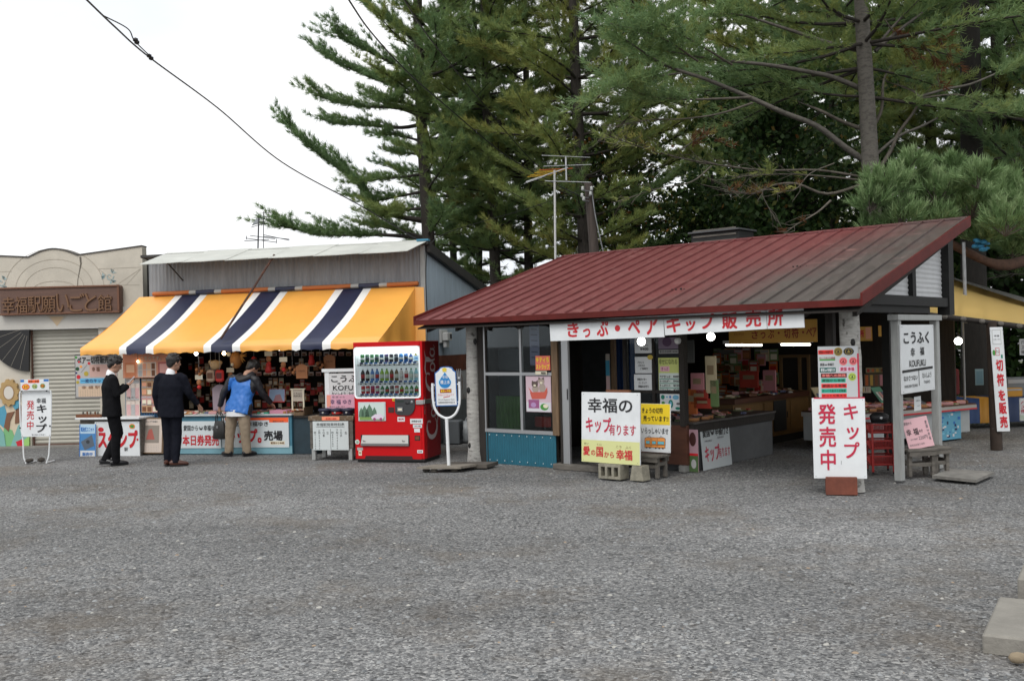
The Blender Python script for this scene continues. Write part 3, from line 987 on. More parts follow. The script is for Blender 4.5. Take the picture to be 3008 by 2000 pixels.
# ================================================================== rendered building on the left
def left_building():
    t = thing("rendered_building", LB, (-2, 2, 0), "cream rendered building with an arched parapet and a roller shutter", "building")
    cream = mat("cream_render", (0.57, 0.525, 0.445), .85, noise=.16, nscale=2.2, bump=.25, bscale=40)
    cream2 = mat("pale_cream_render", (0.60, 0.555, 0.475), .85, noise=.14, nscale=2.2, bump=.2, bscale=40)
    pale = mat("pale_lower_render", (0.52, 0.50, 0.46), .85, noise=.14, nscale=2)
    h = lambda px, py, y=0.0: LB.hit(px, py, y)
    zb = h(200, 962)[1]
    pts = [(-30, 752), (83, 757)]
    for k in range(1, 12):
        a = k / 12
        px = 83 + (225 - 83) * a
        pts.append((px, 757 + (750 - 757) * a - 21 * math.sin(math.pi * a)))
    pts += [(228, 751), (417, 724)]
    poly = [h(*q) for q in pts]
    xL, xR = poly[0][0], poly[-1][0]
    xL -= 4
    poly = [(xL, poly[0][1])] + poly
    w = MB()
    front = [(xL, zb), (xR, zb)] + poly[::-1]
    w.prism(front, 0, .22, cream)
    w.build("parapet", parent=t)
    cap = MB()
    for a, b in zip(poly[:-1], poly[1:]):
        cap.slab([(a[0], -.02, a[1] + .002), (b[0], -.02, b[1] + .002), (b[0], .24, b[1] + .002), (a[0], .24, a[1] + .002)], (0, 0, .022), mat("dark_coping", (.06, .055, .05), .7))
    cap.build("coping", parent=t)
    # incised fan arcs, stepped frieze, pale lower band
    o = MB()
    gro = mat("groove_line", (0.36, 0.32, 0.26), .9)
    cx, cz = h(160, 848)
    for (pw, ph) in ((147, 118), (115, 86), (88, 62), (62, 22)):
        rx, rz_ = pw * 19.2 / FPX, ph * 19.2 / FPX
        arc = [(cx + rx * math.cos(a), cz + rz_ * math.sin(a)) for a in np.linspace(.0, math.pi, 30)]
        o.stroke(arc, .010, -.0035, gro)
    for a, b in (((290, 790), (415, 785)), ((0, 799), (35, 797)), ((300, 838), (410, 837)), ((345, 836), (412, 790)), ((372, 836), (414, 790)), ((290, 790), (345, 836))):
        o.stroke([h(*a), h(*b)], .008, -.003, gro)
    blue = mat("faded_blue_motif", (0.27, 0.38, 0.40), .9, noise=.3, nscale=14, col2=(.42, .40, .34))
    for c_, r_ in (((322, 812), 13), ((3, 830), 12)):
        x, z = h(*c_); q = r_ * 19.2 / FPX
        for k in range(3):
            a0 = k * 2.1 + .5
            o.add([(x + q * 1.9 * math.cos(a0 + .5 * math.pi * m_ / 6 * .9) * (1 - .5 * (m_ % 2)), -.004, z + q * 1.7 * math.sin(a0 + .5 * math.pi * m_ / 6 * .9) * (1 - .5 * (m_ % 2))) for m_ in range(5)], [(0, 1, 2, 3, 4)], blue)
        o.stroke([(x + q * (.2 + .1 * k) * math.cos(k * .8), z + q * (.2 + .1 * k) * math.sin(k * .8)) for k in range(9)], .02, -.006, blue)
    # dark crack with running stain
    o.stroke([h(236, 755), h(238, 775), h(233, 800), h(229, 820), h(228, 842)], [.035, .03, .014, .012, .012], -.005, mat("crack_stain", (.12, .105, .085), .9))
    o.build("incised_lines", parent=t)
    # lower facade: band below the sign, shutter recess, left pier
    l_ = MB()
    zl = h(200, 962)[1]
    zw = h(200, 836)[1]
    l_.box(xL, xR - .08, -.06, -.001, zb - .02, h(200, 905)[1], pale)
    zd = h(150, 960)[1]
    xs0, xs1 = h(92, 1100)[0], h(292, 1100)[0]
    l_.box(xL, xs0 - .02, .0, .25, 0, zb - .021, cream2)
    l_.box(xs1, xR, .0, .25, 0, zb - .001, cream2)
    l_.box(xR - .1, xR - .001, .22, 5, 0, 3.6, mat("dark_side_wall", (.03, .028, .025), .9))
    l_.box(xL, xR - .1, .3, 5, 2.6, 2.7, mat("flat_roof_felt", (.06, .06, .06), .9))
    for (a, b, c_) in (((150, 930), (172, 958), (192, 930)),):
        l_.add([(*h(*a)[:1], -.064, h(*a)[1]), (h(*b)[0], -.064, h(*b)[1]), (h(*c_)[0], -.064, h(*c_)[1])], [(0, 1, 2)], mat("tan_triangle", (.50, .38, .25), .9))
    l_.add([(h(140, 925)[0], -.062, h(140, 925)[1]), (h(172, 959)[0], -.062, h(172, 959)[1]), (h(205, 925)[0], -.062, h(205, 925)[1])], [(0, 1, 2)], mat("tan_triangle2", (.44, .40, .34), .9))
    l_.build("facade", parent=t)
    s = MB()
    shm = mat("shutter_slats", (0.40, 0.385, 0.33), .5, noise=.12, nscale=1.5)
    n = 29
    z0, z1 = .04, zb - .02
    vs, fs = [], []
    for i in range(n * 4 + 1):
        z = z0 + (z1 - z0) * i / (n * 4)
        y = .10 + (.0, -.012, -.016, -.010)[i % 4]
        vs += [(xs0, y, z), (xs1, y, z)]
    s.add(vs, [(2 * i, 2 * i + 1, 2 * i + 3, 2 * i + 2) for i in range(n * 4)], shm, False)
    s.box(xs0, xs1, .07, .1, 0, .045, mat("rusty_rail", (.14, .07, .05), .7))
    s.box(xs0 - .02, xs0, .05, .12, 0, z1, mat("rusty_rail", (.14, .07, .05), .7))
    s.build("roller_shutter", parent=t)
    st = MB(); st.box(xs0 - .6, xs1 + .3, -.25, .0, -.003, .03, mat("concrete_sill", (.26, .25, .23), .9, noise=.3)); st.build("sill", parent=t)
left_building()
# ================================================================== trees
def needle_material(name, stops, transl=.25):
    m, n, l, b = node_mat(name)
    at = n.new('ShaderNodeAttribute'); at.attribute_name = 'tint'
    r = ramp(n, stops); l.new(at.outputs['Fac'], r.inputs[0])
    l.new(r.outputs[0], b.inputs['Base Color'])
    b.inputs['Roughness'].default_value = .55
    b.inputs['Specular IOR Level'].default_value = .3
    tr = n.new('ShaderNodeBsdfTranslucent'); l.new(r.outputs[0], tr.inputs[0])
    ms = n.new('ShaderNodeMixShader'); ms.inputs[0].default_value = transl
    out = [q for q in n if q.type == 'OUTPUT_MATERIAL'][0]
    l.new(b.outputs[0], ms.inputs[1]); l.new(tr.outputs[0], ms.inputs[2]); l.new(ms.outputs[0], out.inputs[0])
    return m
NEEDLE = needle_material("pine_needles", [(0, (0.135, 0.225, 0.115)), (.3, (0.20, 0.30, 0.125)), (.6, (0.30, 0.345, 0.11)), (.8, (0.40, 0.39, 0.12)), (.9, (0.15, 0.075, 0.035)), (1, (0.16, 0.062, 0.03))], .48)
BLUEN = needle_material("blue_green_needles", [(0, (0.085, 0.155, 0.055)), (.5, (0.20, 0.31, 0.13)), (1, (0.36, 0.46, 0.24))])
LEAF = needle_material("broad_leaves", [(0, (0.020, 0.045, 0.014)), (.6, (0.05, 0.095, 0.025)), (.9, (0.14, 0.14, 0.03)), (1, (0.24, 0.10, 0.025))], .35)
BARKD = mat("dark_pine_bark", (0.052, 0.043, 0.036), .9, noise=.5, nscale=6, stretch=(5, 5, 1.2), bump=.6)
BARKP = mat("pale_pine_bark", (0.13, 0.118, 0.102), .85, noise=.45, nscale=5, stretch=(2, 2, 5), col2=(.075, .068, .058), bump=.5)
BARKT = mat("bare_limb_bark", (0.15, 0.13, 0.105), .85, noise=.5, nscale=7)

def tri_mesh(name, V, tint, mt, nv=3):
    """V (N,nv,3) separate polygons"""
    N = len(V)
    me = bpy.data.meshes.new(name)
    me.vertices.add(N * nv)
    me.vertices.foreach_set('co', V.reshape(-1).astype(np.float32))
    me.loops.add(N * nv)
    me.loops.foreach_set('vertex_index', np.arange(N * nv, dtype=np.int32))
    me.polygons.add(N)
    me.polygons.foreach_set('loop_start', np.arange(0, N * nv, nv, dtype=np.int32))
    me.polygons.foreach_set('loop_total', np.full(N, nv, dtype=np.int32))
    a = me.attributes.new('tint', 'FLOAT', 'FACE')
    a.data.foreach_set('value', tint.astype(np.float32))
    me.materials.append(mt)
    me.update(calc_edges=True)
    return me
def unit(a):
    return a / np.maximum(np.linalg.norm(a, axis=-1, keepdims=True), 1e-9)
def needles(P, Dr, tint, rn, k=10, L=.17, w=.013, spread=.95):
    N = len(P)
    d = unit(Dr[:, None, :] + spread * unit(rn.normal(size=(N, k, 3))) * rn.random((N, k, 1)) ** .4)
    ln = L * (.65 + .6 * rn.random((N, k, 1)))
    b = P[:, None, :] + rn.normal(size=(N, k, 3)) * .018
    side = unit(np.cross(d, rn.normal(size=(N, k, 3)))) * w
    V = np.stack([b - side, b + side, b + d * ln], 2).reshape(-1, 3, 3)
    T = np.clip(np.repeat(tint, k) + rn.normal(size=N * k) * .05, 0, 1)
    return V, T

class Pine:
    def __init__(s, seed):
        s.rn = np.random.default_rng(seed)
        s.P, s.Dr, s.T = [], [], []
        s.wood = MB()
    def trunk(s, H, r0, r1, bark, wob=.05, lean=(0, 0)):
        k = 16
        pts = [(lean[0] * z + wob * math.sin(z * .5), lean[1] * z + wob * math.cos(z * .4) - wob, z) for z in np.linspace(0, H, k)]
        rad = [r0 * 1.25 if i == 0 else r0 + (r1 - r0) * i / (k - 1) for i in range(k)]
        s.wood.tube(pts, rad, bark, 10)
        s.tp = pts
    def at(s, z):
        zs = [p[2] for p in s.tp]
        return np.array([np.interp(z, zs, [p[j] for p in s.tp]) for j in range(3)])
    def limb(s, path, r0, bark, tint, t0=.25, twl=.6, dens=1.0, dead=False, up=.15, tsp=.095, jit=.5):
        """one limb along a polyline, carrying side twigs that carry tufts"""
        rn = s.rn
        path = np.array(path, float)
        seg = np.linalg.norm(np.diff(path, axis=0), axis=1)
        cum = np.concatenate([[0], np.cumsum(seg)]); L = cum[-1]
        rad = [max(.006, r0 * (1 - .85 * c / L)) for c in cum]
        s.wood.tube([tuple(p) for p in path], rad, bark, 5, caps=False)
        def pos(t): return np.array([np.interp(t * L, cum, path[:, j]) for j in range(3)])
        nt = max(3, int(L * (1 - t0) / .125 * dens))
        for i in range(nt):
            t = t0 + (1 - t0) * (i + rn.random()) / nt
            p = pos(t); d = unit(pos(min(1, t + .05)) - pos(max(0, t - .05)))
            h = np.array([-d[1], d[0], 0.]); h = unit(h)
            sg = 1 if i % 2 else -1
            f = .8 + .6 * rn.random()
            td = unit(d * f + h * sg * (.3 + .85 * rn.random()) + np.array([0, 0, up + .35 * (rn.random() - .45)]))
            taper = min(1.0, .42 + 1.0 * math.sin(math.pi * min(.93, (1 - t) * .85 + .07)))
            tl = twl * taper * (.5 + .75 * rn.random())
            if dead:
                q = p + td * tl * .6 + rn.normal(size=3) * .05
                s.wood.tube([tuple(p), tuple(q), tuple(q + td * tl * .5 + rn.normal(size=3) * .09)], [.007, .005, .003], bark, 3, caps=False)
                if rn.random() < .8: continue
            m = max(2, int(tl / tsp))
            tt = np.clip(tint + rn.normal() * .07, 0, 1)
            for k in range(m):
                u = (k + .7 * rn.random() + .2) / m
                s.P.append(p + td * tl * u + np.array([0, 0, .10 * u * u * tl]) + rn.normal(size=3) * .022)
                s.Dr.append(unit(td + np.array([0, 0, .35]) + rn.normal(size=3) * jit * .5))
                s.T.append(tt)
        for k in range(int(3 + L * (1 - t0) * 5 * dens) if not dead else 0):
            t = t0 + (1 - t0) * rn.random()
            s.P.append(pos(t) + rn.normal(size=3) * .03); s.Dr.append(unit(unit(pos(min(1, t + .05)) - pos(max(0, t - .05))) + np.array([0, 0, .4]))); s.T.append(tint)
    def whorls(s, z0, z1, spread, tint, r0=.04, gap=.5, per=5, bark=None, avoid=None, e=(.05, .22), shape=.8, bot=.55, tvar=.12, dens=1.0):
        rn = s.rn
        z = z0
        while z < z1:
            f = (z - z0) / (z1 - z0)
            env = spread * min(1, (bot + 1.6 * f)) * (1 - f) ** shape if f > .0 else spread * bot
            env = max(env, .5)
            a0 = rn.random() * 6.283
            for k in range(per):
                a = a0 + 6.283 * k / per + rn.normal() * .25
                if avoid and avoid(a, z): continue
                L = env * (.55 + .6 * rn.random())
                c = s.at(z)
                e0, e1 = e[0] + .12 * rn.normal(), e[1] + .1 * rn.normal()
                path = []
                for t in np.linspace(0, 1, 6):
                    aa = a + .18 * math.sin(t * 2.2 + k)
                    path.append(c + np.array([math.cos(aa) * L * t, math.sin(aa) * L * t, L * (e0 * t + e1 * t * t)]))
                s.limb(path, r0 * min(1.2, L / 3 + .3), bark or BARKD, float(np.clip(tint + rn.normal() * tvar, 0, .84)), t0=.22 if L > 1.5 else .12, twl=.28 + .15 * L, dens=dens)
            z += gap * (.75 + .5 * rn.random())
    def finish(s, base, label, group=None, k=20, L=.175, w=.0078, mt=None, spread=1.0, name="pine_tree", cat="tree"):
        t = thing(name, None, base, label, cat, group)
        PIV[t.name] = (None, (0, 0, 0))
        s.wood.build("trunk", parent=t)
        V, T = needles(np.array(s.P), np.array(s.Dr), np.array(s.T), s.rn, k, L, w, spread)
        me = tri_mesh("crown", V, T, mt or NEEDLE)
        o = bpy.data.objects.new("crown", me); COL.objects.link(o); o.parent = t
        PINE_TRIS.append(len(V))
        return t
PINE_TRIS = []
def rel(base, pts, Y):
    """photograph points at depth Y + dY, relative to a tree's base"""
    out = [np.array(D(p[0], p[1], Y + (p[2] if len(p) > 2 else 0))) - np.array(base) for p in pts]
    sm = smoothpath([tuple(q) for q in out], 4)
    return [np.array(q) for q in sm]
def foot(px, Y, py=900):
    q = D(px, py, Y)
    return (q.x + .0, Y, 0.0)

# --- leftmost pine: its long limbs reach out over the grey roof
def left_pine():
    Y = 26.0
    b = foot(1257, Y, 700)
    p = Pine(11); p.trunk(19, .20, .05, BARKD, .06, (-.006, 0))
    ls = [  # limbs measured on the photograph, each with its own depth
        ([(1255, 648), (1140, 625), (1040, 530), (920, 440), (860, 385), (803, 322, -.5)], .075, .22, .9),
        ([(1255, 700), (1120, 690), (960, 690), (860, 672), (782, 655, -1.2)], .06, .25, .85),
        ([(1255, 700), (1130, 668), (1060, 660, .8)], .05, .42, .6),
        ([(1250, 362), (1180, 375), (1080, 368), (1000, 362), (940, 350, .6)], .06, .25, .62),
        ([(1250, 345), (1170, 318), (1060, 312), (960, 290), (893, 268, -.3)], .06, .25, .7),
        ([(1250, 300), (1150, 250), (1060, 215), (985, 180), (932, 150, .4)], .06, .2, .7),
        ([(1252, 240), (1170, 195), (1080, 150), (1010, 115), (958, 93, -.6)], .06, .22, .75),
        ([(1256, 160), (1180, 90), (1110, 40), (1055, 0, .3)], .05, .22, .8),
        ([(1256, 420), (1200, 405), (1140, 395), (1100, 400, -1)], .04, .3, .45),
        ([(1256, 455), (1190, 450), (1145, 448, 1)], .04, .35, .4),
        ([(1256, 510), (1180, 520), (1090, 530), (1040, 545, -1.6)], .045, .35, .6),
        ([(1256, 560), (1180, 575), (1090, 590), (1030, 560, .9)], .045, .3, .6),
        ([(1256, 610), (1170, 620), (1100, 640, -2)], .045, .45, .6),
        ([(1256, 655), (1180, 640), (1110, 610, -2.2)], .045, .5, .6),
        ([(1258, 90), (1190, 10), (1120, -60, .3)], .05, .22, .8),
        ([(1258, 250), (1200, 230), (1130, 240, -1.8)], .05, .3, .7),
        ([(1258, 330), (1180, 300), (1100, 290, -2.2)], .05, .3, .7)]
    for pts, r, tn, tw in ls:
        pa = rel(b, pts, Y); pa = pa[:max(5, int(len(pa) * .90))]
        p.limb(pa, r, BARKD, tn, t0=.24, twl=tw * 1.35, dens=1.5)
    west = lambda a, z: math.cos(a) < -.45 and z < 11.5
    p.whorls(4.6, 18.5, 3.4, .34, avoid=west, gap=.5, per=5, bot=.5)
    p.finish(b, "leftmost tall pine whose long limbs reach out over the grey shop roof", "pines behind the shops")
left_pine()

# --- three grown pines, planted several times behind the shops
def proto(seed, H, z0, spread, tint, r0, label, base, per=5, gap=.5, bark=BARKD):
    p = Pine(seed); p.trunk(H, r0, .04, bark, .07)
    for k in range(7):        # dead snags under the crown
        a = p.rn.random() * 6.28; z = 2.5 + p.rn.random() * (z0 - 2.2)
        c = p.at(z); L = .7 + .9 * p.rn.random()
        p.limb([c, c + np.array([math.cos(a) * L * .5, math.sin(a) * L * .5, .02]), c + np.array([math.cos(a) * L, math.sin(a) * L, -.06])], .016, BARKD, .3, dead=True, twl=.5)
    p.whorls(z0, H - .3, spread, tint, per=per, gap=gap)
    return p.finish(base, label, "pines behind the shops")
A = proto(21, 18, 4.2, 3.3, .40, .17, "pine with two-toned green and olive plumes, third trunk right of the grey roof corner", foot(1445, 26.6, 700))
B = proto(22, 19, 3.6, 3.6, .52, .19, "yellowish green pine behind the television aerial and utility pole", foot(1708, 24.5, 700))
C = proto(23, 17, 3.0, 3.2, .30, .13, "thin dark pine trunk just right of the leftmost pine", foot(1326, 31, 700), per=4, gap=.6)
def plant(src, px, Y, rz, sc, label):
    dup(src, foot(px, Y, 700), rz, label, "pines behind the shops", sc)
plant(C, 1402, 29, 2.2, .95, "slim pine between the two thicker trunks right of the grey roof corner")
plant(B, 1560, 27.5, 3.9, .82, "olive green pine with low branches right above the left end of the red roof")
plant(A, 1880, 28, 4.4, 1.0, "pine rising behind the red roof just right of the utility pole")
plant(B, 2130, 37, 5.2, 1.0, "distant pine behind the middle of the red roof")
plant(C, 2330, 33, 3.0, 1.15, "dark pine behind the broad-leaved tree")
plant(B, 2440, 29, 2.1, 1.15, "dark pine filling the gap left of the pale pine trunk")
plant(A, 2610, 28, 3.3, 1.2, "dense dark pine straight behind the pale pine trunk")
plant(B, 2210, 35, 1.4, 1.2, "far pine rising above the broad-leaved tree")
plant(A, 2740, 26, 2.6, 1.1, "dark pine standing close behind the pale-trunked pine on its right side")
plant(B, 2930, 24, .5, 1.1, "tall dark pine above the yellow corrugated stall roof")
plant(C, 3040, 21, 1.5, 1.15, "dark pine at the far right edge of the yard")
plant(C, 3140, 27, 4.0, 1.2, "dark pine beyond the right end of the stalls")

# --- big pale-trunked pine behind the red roof
def pale_pine():
    Y = 18.6
    b = foot(2549, Y, 560)
    p = Pine(31); p.trunk(16, .205, .05, BARKP, .07, (-.004, 0))
    g = [
        ([(2540, 265), (2450, 228), (2380, 212), (2250, 190), (2100, 175), (1960, 150, -1.5)], .075, .30, .50, .62, False),
        ([(2545, 475), (2480, 430), (2400, 370), (2300, 330), (2200, 285), (2080, 235), (1950, 190), (1840, 120, -2.5)], .085, .30, .55, .8, False),
        ([(2205, 286, -.8), (2120, 290, -1.2), (2000, 292, -1.6), (1900, 280, -2), (1780, 230, -2.4)], .035, .30, .35, .7, False),
        ([(2540, 382), (2470, 355), (2410, 325), (2345, 300, 1)], .06, .5, .9, .3, True),
        ([(2530, 150), (2430, 125), (2310, 85), (2180, 45), (2080, 40, -1)], .065, .32, .5, .8, False),
        ([(2210, 303, -.6), (2110, 335, -1), (2000, 350, -1.4), (1920, 352, -1.6), (1800, 370, -2)], .03, .55, .55, .5, True),
        ([(2535, 520), (2400, 500), (2240, 500), (2080, 480), (1960, 455), (1860, 425), (1790, 400, -1.5)], .035, .6, .3, .6, True),
        ([(2535, 530), (2420, 518), (2300, 512), (2150, 520, -1)], .03, .6, .3, .6, True),
        ([(2090, 488, -1), (2030, 535, -1.2), (1930, 555, -1.5), (1815, 592, -1.8)], .02, .5, .6, .3, True),
        ([(2540, 540), (2430, 570), (2340, 540), (2270, 545), (2210, 570), (2140, 560, -2)], .045, .9, .4, .6, True),
        ([(2450, 480, -.5), (2380, 510, -1), (2330, 560, -1.4), (2240, 560, -1.6), (2280, 650, -1.6)], .018, .9, .4, .4, True),
        ([(2440, 590, -1.2), (2400, 625, -1.4), (2340, 660, -1.5), (2300, 690, -1.6)], .03, .9, .4, .3, True),
        ([(2570, 515), (2612, 450), (2640, 390), (2700, 285), (2590, 235, 1)], .06, .5, .5, .5, True),
        ([(2700, 285), (2780, 262), (2850, 248), (2930, 215), (3030, 175, 1)], .04, .3, .45, .7, False),
        ([(2700, 290), (2800, 278), (2860, 290), (2900, 312), (2990, 318, .6)], .03, .4, .4, .6, False),
        ([(2578, 450), (2640, 400), (2720, 365), (2830, 305, 1.2)], .045, .4, .5, .5, False),
        ([(2565, 375), (2590, 320), (2595, 240), (2620, 190, .8)], .05, .5, .6, .4, True),
        ([(2570, 150), (2640, 90), (2700, 45), (2770, -10, .5)], .06, .4, .5, .7, False),
        ([(2580, 130), (2640, 60), (2720, -20, -.5)], .05, .4, .5, .7, False),
        ([(2540, 90), (2440, 30), (2330, -40, -.8)], .06, .35, .5, .8, False),
        ([(2150, 190, -.3), (2050, 130, -1), (1940, 70, -2), (1850, 20, -2.6)], .03, .28, .3, .8, False),
        ([(2000, 215, -1.2), (1900, 230, -2), (1800, 260, -2.8), (1730, 300, -3)], .025, .3, .2, .7, False),
        ([(2050, 180, -1), (1960, 120, -1.6), (1880, 90, -2.4), (1790, 70, -3)], .025, .25, .2, .75, False)]
    for pts, r, tn, t0, tw, dead in g:
        bark = BARKT if dead or r < .04 else BARKP
        p.limb(rel(b, pts, Y), r * .74, bark, tn, t0=t0, twl=tw, dead=dead, dens=1.5 if not dead else 1.1)
    # rust brown dying sprays
    for pts in ([(2690, 110), (2740, 170), (2760, 250)], [(2600, 60), (2650, 130), (2690, 200)], [(2000, 440, -1), (2070, 400, -1), (2130, 420, -1)], [(2720, 60), (2770, 130), (2800, 200)]):
        p.limb(rel(b, pts, Y), .015, BARKT, .93, t0=.1, twl=.4, dens=.8)
    p.whorls(6.1, 15.6, 3.9, .40, r0=.032, gap=.5, per=6, bark=BARKD, bot=.8, avoid=lambda a, z: math.sin(a) < -.3 and z < 6.9, e=(-.02, .16))
    p.finish(b, "big old pine with a pale bare trunk and spreading dead limbs behind the red roof", k=10, L=.16, w=.010)
pale_pine()

# --- low bushy blue-green pine by the right gable
def bushy_pine():
    b = (11.8, 19.4, 0)
    p = Pine(41)
    Y = 17.0
    stem = [np.array(b) - np.array(b)] + [np.array(D(*q)) - np.array(b) for q in ((3120, 800, 18.3), (2930, 778, 17.6), (2790, 715, 17.2))]
    p.wood.tube(smoothpath([tuple(q) for q in stem], 5), [.12] * 6 + [.10] * 5 + [.075] * 5, mat("red_brown_bark", (.14, .075, .05), .9, noise=.5, nscale=9), 8)
    rn = p.rn
    blobs = [(2560, 590, 60), (2610, 540, 70), (2680, 500, 60), (2700, 580, 90), (2650, 640, 70), (2760, 560, 80), (2860, 600, 80), (2880, 520, 60), (2950, 560, 70), (2960, 650, 80), (2840, 670, 60), (3020, 600, 80), (3040, 690, 70), (2560, 660, 45), (2750, 650, 70), (2900, 690, 60), (2980, 730, 50), (2680, 470, 35), (2800, 480, 40), (2550, 520, 30)]
    for (px, py, rr) in blobs:
        c = np.array(D(px, py, Y + rn.normal() * .5)) - np.array(b)
        q = rr * Y / FPX
        n = int(34 * (rr / 60) ** 2)
        for k in range(n):
            v = unit(rn.normal(size=3)); v[2] = abs(v[2]) * .9 - .15
            root = c + np.array([0, .1, -q * .5])
            tip = c + v * q * (.75 + .35 * rn.random())
            d = unit(tip - root)
            tn = .35 + .4 * rn.random() + .15 * v[2]
            for j in range(4):
                p.P.append(tip - d * .065 * j); p.Dr.append(unit(d + np.array([0, 0, .3]))); p.T.append(min(1, tn - .04 * j))
            if k % 4 == 0:
                p.wood.tube([tuple(root), tuple(tip)], [.012, .005], BARKT, 4, caps=False)
    p.finish(b, "low bushy blue-green pine spreading over the right end of the red roof", k=11, L=.15, w=.009, mt=BLUEN, spread=.7)
bushy_pine()

# --- broad-leaved tree, its leaves dark against the sky
def broadleaf(base, seed, H, r, n, label, size=.075, tint=.35, c0=.35):
    p = Pine(seed); rn = p.rn
    p.trunk(H * .8, .13, .04, BARKD, .12)
    P = []
    for k in range(44):
        a = rn.random() * 6.283; z = H * (c0 + .5 * rn.random()); c = p.at(min(z, H * .75)); L = r * (.5 + .55 * rn.random()) * math.sin(math.pi * min(.95, max(.12, (z / H - c0 + .12) / .8)))
        path = [c + np.array([math.cos(a + .3 * t) * L * t, math.sin(a + .3 * t) * L * t, L * (.5 * t - .1 * t * t)]) for t in np.linspace(0, 1, 5)]
        p.wood.tube([tuple(q) for q in path], [.03, .024, .018, .012, .006], BARKD, 4, caps=False)
        for j in range(9):
            q = path[1 + int(rn.random() * 3.99)] + rn.normal(size=3) * .34 * np.array([1, 1, .7])
            P.append(q)
    P = np.array(P)
    idx = rn.integers(0, len(P), n)
    c = P[idx] + rn.normal(size=(n, 3)) * .20
    d = unit(rn.normal(size=(n, 3)) + np.array([0, 0, -.2])); s2 = unit(np.cross(d, rn.normal(size=(n, 3)))) * size * .42
    L = d * size * (.8 + .7 * rn.random((n, 1)))
    V = np.stack([c, c + L * .5 + s2, c + L, c + L * .5 - s2], 1)
    T = np.clip(tint + rn.normal(size=n) * .22, 0, 1)
    t = thing("broadleaf_tree", None, base, label, "tree"); PIV[t.name] = (None, (0, 0, 0))
    p.wood.build("trunk", parent=t)
    o = bpy.data.objects.new("crown", tri_mesh("crown", V, T, LEAF, 4)); COL.objects.link(o); o.parent = t
broadleaf(foot(2290, 24.5, 700), 51, 9.2, 2.9, 11000, "dark broad-leaved tree behind the red roof, left of the pale pine trunk", .13)
broadleaf(foot(1790, 26, 700), 52, 8.4, 1.9, 6000, "broad-leaved tree turning orange and yellow behind the utility pole", .11, .62)
broadleaf(foot(2090, 27, 700), 53, 7.6, 2.6, 9000, "bushy dark green broad-leaved tree behind the skylight", .12, .3, .2)

# --- undergrowth at the foot of the wood
def thicket():
    rn = np.random.default_rng(60)
    n = 60000
    X = np.where(rn.random(n) < .5, -6 + 32 * rn.random(n), 7 + 11 * rn.random(n))
    Yb = 29.5 + np.abs(rn.normal(size=n)) * 2.5 - np.clip(X - 5, 0, 7) * 1.05
    hmax = 2.9 + 1.0 * np.sin(X * 1.1) + .7 * np.sin(X * 2.7 + 1) + np.clip(X - 3, 0, 9) * .34
    Z = rn.random(n) ** .9 * hmax
    c = np.stack([X, Yb, Z], -1)
    d = unit(rn.normal(size=(n, 3))); s2 = unit(np.cross(d, rn.normal(size=(n, 3)))) * .075; L = d * .24
    V = np.stack([c, c + L * .5 + s2, c + L, c + L * .5 - s2], 1)
    o = bpy.data.objects.new("undergrowth", tri_mesh("undergrowth", V, np.clip(.3 + rn.normal(size=n) * .2, 0, .9), LEAF, 4))
    COL.objects.link(o); tag(o, "dark leafy undergrowth at the foot of the pines behind the shops", "undergrowth", None, "stuff")
thicket()
# ================================================================== signs and small things, left half
C1, C2, C3, C4 = (0, 680, 2.178), (480, 960, 3.5638), (900, 960, 3.5635), (1380, 900, 3.0154)
C5, C6, C7, C8, C9 = (1860, 880, 2.9037), (2340, 880, 2.7028), (2600, 640, 1.9118), (2700, 880, 3.3377), (2200, 880, 2.75)
def cv(c, x, y):
    return c[0] + x / c[2], c[1] + y / c[2]
def text3(mb, txt, x0, z0, x1, z1, y0, y1, mt, bold=.02):
    """raised lettering with real sides, standing from y1 forward to y0"""
    k0 = len(mb.v)
    n0 = len(mb.f)
    mb.text(txt, x0, z0, x1, z1, y0, mt, 0.0)
    cnt = {}
    for f in mb.f[n0:]:
        for a, b in zip(f, f[1:] + f[:1]):
            key = (min(a, b), max(a, b))
            cnt[key] = cnt.get(key, 0) + 1
    M = mb.mi(mt)
    for (a, b), c in cnt.items():
        if c == 1:
            k = len(mb.v)
            va, vb = mb.v[a], mb.v[b]
            mb.v += [va, vb, (vb[0], y1, vb[2]), (va[0], y1, va[2])]
            mb.f.append((k, k + 1, k + 2, k + 3)); mb.m.append(M); mb.s.append(False)
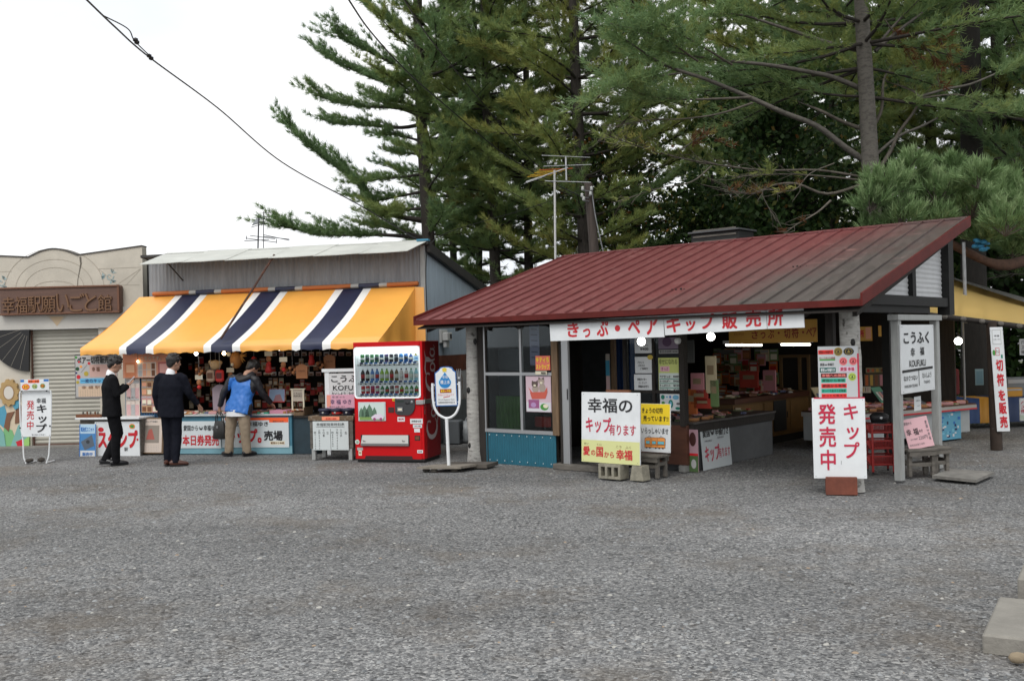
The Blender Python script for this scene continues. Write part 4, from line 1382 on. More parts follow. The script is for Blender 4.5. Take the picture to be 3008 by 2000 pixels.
class Board:
    """a flat board measured on the photograph, drawn in the measuring crop's pixels"""
    def __init__(s, fr, crop, rect, y, thick=.015, base=None, lean=0.0, bev=.003, edge=None):
        s.fr, s.c, s.r, s.y = fr, crop, rect, y
        l, t = cv(crop, rect[0], rect[1]); r, b = cv(crop, rect[2], rect[3])
        s.x0, s.z0, s.x1, s.z1 = fr.rect(l, t, r, b, y)
        s.mb = MB()
        s.screws = base in (None, SIGNW) and thick >= .012
        if lean:
            s.mb.M = Matrix.Translation((0, y, s.z0)) @ Matrix.Rotation(lean, 4, 'X') @ Matrix.Translation((0, -y, -s.z0))
        if base is not False:
            s.mb.box(s.x0, s.x1, y, y + thick, s.z0, s.z1, base or SIGNW, bev)
    def P(s, x, y):
        return (s.x0 + (x - s.r[0]) / (s.r[2] - s.r[0]) * (s.x1 - s.x0), s.z1 - (y - s.r[1]) / (s.r[3] - s.r[1]) * (s.z1 - s.z0))
    def R(s, x0, y0, x1, y1, mt, lay=1):
        a, b = s.P(x0, y0), s.P(x1, y1); y = s.y - .0016 * lay
        s.mb.quad((a[0], y, b[1]), (b[0], y, b[1]), (b[0], y, a[1]), (a[0], y, a[1]), mt); return s
    def T(s, tx, x0, y0, x1, y1, mt=None, bold=.014, v=False, lay=3, shear=0):
        a, b = s.P(x0, y0), s.P(x1, y1)
        s.mb.text(tx, a[0], b[1], b[0], a[1], s.y - .0016 * lay, mt or BLACK, bold, v, shear); return s
    def O(s, x, y, rx, mt, ry=None, lay=2, n=18):
        a = s.P(x, y); k = (s.x1 - s.x0) / (s.r[2] - s.r[0]); kz = (s.z1 - s.z0) / (s.r[3] - s.r[1]); q = (ry or rx) * kz
        s.mb.add([(a[0] + rx * k * math.cos(6.2832 * i / n), s.y - .0016 * lay, a[1] + q * math.sin(6.2832 * i / n)) for i in range(n)], [tuple(range(n))], mt); return s
    def L(s, pts, w, mt, lay=2):
        k = (s.x1 - s.x0) / (s.r[2] - s.r[0])
        s.mb.stroke([s.P(*p) for p in pts], [q * k for q in w] if hasattr(w, '__len__') else w * k, s.y - .0016 * lay, mt); return s
    def G(s, pts, mt, lay=2):
        s.mb.add([(s.P(*p)[0], s.y - .0016 * lay, s.P(*p)[1]) for p in pts], [tuple(range(len(pts)))], mt); return s
    def done(s, name, label=None, cat=None, group=None, parent=None):
        if s.screws:
            w, h = s.r[2] - s.r[0], s.r[3] - s.r[1]
            for fx in (.04, .96):
                for fy in (.03, .97): s.O(s.r[0] + w * fx, s.r[1] + h * fy, 1.4 * s.c[2] * .7, GREYINK, lay=1.5, n=8)
        s.mb.M = None
        return s.mb.build(name, s.fr, parent, label, cat, group)
PINK = S("pink_paper", 226, 176, 190); SALM = S("salmon_paper", 214, 150, 120); YEL = S("sign_yellow", 236, 205, 40); PYEL = S("pale_yellow", 205, 205, 130)
NAVY = S("navy_ink", 30, 40, 90); BLUE = S("sign_blue", 40, 110, 185); LBLUE = S("light_blue_print", 120, 180, 205); TEAL = S("teal_print", 20, 125, 105); GRN = S("green_print", 70, 140, 60)
ORG = S("orange_red_sign", 240, 95, 45); ORANGE = S("orange_print", 235, 150, 60); CREAM = S("cream_card", 222, 214, 190); GREYC = S("grey_card", 165, 165, 165); BROWN = S("brown_print", 110, 66, 38)
DKGRN = S("dark_green_print", 28, 70, 40)

# --- raised name board on the rendered building
b = Board(LB, C1, (-6, 350, 770, 530), -.16, .15, mat("brown_wood_sign", (0.135, 0.072, 0.052), .6, noise=.25, nscale=3, stretch=(.7, 1, 6)), bev=.03)
edge = mat("brown_sign_edge", (0.15, 0.065, 0.035), .6); rl = mat("raised_brown_letters", (0.17, 0.085, 0.04), .5)
for (tx, a, c) in zip("幸福駅願いごと館", (16, 100, 183, 268, 365, 448, 545, 628), (97, 178, 266, 360, 446, 545, 622, 718)):
    p, q = b.P(a, 412 if tx not in "いごと" else 400), b.P(c, 515)
    text3(b.mb, tx, p[0], q[1], q[0], p[1], -.195, -.16, rl, .018)
for r_ in ((-4, 350, 766, 362), (-4, 517, 766, 529), (752, 364, 766, 515)):
    p, q = b.P(r_[0], r_[1]), b.P(r_[2], r_[3]); b.mb.box(p[0], q[0], -.185, -.161, q[1], p[1], edge, .006)
b.done("name_board", "long brown wooden board with raised Japanese lettering above the roller shutter", "sign")
# --- black fan and painted flower on the pier
b = Board(LB, C1, (0, 615, 190, 895), -.06, base=False)
fan = [(190, 612)] + [(190 + 275 * math.cos(R(a)), 612 - 285 * math.sin(R(a))) for a in np.linspace(180, 268, 16)]
b.mb.prism([b.P(*p) for p in fan][::1], -.06, -.005, mat("black_fan", (.012, .012, .013), .6))
for a in (197, 213, 229, 243, 256):
    b.L([(190 + 60 * math.cos(R(a)), 612 - 60 * math.sin(R(a))), (190 + 270 * math.cos(R(a)), 612 - 280 * math.sin(R(a)))], 2.2, mat("fan_rib", (.22, .2, .17), .6))
b.done("fan_cutout", "big black folding-fan cut-out fixed beside the roller shutter", "decoration")
b = Board(LB, C1, (-20, 930, 180, 1372), -.05, base=False)
tan = mat("flower_tan", (.45, .30, .13), .8, noise=.12); tl = S("leaf_teal", 120, 170, 165); lb2 = S("leaf_brown", 120, 82, 58); lc = S("leaf_cream", 205, 190, 165); lg = S("leaf_green", 120, 175, 120); lbl = S("leaf_blue", 80, 150, 175)
def cut(pts, mt, y0):
    b.mb.prism([b.P(*p) for p in pts], y0, -.002, mt)
cut([(-20, 1372), (175, 1372), (178, 1200), (125, 1080), (60, 1100), (0, 1110), (-20, 1120)], lc, -.02)
for k, (pts, mt) in enumerate([([(-20, 1130), (25, 1110), (45, 1190), (20, 1260), (-20, 1220)], lbl), ([(0, 1372), (20, 1250), (70, 1270), (105, 1372)], lg), ([(60, 1372), (110, 1240), (150, 1215), (175, 1372)], tl), ([(90, 1230), (98, 1130), (125, 1100), (170, 1200), (130, 1220)], lb2), ([(20, 1250), (40, 1160), (90, 1150), (60, 1210), (50, 1280)], lb2), ([(-20, 1372), (-20, 1230), (20, 1290), (30, 1372)], tl), ([(95, 1345), (140, 1328), (142, 1380), (108, 1380)], S("petal_red", 190, 30, 50)), ([(140, 1340), (182, 1310), (180, 1372), (142, 1372)], S("petal_lime", 150, 195, 110)), ([(80, 1110), (98, 1080), (124, 1085), (118, 1130), (95, 1140)], lbl)]):
    cut(pts, mt, -.024 - .003 * k)
gear = []
for k in range(44):
    a = 2 * math.pi * k / 44; rr = 1.0 if k % 4 < 2 else .88
    gear.append((62 + 64 * rr * math.cos(a), 1030 - 88 * rr * math.sin(a)))
cut(gear, tan, -.07)
b.O(62, 1030, 31, mat("flower_eye", (.62, .58, .52), .8), 42, lay=15)
b.L([(62 + 34 * math.cos(a), 1030 + 46 * math.sin(a)) for a in np.linspace(0, 6.283, 26)], 6, mat("flower_ring", (.30, .18, .08), .8), 14)
b.done("flower_cutout", "painted sunflower cut-out with teal and brown leaves at the foot of the cream pier", "decoration")

# --- white tube-framed ticket sign standing in the yard
q = G(104, 1361); AF = Frame(q.x, q.y, 2)
t = thing("standing_sign", AF, (0, 0, 0), "white tube-framed standing sign in front of the painted sunflower, red and black lettering", "sign")
b = Board(AF, C1, (133, 1024, 322, 1312), -.02, .012, lean=-.06)
b.T("発売中", 166, 1080, 214, 1266, RED, .006, True).T("幸福", 229, 1066, 289, 1099, BLACK, .01).T("キップ", 229, 1108, 296, 1284, BLACK, .03, True).T("愛の国から幸福へ", 200, 1294, 290, 1304, GREYINK, 0)
b.done("panel", parent=t)
b2 = Board(AF, C1, (131, 945, 313, 1017), -.035, .006)
b2.R(131, 946, 155, 962, BLUE).R(280, 946, 312, 960, BLUE).R(180, 948, 252, 968, ORG).T("愛国・幸福", 184, 951, 248, 965, BROWN, .01)
b2.O(165, 992, 25, S("seal_red", 220, 50, 40), 19).O(165, 992, 19, YEL, 13, 3).T("愛国", 152, 984, 178, 1000, RED, .02, lay=4)
b2.O(222, 990, 17, GRN, 15).O(222, 990, 13, PYEL, 11, 3).T("幸福", 212, 984, 232, 997, DKGRN, .01, lay=4).O(273, 988, 16, GRN, 15).O(273, 988, 12, S("seal_orange", 230, 130, 50), 10, 3).T("幸福", 264, 982, 282, 994, DKGRN, .01, lay=4)
b2.done("header_card", parent=t)
f = MB()
def ap(x, y): return AF.hit(*cv(C1, x, y), 0)
pts = [(168, 1478), (152, 1440), (146, 1320), (133, 1250), (127, 1100), (127, 1035), (140, 1022), (200, 1019), (310, 1019), (325, 1030), (328, 1100), (326, 1240), (318, 1330), (312, 1430), (300, 1470)]
f.tube(smoothpath([(ap(*p)[0], .0, max(.012, ap(*p)[1])) for p in pts], 4), .012, WHITEP, 8)
f.build("frame", parent=t)
f = MB()
for xx in (168, 300):
    f.tube([(ap(xx, 1470)[0], -.02, .014), (ap(xx, 1470)[0] + (.02 if xx < 200 else -.02), .28, .012)], .012, WHITEP, 8)
for xx, yy in ((140, 1020), (300, 1019), (131, 1255), (322, 1243)):
    p = ap(xx, yy); f.ball((p[0], -.012, p[1]), .014, BLACK, 8)
f.build("foot_rail", parent=t)
r = MB(); rn_ = random.Random(4); p = ap(205, 1462)
for k in range(6):
    r = MB(); r.ball((p[0] + rn_.uniform(-.09, .12), rn_.uniform(-.02, .12), .05), rn_.uniform(.03, .06), mat("dark_stone", (.07, .06, .05), .9, noise=.4, nscale=20), 7, 1.2, 1, .8); r.build("stone", AF, None, "dark stone weighing down the foot of the white standing sign", "stone", "stones on the foot of the standing sign")

# --- left end of the souvenir stall
Y1 = -1.2
b = Board(GR, C1, (480, 785, 748, 1066), -1.02, .02, mat("paper_grey_white", (.42, .41, .40), .6))
b.R(480, 785, 748, 790, BLACK).R(480, 1058, 748, 1066, GREYINK).R(480, 785, 484, 1066, GREYINK).R(575, 850, 745, 930, S("board_pink", 196, 160, 150)).R(500, 990, 745, 1056, S("board_tan", 200, 175, 150)).R(512, 938, 745, 970, S("board_blue", 90, 165, 205))
b.T("ペアー切符販売所", 497, 797, 728, 845, BLACK, .03).T("一枚のキップで", 520, 942, 700, 966, NAVY, .02).T("幸 福 駅", 522, 985, 640, 1006, BROWN, .0).T("幸 福", 590, 866, 640, 895, BROWN, .02)
for (x, y, rr, mt) in ((490, 802, 8, GRN), (508, 832, 7, RED), (497, 876, 12, DKGRN), (520, 862, 8, ORANGE), (490, 902, 6, NAVY), (503, 928, 13, RED), (572, 842, 9, RED), (553, 908, 15, S("seal_olive", 170, 150, 50)), (497, 962, 10, S("seal_olive", 170, 150, 50))):
    b.O(x, y, rr, mt)
b.L([(520, 900), (560, 850)], 2, GREYINK)
for k in range(5): b.T("・・・・・・・・・", 512, 1014 + 9 * k, 640, 1017 + 9 * k, GREYINK, 0)
b.done("ticket_board", "white board with coloured dots hanging under the left end of the striped awning", "sign")
b = Board(GR, C1, (785, 735, 1128, 935), -.95, .01, S("salmon_poster", 205, 138, 108), bev=.004)
b.T("オリジナルグッズは", 806, 757, 1106, 790, BROWN, .05, lay=2).T("オリジナルグッズは", 808, 758, 1104, 789, CREAM, .0, lay=3).T("こちらです。", 900, 797, 1034, 825, BROWN, .045, lay=2).T("こちらです。", 902, 798, 1032, 824, CREAM, .0, lay=3)
b.R(800, 835, 868, 928, S("poster_orange", 196, 120, 80)).R(808, 850, 860, 900, S("poster_peach", 220, 175, 140), 2).R(1012, 835, 1108, 928, S("poster_rose", 176, 96, 90)).R(1022, 848, 1096, 905, S("poster_blush", 215, 160, 150), 2).R(880, 835, 1000, 930, S("poster_pale", 200, 180, 165))
for k in range(8): b.R(886 + 28 * (k % 4), 842 + 44 * (k // 4), 908 + 28 * (k % 4), 880 + 44 * (k // 4), [GREYC, SALM, S("poster_peach", 220, 175, 140), BROWN][k % 4], 2)
b.done("goods_poster", "salmon orange poster with cream lettering behind the two men in suits", "poster")
# blue grid rack with packets
t = thing("wire_rack", GR, (GR.hit(430, 1300, -.85)[0], -.85, 0), "blue wire grid rack hung with packets between the two suited men", "rack")
x0, z0, x1, z1 = GR.rect(370, 1105, 478, 1338, -.85)
g = MB(); gm = S("rack_blue", 45, 105, 150)
g.box(x0, x1, -.83, -.815, .02, z1, S("rack_backing", 28, 62, 92))
for k in range(15): g.box(x0 + (x1 - x0) * k / 14 - .003, x0 + (x1 - x0) * k / 14 + .003, -.85, -.844, .02, z1, gm)
for k in range(26): g.box(x0, x1, -.843, -.838, .04 + (z1 - .05) * k / 25 - .003, .04 + (z1 - .05) * k / 25 + .003, gm)
g.build("grid", parent=t)
pk = [S("packet_cream", 205, 190, 180), S("packet_rose", 190, 140, 135), S("packet_tan", 176, 140, 105), S("packet_white", 200, 200, 200)]
def packet(fr, x, y, z, w, h, mt, mark, label, group):
    m = MB(); m.box(x - w / 2, x + w / 2, y - .008, y, z - h, z, mt, .002)
    m.quad((x - w * .36, y - .0095, z - h * .88), (x + w * .36, y - .0095, z - h * .88), (x + w * .36, y - .0095, z - h * .42), (x - w * .36, y - .0095, z - h * .42), mark)
    m.quad((x - w * .4, y - .0095, z - h * .22), (x + w * .4, y - .0095, z - h * .22), (x + w * .4, y - .0095, z - h * .08), (x - w * .4, y - .0095, z - h * .08), GREYC)
    return m.build("packet", fr, None, label, "packet", group)
rn_ = random.Random(12)
for row, (yy, hh) in enumerate(((938, 105), (1045, 120))):
    for k, xx in enumerate((822, 850, 876)):
        c = GR.hit(*cv(C1, xx, yy), -.87); packet(GR, c[0], -.862, c[1], .10, .40, pk[0], [S("mark_rose", 200, 160, 160), GREYC][k % 2], "long pale packet hanging on the blue wire rack beside the suited man's phone", "long packets on the blue rack")
for row, yy in enumerate((940, 985, 1050, 1095)):
    for k, xx in enumerate((922, 955, 990)):
        c = GR.hit(*cv(C1, xx, yy), -.87); packet(GR, c[0], -.862, c[1], .105, .17, pk[rn_.randrange(1, 3)], [BROWN, SALM, CREAM][rn_.randrange(3)], "small square packet on the right half of the blue wire rack", "square packets on the blue rack")
# stamp stand
t = thing("stamp_stand", GR, (GR.hit(330, 1340, -1.25)[0], -1.2, 0), "low white-fronted stand lettered in big red brush strokes beside the roller shutter", "stand")
x0, z0, x1, z1 = GR.rect(232, 1226, 410, 1345, -1.25)
m = MB(); m.box(x0, x1, -1.21, -.8, .06, z1 - .035, GREYWOOD); m.box(x0 - .05, x1 + .02, -1.28, -.78, z1 - .034, z1, SIGNW, .006)
m.box(x0 + .02, x0 + .08, -1.2, -1.14, 0, .06, GREYWOOD); m.box(x1 - .08, x1 - .02, -1.2, -1.14, 0, .06, GREYWOOD); m.box(x0 + .02, x1 - .02, -.88, -.82, 0, .06, GREYWOOD)
m.build("cabinet", parent=t)
b = Board(GR, C1, (608, 1215, 892, 1448), -1.235, .02, bev=.002)
b.T("スタンプ", 628, 1270, 882, 1385, RED, .05).T("駅", 795, 1380, 820, 1404, BLACK, .01).O(648, 1266, 18, RED, 15).O(848, 1246, 19, S("seal_orange", 230, 130, 50), 16).O(848, 1246, 13, GRN, 10, 3).O(880, 1330, 6, RED, 8)
b.done("front_panel", parent=t)
b = Board(GR, C1, (505, 1232, 610, 1447), -1.30, .012, SIGNW, lean=-.05, bev=.006)
b.R(507, 1234, 608, 1290, S("sign_pale_blue", 175, 205, 225)).T("電池式ユニット", 514, 1250, 598, 1280, BLUE, .03).R(507, 1292, 608, 1400, S("poster_blue", 70, 130, 185)).G([(515, 1345), (585, 1300), (602, 1370), (540, 1398)], S("camera_grey", 90, 100, 112)).O(560, 1345, 12, S("lens_grey", 50, 55, 62), 12, 3).T("販売中", 525, 1412, 590, 1434, BLUE, .03)
for k in ((505, 1232, 510, 1447), (605, 1232, 610, 1447), (510, 1442, 605, 1447)): b.R(*k, BLUE, 2)
b.done("camera_sign", "small blue and white board picturing a camera, leaning on the stamp stand", "sign")
for k, xx in enumerate((533, 559, 580, 610, 627)):
    c = GR.hit(*cv(C1, xx, 1198), -1.1); m = MB(); z0_ = z1
    m.lathe([(.022, 0), (.022, .03), (.012, .045), (.015, .075), (.017, .09), (.0, .095)], BROWN if k % 2 else GREYWOOD, 10, (c[0], -1.1, z0_)); m.build("rubber_stamp", GR, None, "wooden-handled rubber stamp standing on the white stamp stand", "stamp", "rubber stamps on the stand")
c = GR.hit(*cv(C1, 560, 1210), -1.2); m = MB(); m.box(c[0] - .2, c[0] + .28, -1.24, -1.19, z1, z1 + .055, BROWN, .003); m.box(c[0] - .2, c[0] - .18, -1.185, -1.0, z1, z1 + .05, BROWN); m.box(c[0] + .26, c[0] + .28, -1.185, -1.0, z1, z1 + .05, BROWN); m.build("stamp_tray", GR, None, "narrow brown wooden tray of rubber stamps on the white stand", "tray")
b = Board(GR, C1, (878, 1190, 1040, 1420), -1.12, .02, TANWOOD, lean=-.1)
b.R(888, 1200, 1030, 1412, S("framed_paper", 205, 190, 178)).R(905, 1240, 1012, 1352, S("print_grey", 140, 130, 120), 2).G([(930, 1330), (945, 1270), (965, 1262), (985, 1330)], S("print_rose", 170, 90, 80), 3).T("旅人キップで幸福を", 905, 1210, 1000, 1222, GREYINK, .01)
for k in range(4): b.T("・・・・・・・・・・・", 905, 1366 + 10 * k, 1010, 1369 + 10 * k, GREYINK, 0)
b.done("framed_poster", "wood-framed pale poster leaning below the blue wire rack", "poster")

# --- souvenir counter
yc = -1.0
x0c, x1c = GR.hit(484, 1300, yc)[0], GR.hit(858, 1300, yc)[0]
zc_ = GR.hit(720, 1216, yc)[1]
BLC = mat("counter_blue", (0.06, 0.20, 0.28), .6, noise=.25, nscale=4); LBC = mat("counter_light_blue", (0.20, 0.40, 0.47), .6, noise=.2, nscale=4)
t = thing("souvenir_counter", GR, ((x0c + x1c) / 2, -.6, 0), "long blue souvenir counter under the striped awning", "counter")
m = MB(); m.box(x0c, x1c, yc, -.2, 0, zc_ - .03, BLC, .004); m.box(x0c, x1c + .005, yc - .012, yc - .002, .01, .14, LBC); m.box(x1c + .002, x1c + .42, yc + .05, -.25, 0, zc_ - .07, S("counter_end_slate", 38, 58, 68, noise=.3), .004)
m.build("body", parent=t)
m = MB(); m.box(x0c - .02, x1c + .02, yc - .04, -.15, zc_ - .028, zc_, mat("counter_top_white", (.5, .52, .52), .5), .004); m.box(x1c + .022, x1c + .5, yc + .02, -.22, zc_ - .068, zc_ - .04, DARKWOOD); m.build("top", parent=t)
b = Board(GR, C2, (150, 988, 602, 1270), yc - .022, .018, S("counter_sign_white", 205, 212, 214))
b.T("愛国から↔幸福ゆき", 214, 1028, 576, 1086, BLACK, .015).T("本日券発売", 200, 1130, 580, 1242, RED, .03)
b.done("counter_sign", "white counter sign in red and black, partly behind the man in navy", "sign")
b = Board(GR, C2, (612, 952, 1312, 1262), yc - .022, .018, S("counter_sign_white", 205, 212, 214))
b.R(650, 950, 1310, 976, ORG).R(1112, 976, 1310, 1000, ORG).T("愛国から幸福ゆき", 650, 990, 1102, 1040, BLACK, .015).T("キップ。", 655, 1065, 1030, 1215, RED, .04).T("売場", 1055, 1085, 1250, 1190, BLACK, .035).R(1115, 1195, 1270, 1232, CREAM).T("愛国から幸福", 1125, 1203, 1262, 1224, BROWN, .02).T("愛国から幸福", 1150, 982, 1262, 997, BROWN, .01)
b.done("counter_sign", "white counter sign with an orange-red top band, behind the man in the blue jacket", "sign")
# goods on the counter
kinds = []
cols = [S("goods_red", 175, 60, 55), S("goods_cream", 205, 190, 165), S("goods_white", 200, 202, 200), S("goods_pink", 200, 150, 150), S("goods_blue", 95, 100, 130), S("goods_tan", 165, 115, 70), S("goods_brown", 110, 72, 48), S("goods_tan", 165, 115, 70), S("goods_cream", 205, 190, 165), S("goods_olive", 120, 125, 90)]
def trinket(seed):
    r = random.Random(seed); m = MB()
    k = seed % 4
    c1, c2 = r.choice(cols), r.choice(cols)
    if k == 0:
        m.box(-.05, .05, -.04, .04, 0, .035, c1, .006); m.box(-.04, .04, -.03, .03, .0352, .038, c2)
    elif k == 1:
        m.box(-.035, .035, -.05, .05, 0, .02, c1, .004); m.box(-.02, .02, -.03, .0, .0205, .024, c2)
    elif k == 2:
        m.box(-.055, .055, -.035, .035, 0, .012, c1, .003); m.box(-.03, .03, -.02, .02, .0125, .03, c2, .004)
    else:
        m.slab([(-.06, -.045, .004), (.06, -.045, .004), (.06, .045, .03), (-.06, .045, .03)], (0, 0, .006), c1); m.slab([(-.05, -.03, .0150), (.0, -.03, .0150), (.0, .03, .032), (-.05, .03, .032)], (0, -.001, .004), c2)
    return m
protos = {}
def put_trinket(fr, x, y, z, seed, rot, label, group, sc=1.0):
    if seed not in protos:
        o = trinket(seed).build("trinket", None, None, label, "souvenir", group, org=(0, 0, 0)); protos[seed] = o
    else:
        o = protos[seed].copy(); COL.objects.link(o); o['label'] = label; o['group'] = group
    o.location = fr.W(x, y, z); o.rotation_euler = (0, 0, fr.rz + rot); o.scale = (sc, sc, sc)
rn_ = random.Random(77)
for k in range(150):
    x = x0c + .03 + (x1c - x0c - .1) * rn_.random(); y = yc + .02 + .5 * rn_.random()
    put_trinket(GR, x, y, zc_, rn_.randrange(16), rn_.uniform(-.5, .5), "small souvenir lying among the others on the long blue counter", "souvenirs on the blue counter", rn_.uniform(.9, 1.4))
m = MB(); c = GR.rect(*cv(C2, 985, 880), *cv(C2, 1105, 912), yc); m.box(c[0], c[2], yc - .02, yc + .3, zc_ + .001, zc_ + .03, S("green_notebook", 60, 150, 125), .004); m.build("tray", GR, None, "green tray at the edge of the blue counter beside the man in the blue jacket", "tray")
m = MB(); c = GR.rect(*cv(C2, 1110, 850), *cv(C2, 1290, 895), yc); m.box(c[0], c[2], yc, yc + .25, zc_ + .001, zc_ + .06, S("pink_box", 190, 130, 150), .004)
m.build("goods_box", GR, None, "flat pink box near the right end of the blue counter", "box")
b = Board(GR, C2, (1095, 650, 1268, 790), -.62, .012, S("red_frame", 190, 40, 35), lean=-.12); b.R(1104, 652, 1266, 780, S("photo_sky", 130, 150, 175)).G([(1150, 780), (1170, 715), (1220, 705), (1250, 780)], S("photo_rose", 150, 110, 115)); b.done("picture_board", "picture board with a red edge standing at the back of the blue counter", "picture")
t = thing("model_sign", GR, (GR.hit(*cv(C2, 1405, 790), -.7)[0], -.7, zc_ - .04), "miniature white station sign on the dark end of the souvenir counter", "sign")
b = Board(GR, C2, (1345, 662, 1470, 780), -.7, .01, S("small_sign_cream", 190, 180, 165)); b.T("こうふく", 1365, 688, 1450, 710, BLACK, .02).T("KOFUKU", 1365, 716, 1450, 732, BLACK, .02).T("・・・・・・", 1370, 745, 1445, 750, GREYINK, 0); b.done("panel", parent=t)
m = MB(); c = GR.rect(*cv(C2, 1330, 645), *cv(C2, 1485, 800), -.7); m.box(c[0], c[2], -.71, -.68, c[3] - .02, c[3], CREAM); m.box(c[0] + .02, c[0] + .045, -.705, -.685, zc_ - .04, c[3] - .02, CREAM); m.box(c[2] - .045, c[2] - .02, -.705, -.685, zc_ - .04, c[3] - .02, CREAM); m.build("frame", parent=t)
m = MB(); c = GR.rect(*cv(C2, 1270, 800), *cv(C2, 1492, 880), -.85); m.slab([(c[0], -.95, zc_ - .035), (c[2], -.95, zc_ - .035), (c[2], -.6, zc_ + .05), (c[0], -.6, zc_ + .05)], (0, 0, .012), TANWOOD)
m.box(c[0], c[2], -.962, -.951, zc_ - .035, zc_ + .015, TANWOOD); m.box(c[0] - .012, c[0] - .001, -.95, -.6, zc_ - .035, zc_ + .1, TANWOOD); m.box(c[2] + .001, c[2] + .012, -.95, -.6, zc_ - .035, zc_ + .1, TANWOOD); m.build("display_tray", GR, None, "sloping wooden tray of orange keepsakes at the right end of the counter", "tray")
for k in range(8):
    put_trinket(GR, c[0] + .05 + (c[2] - c[0] - .1) * k / 7, -.78 + .08 * (k % 2), zc_ + .03, (3, 7, 11)[k % 3], .3 * k, "keepsake lying in the sloping wooden tray", "keepsakes in the wooden tray", .9)
# hanging trinkets, lamps and back-wall goods
wood = S("plaque_wood", 170, 112, 70); redc = S("charm_red", 190, 45, 40); dkb = S("charm_brown", 95, 60, 38); tanp = S("plush_tan", 180, 150, 110)
zh = 1.86
def hang(px, py, y, kind, label, crop=C2):
    p = cv(crop, px, py); x, z = GR.hit(*p, y); t = thing("hanging_charm", GR, (x, y, z), label, "charm", "charms hanging under the striped awning"); m = MB()
    m.tube([(x, y, z + .06), (x, y, max(zh + .12, z + .2))], .0025, GREYC, 4); m.build("cord", parent=t); m = MB()
    if kind == 'plaque':
        m.prism([(x - .10, z - .16), (x + .10, z - .16), (x + .105, z + .04), (x + .03, z + .08), (x - .03, z + .08), (x - .105, z + .04)], y - .012, y + .012, wood); m.text("幸福の鈴", x - .06, z - .05, x + .06, z - .02, y - .0135, dkb, .0)
    elif kind == 'card':
        m.box(x - .07, x + .07, y - .004, y + .004, z - .01, z + .07, CREAM); m.ball((x, y, z - .06), .05, wood, 8, 1, .6, 1.1); m.ball((x + .01, y - .01, z - .14), .04, redc, 8)
    elif kind == 'bells':
        for a in range(5): m.ball((x + .05 * math.cos(a * 1.26), y, z + .05 * math.sin(a * 1.26)), .033, (wood, dkb)[a % 2], 8)
    elif kind == 'plush':
        m.ball((x, y, z), .10, tanp, 12, 1, .8, .9); m.ball((x - .09, y, z + .05), .04, tanp, 8); m.ball((x + .09, y, z + .04), .04, tanp, 8); m.ball((x, y, z - .14), .09, S("plush_dark", 70, 50, 40), 10, 1, .8, 1.1)
    elif kind == 'purse':
        m.box(x - .075, x + .075, y - .03, y + .03, z - .16, z + .05, S("purse_pale", 165, 140, 120), .03); m.box(x - .05, x + .05, y - .034, y - .031, z - .1, z + .0, dkb)
    elif kind == 'redpurse':
        m.box(x - .075, x + .075, y - .03, y + .03, z - .16, z + .05, redc, .03); m.box(x - .05, x + .05, y - .034, y - .031, z - .1, z + .0, S("purse_dark", 90, 30, 25))
    elif kind == 'doll':
        m.lathe([(.05, -.12), (.06, -.06), (.04, .0), (.045, .04), (.0, .07)], redc, 10, (x, y, z)); m.box(x - .09, x + .09, y - .02, y + .02, z - .13, z - .121, CREAM)
    elif kind == 'mask':
        m.ball((x, y, z), .14, S("mask_gold", 165, 110, 50), 12, .8, .5, 1.1); m.ball((x - .04, y - .06, z - .08), .03, CREAM, 8); m.ball((x - .12, y - .02, z + .10), .045, CREAM, 8)
        for a in range(7): m.tube([(x + .08, y, z + .06), (x + .17 + .04 * math.cos(a), y - .02, z + .06 + .12 * math.sin(a * 1.1))], [.016, .006], S("mask_straw", 190, 135, 60), 5)
    elif kind == 'robe':
        m.prism([(x - .13, z - .42), (x + .10, z - .42), (x + .12, z + .02), (x + .04, z + .06), (x - .04, z + .06), (x - .14, z)], y - .01, y + .01, S("robe_pale", 165, 150, 160))
    m.build("charm", parent=t)
for q in ((545, 400, -.75, 'plush', "round tan plush owl hanging over the souvenir counter"), (495, 480, -.8, 'purse', "pale pouch hanging below the tan plush owl, left of the red pouch"), (590, 480, -.8, 'redpurse', "red pouch hanging below the tan plush owl"), (760, 345, -.7, 'mask', "golden straw mask hanging beside the warm bulb"), (372, 465, -.8, 'bells', "cluster of small wooden bells hanging left of the plush owl"), (372, 545, -.8, 'card', "card with a wooden charm hanging low, left of the plush owl"), (948, 350, -.7, 'doll', "red doll hanging right of the straw mask"), (1100, 300, -.75, 'card', "pale card with a wooden charm hung high, left of the third bulb"), (1100, 410, -.75, 'doll', "red and cream doll hanging left of the plaque row"), (1255, 360, -.8, 'card', "white card with charms hanging below the third bulb"), (1350, 450, -.8, 'bells', "wooden bells hanging left of the large plaque"), (1450, 440, -.8, 'plaque', "large wooden plaque with lettering hanging near the vending machine"), (590, 640, -.6, 'robe', "pale cloth hanging behind the man in the blue jacket"), (1640, 400, -.5, 'bells', "wooden bells hanging above the white station sign"), (1550, 330, -.5, 'doll', "small red doll hanging far right under the awning"), (1740, 340, -.4, 'plaque', "wooden plaque hanging in the dark behind the vending machine's left edge"), (700, 470, -.6, 'card', "card with a charm hanging behind the dark hood"), (1260, 450, -.7, 'bells', "wooden bells hanging under the white card")):
    hang(*q)
